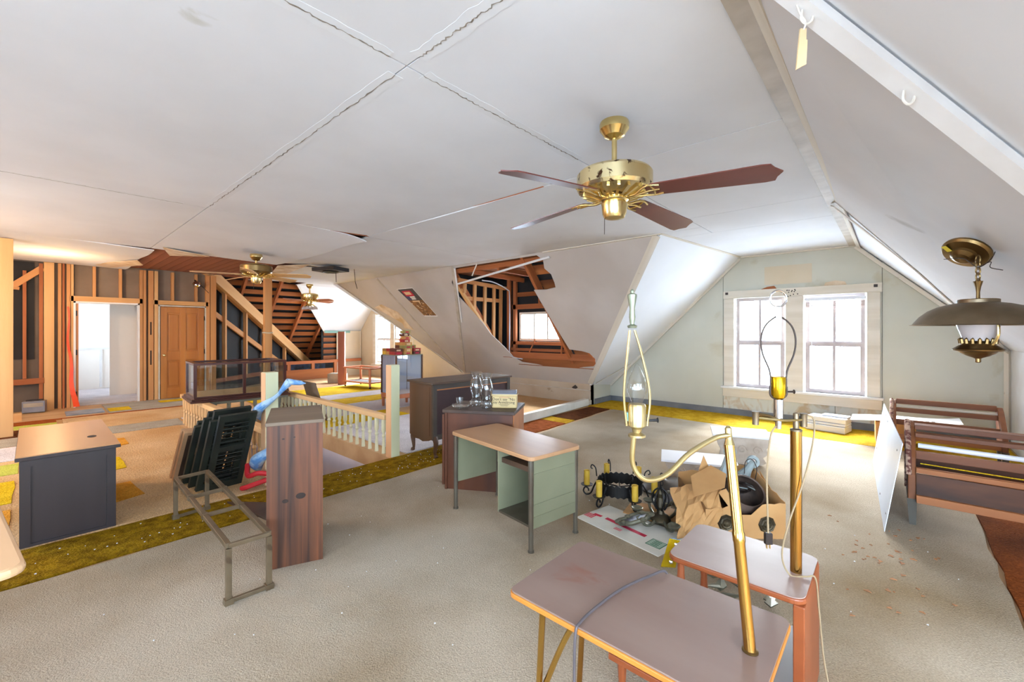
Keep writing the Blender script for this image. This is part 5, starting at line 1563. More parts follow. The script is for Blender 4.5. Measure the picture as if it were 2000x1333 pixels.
cl_ = thing('clamp_lamp', 'small chrome spotlight fixed high beside the pine door', 'lamp', (-11.55, 2.42, 2.50))
MB().lathe([(0.02, 0.09), (0.05, 0.07), (0.075, 0.0), (0.07, 0.0), (0.045, 0.065), (0.001, 0.085)], 20, (0, 0, 0), Matrix.Rotation(R(120), 3, 'Y')).build('reflector', 'chrome', cl_, smooth=True)
MB().tube([(-0.06, 0.0, 0.06), (-0.13, 0.0, 0.10)], 0.018, 8).build('clamp', 'black', cl_)
MB().tube(spline([(-0.08, 0.0, 0.05), (-0.06, 0.10, -0.02), (-0.04, 0.24, -0.18)], 5), 0.006, 6).build('cord', 'black', cl_)

rp_ = tag(MB().tube([(0.09 * math.cos(a / 10 * 2 * math.pi), 0.09 * math.sin(a / 10 * 2 * math.pi), 0.01 * math.sin(a)) for a in range(10)], 0.014, 6, closed=True).build('rope_loop', 'rope', smooth=True, loc=(-9.5, 3.18, 1.42)), 'white rope loop tied round the brown post', 'rope')

# orange tape hanging on the door stud
tp = MB()
pts = []
for i in range(25):
    t_ = i / 24
    pts.append((-11.60 + 0.02 * math.sin(9 * t_), 0.44 + 0.10 * t_ * t_ + 0.015 * math.sin(14 * t_), 1.92 - 1.90 * t_, 0.012 + 0.032 * t_ ** 2))
vs, fs = [], []
for i, (x, y, z, w) in enumerate(pts):
    vs += [(x, y - w, z), (x, y + w, z), (x + 0.012, y + w, z), (x + 0.012, y - w, z)]
for i in range(24):
    a = i * 4
    for k in range(4):
        fs.append((a + k, a + (k + 1) % 4, a + 4 + (k + 1) % 4, a + 4 + k))
fs += [(0, 1, 2, 3), (96, 99, 98, 97)]
tag(tp.add(vs, fs).build('caution_tape', 'tape_orange'), 'bright orange tape streamer hanging on the open doorway stud', 'tape')
t = thing('old_radio', 'small grey metal box on the floor beside the doorway studs', 'box', (-11.45, 0.02, 0.012), R(80))
B('body', -0.14, 0.14, -0.08, 0.08, 0, 0.20, 'tin_grey', t, bev=0.006)
B('faceplate', -0.12, 0.12, -0.086, -0.08, 0.10, 0.17, 'stone', t)
B('handle', -0.10, 0.10, -0.02, 0.02, 0.20, 0.225, 'dark_metal', t)
o = beam('wood_offcut', (-10.6, -0.42, 0.06), (-10.6, -0.12, 0.06), 0.09, 0.12, 'stud_pale')
tag(o, 'short pale wood offcut on the floor behind the lone post', 'offcut')
t = thing('stone_block', 'pale grey concrete block beside the reddish post', 'block', (-11.75, 5.75, 0), R(40))
B('body', -0.24, 0.24, -0.12, 0.12, 0, 0.26, 'stone', t, bev=0.012)
B('chipped_top', -0.20, 0.18, -0.09, 0.10, 0.26, 0.275, 'carpet_grey', t, bev=0.006)
# plywood pieces leaning on the far side of the railing
for k, (x, y, w, h, m_, lab, ang) in enumerate(((-8.55, 3.10, 0.62, 0.52, 'walnut_dark', 'dark brown plywood piece leaning behind the stair railing', 0.25), (-7.35, 3.16, 0.55, 0.62, 'pine_top', 'lighter plywood piece leaning behind the stair railing', 0.30))):
    o = MB().prism([(0, 0, 0), (w, 0, 0), (w * 0.92, -h * ang, h), (w * 0.06, -h * ang, h)], (0, 0.014, 0)).build('plywood_piece', m_, loc=(x, y, 0.012))
    tag(o, lab, 'plywood')

# ================================================================== glass cabinet and cigar boxes
GC = thing('glass_cabinet', 'tall narrow glass display cabinet on short wooden legs with boxes on top', 'cabinet', (-7.15, 4.79, 0.012))
gx, gy, gz0, gz1 = 0.25, 0.29, 0.26, 0.985
for x in (-gx, gx):
    for y in (-gy, gy):
        MB().tube([(x * 0.92, y * 0.92, 0), (x * 0.92, y * 0.92, gz0 - 0.07)], [0.022, 0.036], 8).build('leg', 'cart_wood', GC, smooth=True)
B('base', -gx - 0.01, gx + 0.01, -gy - 0.01, gy + 0.01, gz0 - 0.08, gz0, 'cart_wood', GC, bev=0.004)
for x, y in ((gx, -gy), (gx, gy), (-gx, gy), (-gx, -gy)):
    B('corner_post', x - 0.012, x + 0.012, y - 0.012, y + 0.012, gz0, gz1, 'pine_dark', GC)
B('pane', -gx + 0.012, gx - 0.012, -gy - 0.003, -gy + 0.003, gz0, gz1, 'cabinet_glass', GC)
B('pane', gx - 0.003, gx + 0.003, -gy + 0.012, gy - 0.012, gz0, gz1, 'cabinet_glass', GC)
B('back_panel', -gx + 0.012, gx - 0.012, gy - 0.006, gy, gz0, gz1, 'white_vinyl', GC)  # white panel stands in for window reflections in the glass
B('bright_floor', -gx + 0.012, gx - 0.012, -gy + 0.012, gy - 0.012, gz0, gz0 + 0.006, 'white_vinyl', GC)  # white floor added to brighten the glass like reflected daylight
B('back_panel', -gx, -gx + 0.006, -gy + 0.012, gy - 0.012, gz0, gz1, 'white_vinyl', GC)  # white instead of glass, for the reflected window light on this side
B('top', -gx - 0.01, gx + 0.01, -gy - 0.01, gy + 0.01, gz1, gz1 + 0.015, 'desk_green', GC)
zt0 = 0.012 + gz1 + 0.015
rows = [(-0.20, -0.20, 0, 'cigar_yellow'), (-0.05, -0.20, 0, 'cigar_tan'), (0.11, -0.21, 0, 'cigar_red'), (-0.20, -0.20, 1, 'cigar_tan'), (-0.04, -0.20, 1, 'cigar_red'), (0.11, -0.20, 1, 'cigar_brown'),
        (0.13, 0.00, 0, 'cigar_tan'), (0.13, 0.00, 1, 'cigar_tan'), (0.13, 0.00, 2, 'cigar_green'), (0.13, 0.00, 3, 'cigar_tan'), (0.13, 0.20, 0, 'cigar_brown'), (0.13, 0.20, 1, 'cigar_red'),
        (-0.05, 0.0, 0, 'cigar_brown'), (-0.05, 0.0, 1, 'cigar_tan'), (-0.05, 0.0, 2, 'cigar_brown'), (-0.05, 0.0, 3, 'cigar_tan'), (0.04, 0.17, 2, 'cigar_green'), (0.06, 0.02, 4, 'cigar_red'), (0.04, 0.05, 5, 'cigar_tan'), (0.03, 0.03, 6, 'cigar_brown'), (0.05, 0.04, 7, 'cigar_green')]
KIND = {'cigar_tan': 'tan', 'cigar_red': 'red', 'cigar_brown': 'dark brown', 'cigar_yellow': 'yellow', 'cigar_green': 'olive'}
LEV = ('on the cabinet top', 'in the second layer', 'in the third layer', 'in the fourth layer', 'in the fifth layer', 'in the sixth layer', 'second from the top of the pile', 'on the very top of the pile')
for k, (x, y, lv, m_) in enumerate(rows):
    where = {-0.20: 'at the window end', -0.05: 'inward of the end box', -0.04: 'inward of the end box'}.get(x, 'by the slope')
    side = 'front' if y < -0.1 else ('middle' if y < 0.1 else 'rear')
    bx = thing('cigar_box', f'{KIND[m_]} cigar box {LEV[lv]}, {side} row {where}', 'box', (-7.15 + x, 4.79 + y, zt0 + 0.058 * lv), R(random.uniform(-5, 5)), 'cigar boxes piled on the glass cabinet')
    hx, hy = (0.068, 0.075) if x < 0.1 else (0.085, 0.085)
    B('body', -hx, hx, -hy, hy, 0.0, 0.045, m_, bx)
    B('lid', -hx - 0.001, hx + 0.001, -hy - 0.001, hy + 0.001, 0.046, 0.0575, m_, bx)
    B('label_print', hx - 0.001, hx + 0.0015, -hy * 0.5, hy * 0.5, 0.010, 0.036, 'poster_cream' if k % 2 else 'red_print', bx)

# wooden cart
CT = thing('wooden_cart', 'two-tier reddish wooden trolley frame without trays', 'cart', (-10.3, 5.78, 0.012), R(8))
for x in (-0.5, 0.5):
    for y in (-0.24, 0.24):
        lg = MB().tube([(x, y, 0.05), (x, y, 0.50)], [0.028, 0.034], 10).build('leg', 'cart_wood', CT, smooth=True)
        MB().tube([(x, y - 0.012, 0.022), (x, y + 0.012, 0.022)], 0.022, 12).build('caster', 'black', lg, smooth=True)
for z in (0.14, 0.50):
    for y in (-0.26, 0.26):
        beam('side_rail', (-0.54, y, z), (0.54, y, z), 0.05, 0.035, 'cart_wood', CT, world=False, bev=0.004)
    for x in (-0.52, 0.52):
        beam('end_rail', (x, -0.24, z), (x, 0.24, z), 0.05, 0.035, 'cart_wood', CT, world=False, bev=0.004)
B('lower_tray', -0.50, 0.50, -0.235, 0.235, 0.135, 0.145, 'dark_hole', CT)

# fallen pale beam by the knee wall
fb = thing('fallen_beam', 'long pale green-white timber lying along the floor by the knee wall', 'beam', (-4.42, 5.0, 0.0))
beam('timber', (-4.37, 4.75, 0.075), (-4.47, 7.20, 0.075), 0.10, 0.13, 'board_white', fb, bev=0.006)
beam('broken_end', (-4.47, 7.20, 0.06), (-4.475, 7.33, 0.055), 0.07, 0.08, 'trim_grey', fb)

# ================================================================== benches, panel and papers on the right
def bench(label, x0, x1, rows_, y_end, zend, legs, full=True, group='bare bench frames along the east wall'):
    t = thing('bench', label, 'bench', (x0, y_end[0], 0.016), 0, group)
    # shaped end piece: upright board with rolled top
    for k, x in enumerate((x0, x1 - 0.05)):
        ya, yb = y_end
        out = [(ya, 0.20), (yb, 0.20), (yb + 0.02, zend * 0.6), (yb + 0.10, zend - 0.03), (yb + 0.07, zend + 0.02), (yb, zend + 0.03), (yb - 0.07, zend), (ya + 0.06, zend * 0.72), (ya, zend * 0.55)]
        MB().prism([(x, y, z) for y, z in out], (0.045, 0, 0)).build('end_board', 'bench_wood', t, world=True, bev=0.006)
        if k == 0:
            n = len(out)
            MB().tube([(x + 0.004, y, z) for y, z in out[1:]], 0.018, 8).build('fringe_trim', 'bench_trim', t, world=True, smooth=True)
        for y in (ya + 0.03, yb - 0.03):
            MB().prism([(x - 0.005, y - 0.035, 0.21), (x + 0.05, y - 0.035, 0.21), (x + 0.045, y - 0.02, 0.016), (x + 0.008, y - 0.02, 0.016)], (0, 0.055, 0)).build('leg', 'bench_leg', t, world=True)
    for (z, y, h, d, m_, nm) in rows_:
        beam(nm, (x0 + 0.045, y, z), (x1 - 0.05, y, z), d, h, m_, t, bev=0.003)
    return t


bench('nearer bare wooden bench frame with dark plank front and fringed end', 0.08, 1.06,
      [(0.70, 4.66, 0.035, 0.11, 'bench_wood', 'top_slat'), (0.655, 4.55, 0.03, 0.09, 'bench_wood', 'top_slat'), (0.515, 4.47, 0.06, 0.03, 'bench_wood', 'slat'), (0.425, 4.36, 0.035, 0.05, 'bench_edge', 'seat_rail'),
       (0.325, 4.335, 0.16, 0.02, 'bench_plank', 'front_plank'), (0.225, 4.32, 0.055, 0.05, 'bench_edge', 'bottom_rail'), (0.40, 4.74, 0.16, 0.02, 'bench_plank', 'back_plank')],
      (4.34, 4.70), 0.70, 4)
bench('farther bare wooden bench frame with open slats against the gable wall', -0.02, 0.88,
      [(0.615, 6.92, 0.06, 0.03, 'bench_wood', 'top_slat'), (0.565, 6.86, 0.02, 0.02, 'trim_cream', 'white_rod'), (0.525, 6.84, 0.05, 0.03, 'bench_wood', 'slat'), (0.40, 6.72, 0.06, 0.03, 'bench_wood', 'slat'), (0.24, 6.66, 0.05, 0.05, 'bench_edge', 'bottom_rail')],
      (6.60, 6.92), 0.60, 4)
o = tag(MB().tube([(0.14, 4.50, 0.58), (0.70, 4.49, 0.575)], 0.018, 12).build('paper_roll', 'white_vinyl', smooth=True), 'white paper roll lying between the slats of the nearer bench', 'paper roll')
o = tag(MB().tube([(0.15, 4.42, 0.462), (0.60, 4.41, 0.457), (0.80, 4.41, 0.457)], 0.004, 8).build('yardstick', 'carpet_yellow', smooth=True), 'thin yellow and white rod inside the nearer bench', 'rod')
pn = thing('metal_sheet', 'pale blue metal sheet with small slots leaning on the bench ends', 'panel', (-0.10, 5.1, 0.016))
P1, P4, P2, P3 = Vector((-0.046, 4.05, 0.02)), Vector((-0.168, 6.16, 0.02)), Vector((0.052, 4.16, 0.645)), Vector((-0.075, 6.26, 0.655))
pn_n = (P4 - P1).cross(P2 - P1).normalized()
if pn_n.x > 0:
    pn_n = -pn_n
MB().prism([P1, P4, P3, P2], pn_n * 0.004).build('sheet', 'pale_metal', pn, world=True)
for a, b in ((0.05, 0.15), (0.35, 0.08), (0.62, 0.9), (0.10, 0.85), (0.9, 0.3), (0.75, 0.93)):
    q = P1.lerp(P4, a).lerp(P2.lerp(P3, a), b) + pn_n * 0.005
    MB().obox(q, (P4 - P1).normalized() * 0.014, (P2 - P1).normalized() * 0.006, pn_n * 0.001).build('slot', 'black', pn, world=True)
bx = thing('carton', 'small orange-brown carton under a paper sheet by the gable wall', 'box', (0.0, 7.42, 0.014), R(4))
B('body', -0.18, 0.20, -0.15, 0.16, 0, 0.27, 'cardboard', bx, bev=0.004)
B('label_print', -0.05, 0.02, -0.1515, -0.150, 0.04, 0.10, 'cardboard_in', bx)
def paperfn(u, v):
    x = -0.42 + 1.02 * u
    y = 7.10 + 0.42 * v
    return (x, y, 0.30 + 0.10 * u * u + 0.02 * math.sin(5 * u) + 0.01 * v)
pp = thing('paper_poster', 'large white paper sheet with red patch curling over the carton', 'paper', (0, 7.4, 0.3))
MB().sheet(paperfn, 14, 4, (0, 0, 0.002)).build('sheet', 'poster_paper', pp, world=True, smooth=True)
def onpaper(u0, u1, v0, v1, m_, nm):
    def fn(u, v):
        x, y, z = paperfn(u0 + (u1 - u0) * u, v0 + (v1 - v0) * v)
        return (x, y, z + 0.004)
    MB().sheet(fn, 4, 1, (0, 0, 0.001)).build(nm, m_, pp, world=True)
onpaper(0.16, 0.33, 0.2, 0.7, 'poster_cream', 'print')
onpaper(0.22, 0.36, 0.05, 0.45, 'red_print', 'print')
for k in range(6):
    onpaper(0.50 + 0.05 * k, 0.53 + 0.05 * k, 0.12, 0.42, 'ink', 'print')
ws_ = thing('siding_bundle', 'white stacked vinyl strips lying on the yellow carpet below the window', 'siding', (-0.71, 7.72, 0.014), R(-10))
for k, (y0, y1, z0, z1) in enumerate(((-0.16, 0.16, 0.0, 0.09), (-0.13, 0.16, 0.092, 0.125), (-0.11, 0.16, 0.127, 0.20), (-0.02, 0.14, 0.202, 0.225))):
    B('strip', -0.24 if k < 3 else -0.08, 0.24, y0, y1, z0, z1, 'white_vinyl', ws_, bev=0.012)

# ================================================================== lamp tables
T1 = thing('lamp_table', 'dusty brown laminate end table on thin brass legs with a lamp pole through it', 'table', (-0.62, 1.34, 0.016))
a0, a1, b0, b1 = -0.385, 0.385, -0.24, 0.235
MB().prism([(x, y, 0.512) for x, y in rect_round(a0, a1, b0, b1, 0.03)], (0, 0, 0.018)).build('edge_band', 'end_edge', T1, bev=0.004)
MB().prism([(x, y, 0.530) for x, y in rect_round(a0 + 0.003, a1 - 0.003, b0 + 0.003, b1 - 0.003, 0.03)], (0, 0, 0.006)).build('top', 'end_wood', T1, bev=0.002)
for x in (-0.28, 0.30):
    for y in (-0.17, 0.10):
        MB().tube([(x + (0.03 if x > 0 else -0.03), y, 0.0), (x, y, 0.512)], 0.011, 10).build('leg', 'brass_pole', T1, smooth=True)
    MB().tube(spline([(x, -0.17, 0.20), (x + 0.05, -0.12, 0.36), (x + 0.12, -0.10, 0.50)], 5), 0.010, 10).build('brace', 'brass_pole', T1, smooth=True)
S2 = thing('step_table', 'reddish walnut two-tier step end table with rounded top', 'table', (-0.48, 2.0, 0.016))
MB().prism([(x, y, 0.46) for x, y in rect_round(-0.245, 0.25, -0.20, 0.20, 0.045)], (0, 0, 0.022)).build('edge_band', 'step_edge', S2, bev=0.006)
MB().prism([(x, y, 0.482) for x, y in rect_round(-0.240, 0.246, -0.196, 0.196, 0.043)], (0, 0, 0.004)).build('top', 'step_top', S2)
B('side_panel', 0.212, 0.248, -0.195, 0.195, 0.0, 0.46, 'step_edge', S2, bev=0.004)
MB().lathe([(0.012, 0.0), (0.018, 0.04), (0.014, 0.10), (0.022, 0.16), (0.016, 0.22), (0.012, 0.30)], 12, (-0.20, -0.15, 0.16)).build('leg', 'step_edge', S2, smooth=True)
MB().lathe([(0.012, 0.0), (0.018, 0.04), (0.014, 0.10), (0.022, 0.16), (0.016, 0.22), (0.012, 0.30)], 12, (-0.20, 0.15, 0.16)).build('leg', 'step_edge', S2, smooth=True)
B('lower_shelf', -0.37, 0.210, -0.47, 0.20, 0.125, 0.150, 'step_edge', S2, bev=0.003)
B('lower_shelf_top', -0.365, 0.208, -0.465, 0.198, 0.150, 0.154, 'step_shelf', S2)
for x, y in ((-0.33, -0.43), (0.18, -0.43), (-0.33, 0.15)):
    MB().tube([(x, y, 0.0), (x, y, 0.125)], [0.012, 0.02], 10).build('foot', 'step_edge', S2, smooth=True)

# lamp 1: leaning brass pole, curved arm, candle bulb with harp
L1 = thing('bridge_lamp', 'leaning brass bridge lamp with curved arm, clear bulb and green finial', 'lamp', (-0.30, 1.34, 0.55))
q0, q1 = Vector((-0.30, 1.34, 0.553)), Vector((-0.378, 1.432, 1.10))
MB().lathe([(0.001, 0), (0.021, 0.0), (0.021, 0.003), (0.017, 0.005), (0.001, 0.006)], 20, q0).build('collar', 'brass_old', L1, world=True, smooth=True)
MB().tube([q0, q0.lerp(q1, 0.5), q0.lerp(q1, 0.51), q0.lerp(q1, 0.55), q0.lerp(q1, 0.56), q1], [0.0155, 0.0155, 0.017, 0.017, 0.0150, 0.0150], 20).build('pole', 'brass_pole', L1, world=True, smooth=True)
MB().tube([q1, q1 + Vector((-0.001, 0.001, 0.012)), q1 + Vector((-0.002, 0.002, 0.02)), q1 + Vector((-0.005, 0.005, 0.05)), q1 + Vector((-0.005, 0.005, 0.058))], [0.016, 0.012, 0.010, 0.010, 0.003], 14).build('knuckle', 'brass_cream', L1, world=True, smooth=True)
arm = spline([q1 + Vector((0, 0, 0.03)), (-0.41, 1.39, 1.122), (-0.455, 1.30, 1.085), (-0.49, 1.22, 1.035), (-0.525, 1.155, 1.03), (-0.55, 1.13, 1.075), (-0.545, 1.125, 1.155)], 7)
MB().tube(arm, 0.0075, 12).build('arm', 'brass_cream', L1, world=True, smooth=True)
so_ = Vector((-0.538, 1.130, 1.155))
MB().lathe([(0.006, -0.004), (0.024, 0.0), (0.024, 0.006), (0.012, 0.012), (0.014, 0.022), (0.024, 0.03), (0.025, 0.085), (0.022, 0.092), (0.001, 0.094)], 20, so_).build('socket', 'brass_cream', L1, world=True, smooth=True)
MB().obox(so_ + Vector((-0.022, -0.012, 0.055)), (0.006, 0.004, 0), (-0.002, 0.004, 0), (0, 0, 0.012)).build('sticker', 'teal_paint', L1, world=True)
MB().tube([so_ + Vector((0.02, 0.018, 0.045)), so_ + Vector((0.042, 0.036, 0.046)), so_ + Vector((0.044, 0.038, 0.046))], [0.003, 0.004, 0.008], 8).build('switch_key', 'black', L1, world=True)
MB().lathe([(0.013, 0.092), (0.016, 0.10), (0.026, 0.125), (0.027, 0.14), (0.021, 0.165), (0.011, 0.19), (0.003, 0.205), (0.0005, 0.207)], 20, so_).build('bulb', 'clear_glass', L1, world=True, smooth=True)
tipz = Vector((-0.010, -0.008, 0.305))
for sg in (-1, 1):
    MB().tube(spline([so_ + Vector((0.022 * sg, 0.018 * sg, 0.03)), so_ + Vector((0.028 * sg, 0.022 * sg, 0.12)), so_ + Vector((0.016 * sg - 0.005, 0.012 * sg - 0.004, 0.23)), so_ + tipz + Vector((0.005 * sg, 0.004 * sg, -0.006))], 6), 0.0035, 8).build('harp_wire', 'brass_cream', L1, world=True, smooth=True)
MB().lathe([(0.012, 0.0), (0.014, 0.006), (0.006, 0.010), (0.009, 0.03), (0.0075, 0.055), (0.013, 0.088), (0.013, 0.094), (0.005, 0.098), (0.006, 0.104), (0.001, 0.110)], 16, so_ + tipz).build('finial', 'brass_patina', L1, world=True, smooth=True)

# lamp 2: upright brass pole with swing arm, socket and harp ring
L2_ = thing('swing_arm_lamp', 'upright brass swing-arm lamp with gold socket, wire harp and ring finial', 'lamp', (-0.287, 2.007, 0.502))
p0 = Vector((-0.287, 2.007, 0.502))
MB().tube([p0, p0 + Vector((0, 0, 0.555))], 0.020, 24).build('pole', 'brass_pole', L2_, world=True, smooth=True)
MB().lathe([(0.021, 0.555), (0.021, 0.562), (0.010, 0.566), (0.011, 0.585), (0.009, 0.590), (0.010, 0.625), (0.001, 0.628)], 16, p0).build('pole_cap', 'pewter', L2_, world=True, smooth=True)
rv = Vector((0.746, 0.666, 0)).normalized()
k0 = p0 + Vector((0, 0, 0.60)) + rv * 0.03
k1 = k0 - rv * 0.19 + Vector((0, 0, 0.008))
k2 = k0 - rv * 0.10 + Vector((0, 0, -0.005))
MB().tube(spline([k0, k0 - rv * 0.09 + Vector((0.01, -0.01, 0.0)), k1], 6), 0.005, 8).build('swing_arm', 'brass_cream', L2_, world=True, smooth=True)
MB().tube(spline([k1 + Vector((0, 0, 0.012)), k1 + rv * 0.05 + Vector((-0.004, 0.004, 0.004)), k2 + Vector((0, 0, 0.0))], 6), 0.0085, 8).build('swing_arm', 'brass_old', L2_, world=True, smooth=True)
for k, q in enumerate((k0, k1)):
    MB().tube([q + Vector((0, 0, -0.028)), q + Vector((0, 0, 0.018)), q + Vector((0, 0, 0.024))], [0.012, 0.012, 0.014], 14).build('knuckle', 'pewter', L2_, world=True, smooth=True)
k2 = k2 + Vector((0, 0, -0.03))
MB().tube([k2, k2 + Vector((0, 0, 0.04)), k2 + Vector((0, 0, 0.042)), k2 + Vector((0, 0, 0.115))], [0.011, 0.011, 0.017, 0.017], 16).build('post', 'chrome', L2_, world=True, smooth=True)
s2 = k2 + Vector((0, 0, 0.115))
MB().lathe([(0.010, 0.0), (0.022, 0.008), (0.026, 0.022), (0.026, 0.085), (0.024, 0.090), (0.020, 0.090), (0.020, 0.03), (0.001, 0.02)], 22, s2).build('socket', 'gold_foil', L2_, world=True, smooth=True)
MB().tube([s2 + rv * 0.026 + Vector((0, 0, 0.03)), s2 + rv * 0.060 + Vector((0, 0, 0.03)), s2 + rv * 0.062 + Vector((0, 0, 0.03))], [0.003, 0.004, 0.009], 8).build('switch_key', 'dark_metal', L2_, world=True)
MB().tube(spline([s2 - rv * 0.032 + Vector((0, 0, 0.05)), s2 - rv * 0.030 + Vector((0, 0, 0.015)), s2 + Vector((0, 0, 0.0)), s2 + rv * 0.030 + Vector((0, 0, 0.015)), s2 + rv * 0.032 + Vector((0, 0, 0.05))], 4), 0.004, 8).build('harp_saddle', 'dark_metal', L2_, world=True, smooth=True)
hp = [(-0.031, 0.05), (-0.034, 0.11), (-0.062, 0.18), (-0.068, 0.24), (-0.052, 0.29), (-0.012, 0.325), (0.012, 0.325), (0.052, 0.29), (0.068, 0.24), (0.062, 0.18), (0.034, 0.11), (0.031, 0.05)]
MB().tube(spline([s2 + rv * a + Vector((0, 0, b)) for a, b in hp], 5), 0.0032, 8).build('harp', 'dark_metal', L2_, world=True, smooth=True)
MB().lathe([(0.012, 0.0), (0.012, 0.008), (0.006, 0.012), (0.008, 0.026), (0.004, 0.030), (0.006, 0.040), (0.001, 0.044)], 12, s2 + Vector((0, 0, 0.322))).build('finial_stem', 'trim_white', L2_, world=True, smooth=True)
cr = s2 + Vector((0, 0, 0.322 + 0.044 + 0.032))
MB().tube([cr + rv * (0.032 * math.cos(2 * math.pi * i / 28)) + Vector((0, 0, 0.032 * math.sin(2 * math.pi * i / 28))) for i in range(28)], 0.004, 8, closed=True).build('finial_ring', 'chrome', L2_, world=True, smooth=True)

# cords
c1 = thing('power_cable', 'grey lamp cord running across the brown table top', 'cord', (-0.8, 1.3, 0.56))
MB().tube(spline([(-0.62, 1.572, 0.50), (-0.63, 1.560, 0.560), (-0.66, 1.50, 0.560), (-0.70, 1.36, 0.560), (-0.715, 1.22, 0.560), (-0.715, 1.115, 0.560), (-0.715, 1.088, 0.535), (-0.715, 1.082, 0.40), (-0.71, 1.08, 0.10), (-0.72, 1.09, 0.03)], 8), 0.0045, 8).build('cable', 'cord_grey', c1, world=True, smooth=True)
c2 = thing('power_cable', 'tan lamp cord with a brown plug dangling from the swing arm', 'cord', tuple(k2))
e2 = k2 + Vector((0, 0, 0.02))
MB().tube(spline([e2, e2 - rv * 0.03 + Vector((0, 0, -0.05)), e2 - rv * 0.045 + Vector((0, 0, -0.2)), e2 - rv * 0.042 + Vector((0, 0, -0.36)), e2 - rv * 0.040 + Vector((0, 0, -0.44))], 8), 0.0035, 8).build('cable', 'cord_tan', c2, world=True, smooth=True)
pl = e2 - rv * 0.040 + Vector((0, 0, -0.455))
MB().obox(pl, rv * 0.014, Vector((-rv.y, rv.x, 0)) * 0.009, (0, 0, 0.022)).build('plug', 'dark_metal', c2, world=True, bev=0.003)
for sg in (-1, 1):
    MB().obox(pl + rv * (0.006 * sg) + Vector((0, 0, -0.03)), rv * 0.0012, Vector((-rv.y, rv.x, 0)) * 0.004, (0, 0, 0.009)).build('prong', 'brass', c2, world=True)
c3 = thing('power_cable', 'long tan lamp cord looping from the upright pole down to the carpet', 'cord', (-0.2, 2.0, 0.5))
MB().tube(spline([k0 + Vector((0, 0, 0.02)), k0 + rv * 0.04 + Vector((0, 0, 0.0)), k0 + rv * 0.035 + Vector((0, 0, -0.10)), (-0.262, 1.985, 0.86), (-0.300, 1.960, 0.72), (-0.325, 1.95, 0.58), (-0.30, 1.955, 0.506), (-0.25, 1.98, 0.507), (-0.223, 2.0, 0.50), (-0.212, 2.0, 0.38), (-0.19, 1.98, 0.18), (-0.14, 1.92, 0.03), (-0.09, 1.80, 0.021), (-0.02, 1.62, 0.021), (0.02, 1.35, 0.021)], 7), 0.0032, 8).build('cable', 'cord_tan', c3, world=True, smooth=True)

# ================================================================== hanging lamp at the east slope
HL = thing('hanging_lamp', 'old brass hanging lamp with wide dish shade and milk glass chimney', 'lamp', (0.345, 3.44, 1.96))
cc = Vector((0.345, 3.44, 0))
ax = Vector((-0.42, -0.50, -0.72)).normalized()
zq = ax
xq = Vector((0.746, 0.666, 0)) - ax * Vector((0.746, 0.666, 0)).dot(ax)
xq.normalize()
yq = zq.cross(xq)
mt = Matrix((xq, yq, zq)).transposed()
cpos = on_e(0.36, 3.52, 0.075)
MB().lathe([(0.001, -0.012), (0.108, -0.012), (0.110, 0.0), (0.100, 0.012), (0.060, 0.020), (0.056, 0.034), (0.036, 0.048), (0.001, 0.052)], 32, cpos, mt).build('canopy', 'brass_old', HL, world=True, smooth=True)
MB().obox(cpos + mt @ Vector((-0.075, -0.035, 0.022)), mt @ Vector((0.022, 0, 0)), mt @ Vector((0, 0.014, 0.002)), mt @ Vector((0, 0, 0.001))).build('sticker', 'sticker', HL, world=True)
zc0 = 1.845
for k in range(5):
    c = cc + Vector((0, 0, zc0 - 0.032 * k))
    d = Vector((0.746, 0.666, 0)) if k % 2 else Vector((-0.666, 0.746, 0))
    MB().tube([c + d * (0.011 * math.cos(2 * math.pi * i / 14)) + Vector((0, 0, 0.022 * math.sin(2 * math.pi * i / 14))) for i in range(14)], 0.0035, 6, closed=True).build('chain_link', 'brass_old', HL, world=True, smooth=True)
MB().lathe([(0.020, 0.06), (0.016, 0.045), (0.012, 0.03), (0.008, 0.0), (0.009, -0.06)], 12, cc + Vector((0, 0, 1.665))).build('hanger', 'brass_old', HL, world=True, smooth=True)
SH = [(0.075, 0.140), (0.083, 0.136), (0.083, 0.120), (0.120, 0.113), (0.160, 0.100), (0.200, 0.078), (0.235, 0.046), (0.258, 0.014), (0.266, 0.002), (0.279, 0.0)]
MB().lathe(SH + [(r - 0.004, z - 0.003) for r, z in SH[::-1]], 48, cc + Vector((0, 0, 1.487)), closed=True).build('shade', 'pewter', HL, world=True, smooth=True)
MB().lathe([(0.078, 0.110), (0.082, 0.138), (0.070, 0.141), (0.001, 0.1415)], 24, cc + Vector((0, 0, 1.487))).build('shade_cap', 'brass_old', HL, world=True, smooth=True)
MB().lathe([(0.070, 0.17), (0.088, 0.15), (0.092, 0.115), (0.080, 0.07), (0.064, 0.02), (0.064, 0.0), (0.060, 0.0), (0.060, 0.02), (0.076, 0.07), (0.088, 0.115), (0.084, 0.15), (0.067, 0.17)], 32, cc + Vector((0, 0, 1.40)), closed=True).build('chimney', 'milk_glass', HL, world=True, smooth=True)
rn = MB()
for k in range(16):
    a = 2 * math.pi * k / 16
    rn.tube([cc + Vector((0.066 * math.cos(a), 0.066 * math.sin(a), 1.385)), cc + Vector((0.070 * math.cos(a), 0.070 * math.sin(a), 1.408)), cc + Vector((0.066 * math.cos(a), 0.066 * math.sin(a), 1.416))], [0.009, 0.008, 0.002], 6)
g_ = rn.build('crown_gallery', 'brass_old', HL, world=True, smooth=True)
g_['kind'] = 'stuff'
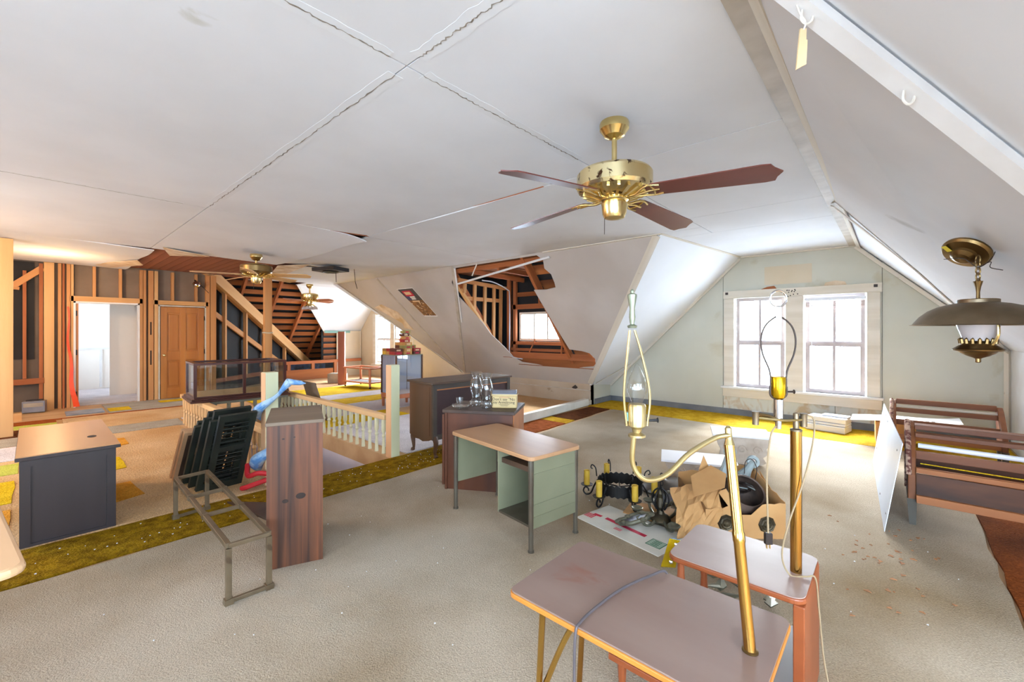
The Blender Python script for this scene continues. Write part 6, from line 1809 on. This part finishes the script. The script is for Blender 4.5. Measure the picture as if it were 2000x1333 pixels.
MB().lathe([(0.066, 0.035), (0.070, 0.025), (0.098, 0.004), (0.101, 0.0), (0.098, -0.006), (0.075, -0.012), (0.068, -0.02), (0.045, -0.035), (0.020, -0.045), (0.012, -0.05), (0.012, -0.068), (0.008, -0.072), (0.001, -0.073)], 36, cc + Vector((0, 0, 1.352))).build('font', 'brass_old', HL, world=True, smooth=True)
dv_ = Vector((0.666, -0.746, 0)).normalized()
MB().tube(spline([cc + dv_ * 0.07 + Vector((0, 0, 1.378)), cc + dv_ * 0.098 + Vector((0, 0, 1.43)), cc + dv_ * 0.096 + Vector((0, 0, 1.50)), cc + dv_ * 0.082 + Vector((0, 0, 1.575))], 5), 0.0065, 8).build('side_arm', 'brass', HL, world=True, smooth=True)
MB().tube(spline([cpos + Vector((-0.09, -0.02, -0.03)), cc + Vector((-0.06, -0.05, 1.85)), cc + Vector((0.0, -0.02, 1.80)), cc + Vector((0.06, 0.05, 1.86)), cc + Vector((0.08, 0.07, 1.95))], 6), 0.002, 6).build('loose_wire', 'dark_metal', HL, world=True)
MB().tube(spline([cc + Vector((0.0, -0.01, 1.80)), cc + Vector((0.05, 0.03, 1.83)), cc + Vector((0.05, 0.04, 1.80)), cc + Vector((0.10, 0.08, 1.785))], 6), 0.002, 6).build('loose_wire', 'dark_metal', HL, world=True)

# cup hooks on the valley board, and a wooden tag on a string
def vpt(t_, dz=0.0):
    q = va.lerp(vb, t_)
    return q + Vector((-0.02, -0.02, -0.02 + dz))


for k, (t_, lab) in enumerate(((0.135, 'white cup hook holding the wooden tag'), (0.30, 'bare white cup hook on the valley board'))):
    q = vpt(t_)
    o = MB().tube(spline([q + Vector((0, 0, 0.01)), q + Vector((-0.002, -0.002, -0.02)), q + Vector((0.010, 0.009, -0.035)), q + Vector((0.022, 0.020, -0.025)), q + Vector((0.026, 0.023, -0.008))], 5), 0.004, 8).build('cup_hook', 'hook_white', smooth=True)
    tag(o, lab, 'hook', 'cup hooks on the valley board')
q = vpt(0.135)
wt = thing('wooden_tag', 'flat pine tag hanging on a loop of white string near the ceiling', 'tag', tuple(q + Vector((0, 0, -0.04))))
MB().tube(spline([q + Vector((-0.02, -0.015, 0.06)), q + Vector((-0.006, -0.006, 0.0)), q + Vector((0.008, 0.007, -0.028)), q + Vector((0.004, 0.002, -0.055))], 5), 0.003, 6).build('string', 'hook_white', wt, world=True, smooth=True)
qa = q + Vector((0.003, 0.001, -0.05))
r2 = Vector((0.746, 0.666, 0))
MB().prism([qa - r2 * 0.009, qa + r2 * 0.011, qa + r2 * 0.010 + Vector((0, 0, -0.035)), qa + r2 * 0.014 + Vector((0, 0, -0.037)), qa + r2 * 0.010 + Vector((0, 0, -0.115)), qa - r2 * 0.004 + Vector((0, 0, -0.122)), qa - r2 * 0.022 + Vector((0, 0, -0.132)), qa - r2 * 0.014 + Vector((0, 0, -0.05))], Vector((-0.666, 0.746, 0)) * 0.006).build('board', 'tag_pine', wt, world=True)

# ================================================================== pile of light fittings on the carpet
FZ = 0.016
WB = thing('white_board', 'flat white carton panel with red stripe and green square print on the carpet', 'carton panel', (-1.44, 2.90, FZ), R(-9))
MB().prism([(-0.36, -0.17, 0), (0.36, -0.20, 0), (0.38, 0.19, 0), (-0.34, 0.20, 0)], (0, 0, 0.006)).build('board', 'board_white', WB)
MB().prism([(-0.20, -0.03, 0.006), (0.16, -0.05, 0.006), (0.16, -0.015, 0.006), (-0.20, 0.005, 0.006)], (0, 0, 0.0008)).build('red_stripe', 'red_print', WB)
MB().prism([(-0.31, -0.04, 0.006), (-0.24, -0.03, 0.006), (-0.24, 0.0, 0.006), (-0.31, -0.005, 0.006)], (0, 0, 0.0008)).build('red_stripe', 'red_print', WB)
for k in range(5):
    B('red_lettering', -0.35 + 0.016 * k, -0.34 + 0.016 * k, -0.10, -0.03, 0.006, 0.0068, 'red_print', WB)
for k in range(3):
    B('red_lettering', -0.06, 0.0, -0.085 - 0.012 * k, -0.079 - 0.012 * k, 0.006, 0.0068, 'red_print', WB)
B('green_square', 0.21, 0.32, -0.12, -0.02, 0.006, 0.0068, 'green_print', WB)
B('green_square_inner', 0.216, 0.314, -0.114, -0.026, 0.0068, 0.0076, 'green_print_pale', WB)
for k in range(4):
    B('green_line', 0.24, 0.29, -0.105 + 0.02 * k, -0.098 + 0.02 * k, 0.0076, 0.0082, 'green_print', WB)
o = MB().prism([(-0.30, -0.10, 0), (0.32, -0.16, 0), (0.36, 0.12, 0), (0.05, 0.20, 0), (-0.32, 0.16, 0)], (0, 0, 0.005)).build('cardboard_piece', 'cardboard', loc=(-1.30, 3.22, FZ + 0.008), rot=(0, 0, R(6)))
tag(o, 'flat brown cardboard piece under the bronze chandelier', 'cardboard')

# wrought-iron ring chandelier with six candle sleeves
CH = thing('iron_chandelier', 'black wrought-iron ring chandelier with six yellow candle sleeves on the carpet', 'chandelier', (-1.74, 3.33, FZ))
rr_ = 0.185
mb = MB()
n = 48
vs, fs = [], []
for i in range(n):
    a = 2 * math.pi * i / n
    zt_ = 0.165 + (0.014 if i % 2 else 0.0)
    zb_ = 0.085 - (0.012 if i % 2 else 0.0)
    for (r_, z_) in ((rr_, zb_), (rr_, zt_), (rr_ - 0.006, zt_), (rr_ - 0.006, zb_)):
        vs.append((r_ * math.cos(a), r_ * math.sin(a), z_))
for i in range(n):
    j = (i + 1) % n
    for k in range(4):
        fs.append((i * 4 + k, i * 4 + (k + 1) % 4, j * 4 + (k + 1) % 4, j * 4 + k))
mb.add(vs, fs).build('ring_band', 'iron', CH)
for k in range(6):
    a = R(22 + 60 * k)
    d = Vector((math.cos(a), math.sin(a), 0))
    pth = [d * rr_ + Vector((0, 0, 0.15)), d * (rr_ + 0.03) + Vector((0, 0, 0.10)), d * (rr_ + 0.06) + Vector((0, 0, 0.03)), d * (rr_ + 0.10) + Vector((0, 0, 0.012)), d * (rr_ + 0.125) + Vector((0, 0, 0.04)), d * (rr_ + 0.11) + Vector((0, 0, 0.075)), d * (rr_ + 0.085) + Vector((0, 0, 0.065)), d * (rr_ + 0.08) + Vector((0, 0, 0.045))]
    arm_ = MB().tube(spline(pth, 4), 0.007, 8).build('scroll_arm', 'iron', CH, smooth=True)
    MB().tube(spline([d * (rr_ + 0.01) + Vector((0, 0, 0.18)), d * (rr_ + 0.02) + Vector((0, 0, 0.25)), d * (rr_ + 0.05) + Vector((0, 0, 0.275)), d * (rr_ + 0.06) + Vector((0, 0, 0.25)), d * (rr_ + 0.045) + Vector((0, 0, 0.24))], 4), 0.005, 8).build('scroll_top', 'iron', CH, smooth=True)
    c = d * (rr_ + 0.095)
    MB().lathe([(0.001, 0.083), (0.012, 0.085), (0.050, 0.096), (0.053, 0.102), (0.02, 0.098), (0.001, 0.098)], 16, c).build('drip_pan', 'iron', arm_, smooth=True)
    sl_ = MB().lathe([(0.024, 0.098), (0.026, 0.12), (0.025, 0.20), (0.026, 0.222), (0.018, 0.222), (0.018, 0.19), (0.001, 0.19)], 14, c).build('candle_sleeve', 'candle', arm_, smooth=True)
for k in range(3):
    a = R(60 * k)
    d = Vector((math.cos(a), math.sin(a), 0))
    MB().tube([-d * (rr_ - 0.004) + Vector((0, 0, 0.11)), d * (rr_ - 0.004) + Vector((0, 0, 0.11))], 0.006, 6).build('cross_bar', 'iron', CH)

# bronze chandelier tangle
C2 = thing('bronze_chandelier', 'tangled bronze chandelier lying beside the torn carton', 'chandelier', (-1.29, 3.10, FZ + 0.013))
MB().lathe([(0.001, 0.0), (0.05, 0.005), (0.075, 0.03), (0.06, 0.055), (0.03, 0.075), (0.022, 0.10), (0.035, 0.125), (0.030, 0.16), (0.018, 0.19), (0.022, 0.22), (0.010, 0.25), (0.001, 0.255)], 20).build('body', 'iron_bronze', C2, smooth=True)
for k in range(6):
    a = R(15 + 60 * k)
    d = Vector((math.cos(a), math.sin(a), 0))
    L_ = 0.17 + 0.03 * (k % 3)
    MB().tube(spline([d * 0.03 + Vector((0, 0, 0.05)), d * L_ * 0.5 + Vector((0, 0, 0.015)), d * L_ * 0.85 + Vector((0, 0, 0.03)), d * L_ + Vector((0, 0, 0.07))], 5), 0.011, 8).build('arm', 'pewter_green', C2, smooth=True)
    MB().lathe([(0.006, 0.06), (0.03, 0.068), (0.045, 0.085), (0.040, 0.088), (0.02, 0.076), (0.001, 0.075)], 14, d * L_).build('cup', 'pewter_green', C2, smooth=True)
    MB().tube(spline([d * 0.028 + Vector((0, 0, 0.10)), d * 0.06 + Vector((0, 0, 0.17)), d * 0.045 + Vector((0, 0, 0.23)), d * 0.012 + Vector((0, 0, 0.26))], 4), 0.006, 8).build('scroll', 'iron', C2, smooth=True)
for k in range(4):
    c = Vector((0.01 * (k % 2), 0, 0.27 + 0.028 * k))
    d = Vector((1, 0, 0)) if k % 2 else Vector((0, 1, 0))
    MB().tube([c + d * (0.010 * math.cos(2 * math.pi * i / 10)) + Vector((0, 0, 0.018 * math.sin(2 * math.pi * i / 10))) for i in range(10)], 0.004, 6, closed=True).build('chain_link', 'iron', C2, smooth=True)
# shade frames of pewter leaf work with mirror pieces in front
def leaf_frame(label, loc, rz, s, tilt):
    t = thing('ornate_casting', label, 'ornament', loc, rz, 'pewter ornaments in the pile')
    ring = [(s * (1 + 0.12 * math.sin(5 * a_)) * math.cos(a_), 0.62 * s * (1 + 0.12 * math.cos(4 * a_)) * math.sin(a_), 0.02 + tilt * (s + s * math.cos(a_))) for a_ in [2 * math.pi * i / 30 for i in range(30)]]
    MB().tube(ring, 0.016, 8, closed=True).build('rim', 'pewter_green', t, smooth=True)
    for i in range(0, 30, 5):
        x, y, z = ring[i]
        MB().lathe([(0.001, -0.012), (0.022, -0.006), (0.026, 0.004), (0.014, 0.014), (0.001, 0.016)], 10, (x * 1.05, y * 1.05, z + 0.004)).build('rosette', 'pewter_green', t, smooth=True)
    MB().prism([(x * 0.85, y * 0.85, z) for x, y, z in ring[::3]], (0, 0, 0.003)).build('mirror', 'tin_grey', t)
    return t


leaf_frame('pewter leaf-work frame with blue-grey mirror nearest the white panel', (-1.40, 2.90, FZ + 0.014), R(20), 0.11, 0.40)
leaf_frame('pewter leaf-work frame behind the bronze chandelier stem', (-1.36, 3.42, FZ + 0.014), R(60), 0.10, 0.45)
leaf_frame('pewter leaf-work frame between chandelier and carton', (-0.98, 3.06, FZ + 0.0), R(-30), 0.09, 0.2)
o = MB().lathe([(0.001, 0.10), (0.012, 0.098), (0.020, 0.085), (0.010, 0.075), (0.03, 0.062), (0.06, 0.045), (0.12, 0.034), (0.175, 0.022), (0.188, 0.014), (0.188, 0.004), (0.175, 0.0), (0.001, 0.004)], 40).build('lamp_dish', 'pewter_dark', smooth=True, loc=(-1.55, 3.78, FZ + 0.04), rot=(R(8), R(-10), 0))
tag(o, 'round dull metal lamp dish with a knob lying behind the chandeliers', 'lamp dish')
o = MB().lathe([(0.06, 0.0), (0.07, 0.03), (0.05, 0.07), (0.02, 0.09), (0.001, 0.092)], 18).build('fluted_cup', 'pewter', smooth=True, loc=(-0.90, 2.93, FZ))
tag(o, 'small fluted bell cup behind the step table', 'cup')
o = MB().prism([(0, 0, 0), (0.07, 0.01, 0), (0.06, 0.03, 0.01), (0.0, 0.02, 0.01)], (0, 0, 0.012)).build('glass_shard', 'blue_balloon', loc=(-1.12, 2.86, FZ + 0.014))
tag(o, 'small blue shard in front of the bronze chandelier', 'shard')
bd = thing('brass_plate', 'narrow gold plate with raised beads standing by the table edge', 'plate', (-1.06, 2.55, FZ))
MB().prism([(0, 0, 0), (0.07, 0.05, 0), (0.09, 0.10, 0.15), (0.03, 0.06, 0.16)], (0.003, -0.005, 0)).build('plate', 'gold_foil', bd)
for k in range(4):
    MB().lathe([(0.012, 0.0), (0.010, 0.006), (0.001, 0.009)], 10, (0.05 + 0.006 * k, 0.035 + 0.012 * k, 0.03 + 0.033 * k), Matrix.Rotation(R(80), 3, 'X')).build('bead', 'chrome', bd, smooth=True)
# tangle of metal under the step table
t = thing('metal_scrap', 'tangle of cast metal leaves on the carpet under the step table', 'scrap', (-0.66, 2.45, FZ))
for k in range(9):
    a = random.uniform(0, 6.28)
    c = Vector((random.uniform(-0.16, 0.22), random.uniform(-0.14, 0.16), 0.02 + 0.012 * (k % 3)))
    d = Vector((math.cos(a), math.sin(a), 0))
    e = Vector((-d.y, d.x, 0))
    MB().prism([c - d * 0.06, c + e * 0.03 - d * 0.02, c + d * 0.07 + Vector((0, 0, 0.02)), c - e * 0.03], (0, 0, 0.006)).build('leaf', 'pewter_green', t)

# ================================================================== torn carton full of lamp parts
BX = thing('torn_carton', 'big torn cardboard box with ripped flaps holding lamp parts', 'box', (-0.97, 3.10, FZ), R(41))
bw, bd_, bh = 0.55, 0.50, 0.27


def torn(pts_bottom, n_top, h, seed, mat, name, thick, base=(0, 0, 0)):
    """upright card wall from a to b with a ragged top edge"""
    rnd = random.Random(seed)
    a, b = Vector(pts_bottom[0]), Vector(pts_bottom[1])
    top = []
    for i in range(n_top + 1):
        f = i / n_top
        p = b.lerp(a, f)
        top.append((p.x, p.y, h(1 - f) + rnd.uniform(-0.015, 0.015)))
    return MB().prism([tuple(a), tuple(b)] + top, thick).build(name, mat, BX)


torn(((0, 0, 0), (bw, 0, 0)), 14, lambda f: 0.20 + 0.05 * f - 0.07 * math.exp(-((f - 0.5) / 0.12) ** 2), 3, 'cardboard', 'front_wall', (0, 0.004, 0))
torn(((bw, 0.004, 0), (bw, bd_, 0)), 10, lambda f: 0.24 + 0.14 * f, 5, 'cardboard', 'side_wall', (-0.004, 0, 0))
torn(((0, 0.004, 0), (0, bd_, 0)), 10, lambda f: 0.22 + 0.03 * f, 6, 'cardboard_in', 'side_wall', (0.004, 0, 0))
torn(((0, bd_, 0), (bw, bd_, 0)), 10, lambda f: 0.30 + 0.05 * f, 8, 'cardboard', 'back_wall', (0, 0.004, 0))
B('floor_flap', 0.004, bw - 0.004, 0.004, bd_, 0, 0.004, 'cardboard_in', BX)
def flap(pts, name='torn_flap', m_='cardboard', th=(0.0, 0.003, 0.002)):
    return MB().prism(pts, th).build(name, m_, BX)
# big crumpled flap on the left
rn2 = random.Random(4)
jit_ = [[(rn2.uniform(-1, 1), rn2.uniform(-1, 1), rn2.uniform(-1, 1)) for _ in range(9)] for _ in range(11)]
def curl(u, v):
    j_ = jit_[int(round(u * 10))][int(round(v * 8))]
    a = Vector((-0.20, -0.02, 0.012)).lerp(Vector((0.03, 0.0, 0.015)), u)
    b = Vector((-0.16, 0.30, 0.24)).lerp(Vector((0.20, 0.20, 0.36)), u)
    p = a.lerp(b, v)
    k = 0.010 if 0 < u < 1 and 0 < v < 1 else 0.020
    return p + Vector((j_[0] * k, -0.09 * math.sin(math.pi * v) + j_[1] * k, 0.05 * math.sin(math.pi * v) * u + (j_[2] * k if v > 0 else 0.0)))
MB().sheet(curl, 10, 8, (0.001, 0.003, 0.002)).build('torn_flap', 'cardboard', BX)
flap([(-0.04, 0.10, 0.25), (0.16, 0.06, 0.33), (0.24, 0.20, 0.38), (0.19, 0.34, 0.40), (0.02, 0.30, 0.33)])
flap([(0.20, 0.12, 0.30), (0.27, 0.06, 0.16), (0.235, 0.05, 0.13), (0.14, 0.12, 0.28)])
flap([(0.10, 0.36, 0.34), (0.16, 0.40, 0.46), (0.19, 0.38, 0.38)])
flap([(bw, 0.06, 0.22), (bw + 0.04, 0.10, 0.10), (bw + 0.05, 0.24, 0.12), (bw + 0.01, 0.34, 0.36)], th=(0.003, 0, 0.002))
for k, (x, z) in enumerate(((0.14, 0.11), (0.42, 0.10))):
    rp = MB().lathe([(0.001, 0.022), (0.014, 0.020), (0.022, 0.010), (0.030, 0.012), (0.038, 0.006), (0.045, 0.008), (0.052, 0.0)], 8, (0, 0, 0), Matrix.Rotation(R(90), 3, 'X')).build('back_plate', 'iron_bronze', smooth=False)
    rp.matrix_basis = wm(BX) @ Matrix.Translation((x, -0.004, z)) @ Matrix.Diagonal((1.15, 1.0, 1.15, 1.0))
    rp.name = 'back_plate'
    tag(rp, ('square scrolled bronze wall plate on the carton front, nearer the leaning pole', 'square scrolled bronze wall plate on the carton front, nearer the upright pole')[k], 'wall plate', 'bronze plates on the carton')
# contents
inv = wm(BX)
gb = thing('lamp_globe', 'dark rusted metal bowl with painted blue-grey brackets inside the carton', 'lamp part', tuple(inv @ Vector((0.34, 0.31, 0.08))), R(41))
MB().lathe([(0.16 * math.sin(R(10 * q_)), 0.15 - 0.15 * math.cos(R(10 * q_))) for q_ in range(0, 14)] + [(0.15 * math.sin(R(10 * q_)), 0.15 - 0.14 * math.cos(R(10 * q_))) for q_ in range(13, -1, -1)], 32, (0.02, 0.0, 0.02), Matrix.Rotation(R(42), 3, 'X')).build('bowl', 'rust_bowl', gb, smooth=True)
for k in range(12):
    a = random.uniform(0, 6.28)
    r_ = random.uniform(0.03, 0.12)
    c = Vector((0.02 + r_ * math.cos(a), -0.06 - 0.7 * r_ * math.sin(a), 0.17 + 0.6 * r_ * math.sin(a)))
    d = Vector((math.cos(a + 1), math.sin(a + 1), 0.2))
    e = Vector((-d.y, d.x, 0.1))
    MB().prism([c - d * 0.05, c + e * 0.02, c + d * 0.05, c - e * 0.02], (0, 0, 0.005)).build('leaf', 'bluegrey_paint' if k % 3 == 0 else 'dark_metal', gb)
for k, (p_a, p_b) in enumerate((((-0.10, -0.02, 0.20), (0.04, 0.12, 0.40)), ((0.10, 0.05, 0.22), (0.21, 0.10, 0.33)))):
    p_a, p_b = Vector(p_a), Vector(p_b)
    MB().tube([p_a, p_a.lerp(p_b, 0.5), p_b], [0.055, 0.03, 0.026], 10).build('bracket', 'bluegrey_paint', gb, smooth=True)
    brk = gb.children[-1]
    fd = Vector((-0.1, -1.0, 0.25)).normalized()
    m3 = fd.to_track_quat('Z', 'Y').to_matrix()
    MB().lathe([(0.020, -0.012), (0.046, -0.012), (0.050, 0.0), (0.044, 0.012), (0.024, 0.014), (0.020, 0.0)], 24, p_b, m3, closed=True).build('socket_ring', 'bluegrey_paint', brk, smooth=True)
    MB().lathe([(0.001, 0.004), (0.019, 0.004), (0.019, -0.008), (0.001, -0.008)], 16, p_b, m3).build('socket', 'carved', brk, smooth=True)
MB().tube(spline([(0.10, 0.02, 0.26), (0.13, 0.06, 0.34), (0.18, 0.06, 0.36), (0.20, 0.03, 0.30), (0.15, -0.04, 0.24)], 6), 0.003, 6).build('wire', 'dark_metal', gb)

# carved shelves behind the carton
def shelf(label, x, y, w, d, h, rz, group='carved shelf brackets by the carton'):
    t = thing('carved_shelf', label, 'shelf', (x, y, FZ), rz, group)
    MB().prism([(-w / 2 - 0.03, -0.03, h), (w / 2 + 0.03, -0.03, h), (w / 2 + 0.03, d, h), (-w / 2 - 0.03, d, h)], (0, 0, 0.02)).build('top', 'carved_top', t, bev=0.004)
    out = [(-w / 2, h), (w / 2, h), (w / 2 + 0.01, h * 0.8), (w / 2 - 0.03, h * 0.62), (w / 2 - 0.01, h * 0.45), (w / 2 - 0.06, h * 0.3), (w / 2 - 0.03, h * 0.12), (w / 2 - 0.08, 0.0), (-w / 2 + 0.08, 0.0), (-w / 2 + 0.03, h * 0.2), (-w / 2 + 0.05, h * 0.5), (-w / 2 + 0.02, h * 0.7)]
    MB().prism([(a, 0.0, b) for a, b in out], (0, 0.02, 0)).build('carved_front', 'carved', t, bev=0.003)
    for k in range(3):
        cx_ = -w * 0.28 + w * 0.28 * k
        MB().tube([(cx_ + 0.05 * math.cos(R(40 * i)) * (1 - i / 14), -0.004, h * 0.55 + 0.05 * math.sin(R(40 * i)) * (1 - i / 14)) for i in range(13)], 0.007, 6).build('scroll', 'carved', t, smooth=True)
    for sx in (-w / 2 + 0.09, w / 2 - 0.09):
        B('side', sx - 0.01, sx + 0.01, 0.02, d * 0.85, 0.0, h, 'carved', t)
    return t


shelf('white topped carved shelf standing behind the torn carton', -1.22, 5.10, 0.52, 0.42, 0.29, R(20))
shelf('low carved shelf with white top between dish and carton', -1.38, 4.22, 0.62, 0.36, 0.17, R(22))

# ================================================================== litter
lt = MB()
rnd = random.Random(21)
for k in range(46):
    x = rnd.gauss(-0.02, 0.14)
    y = rnd.gauss(3.55, 0.35)
    a = rnd.uniform(0, 6.28)
    s_ = rnd.uniform(0.006, 0.020)
    lt.prism([(x + s_ * math.cos(a), y + s_ * math.sin(a), FZ), (x + 0.6 * s_ * math.cos(a + 2), y + 0.6 * s_ * math.sin(a + 2), FZ), (x + s_ * math.cos(a + 4), y + s_ * math.sin(a + 4), FZ)], (0, 0, 0.004))
o = lt.build('leaf_litter', 'leafbits')
tag(o, 'scattered dry brown leaf crumbs on the beige carpet near the metal panel', 'litter', kind='stuff')
lt = MB()
for k in range(220):
    if k < 120:
        x, y = rnd.uniform(-4.2, -3.75), rnd.uniform(-0.3, 3.6)
    else:
        x, y = rnd.uniform(-3.6, 0.4), rnd.uniform(0.2, 4.5)
    s_ = rnd.uniform(0.002, 0.006)
    a = rnd.uniform(0, 6.28)
    lt.prism([(x + s_ * math.cos(a + 2.1 * i), y + s_ * math.sin(a + 2.1 * i), FZ) for i in range(3)], (0, 0, 0.004))
o = lt.build('paint_chips', 'trim_white')
tag(o, 'tiny white paint chips strewn over the olive strip and beige carpet', 'litter', kind='stuff')
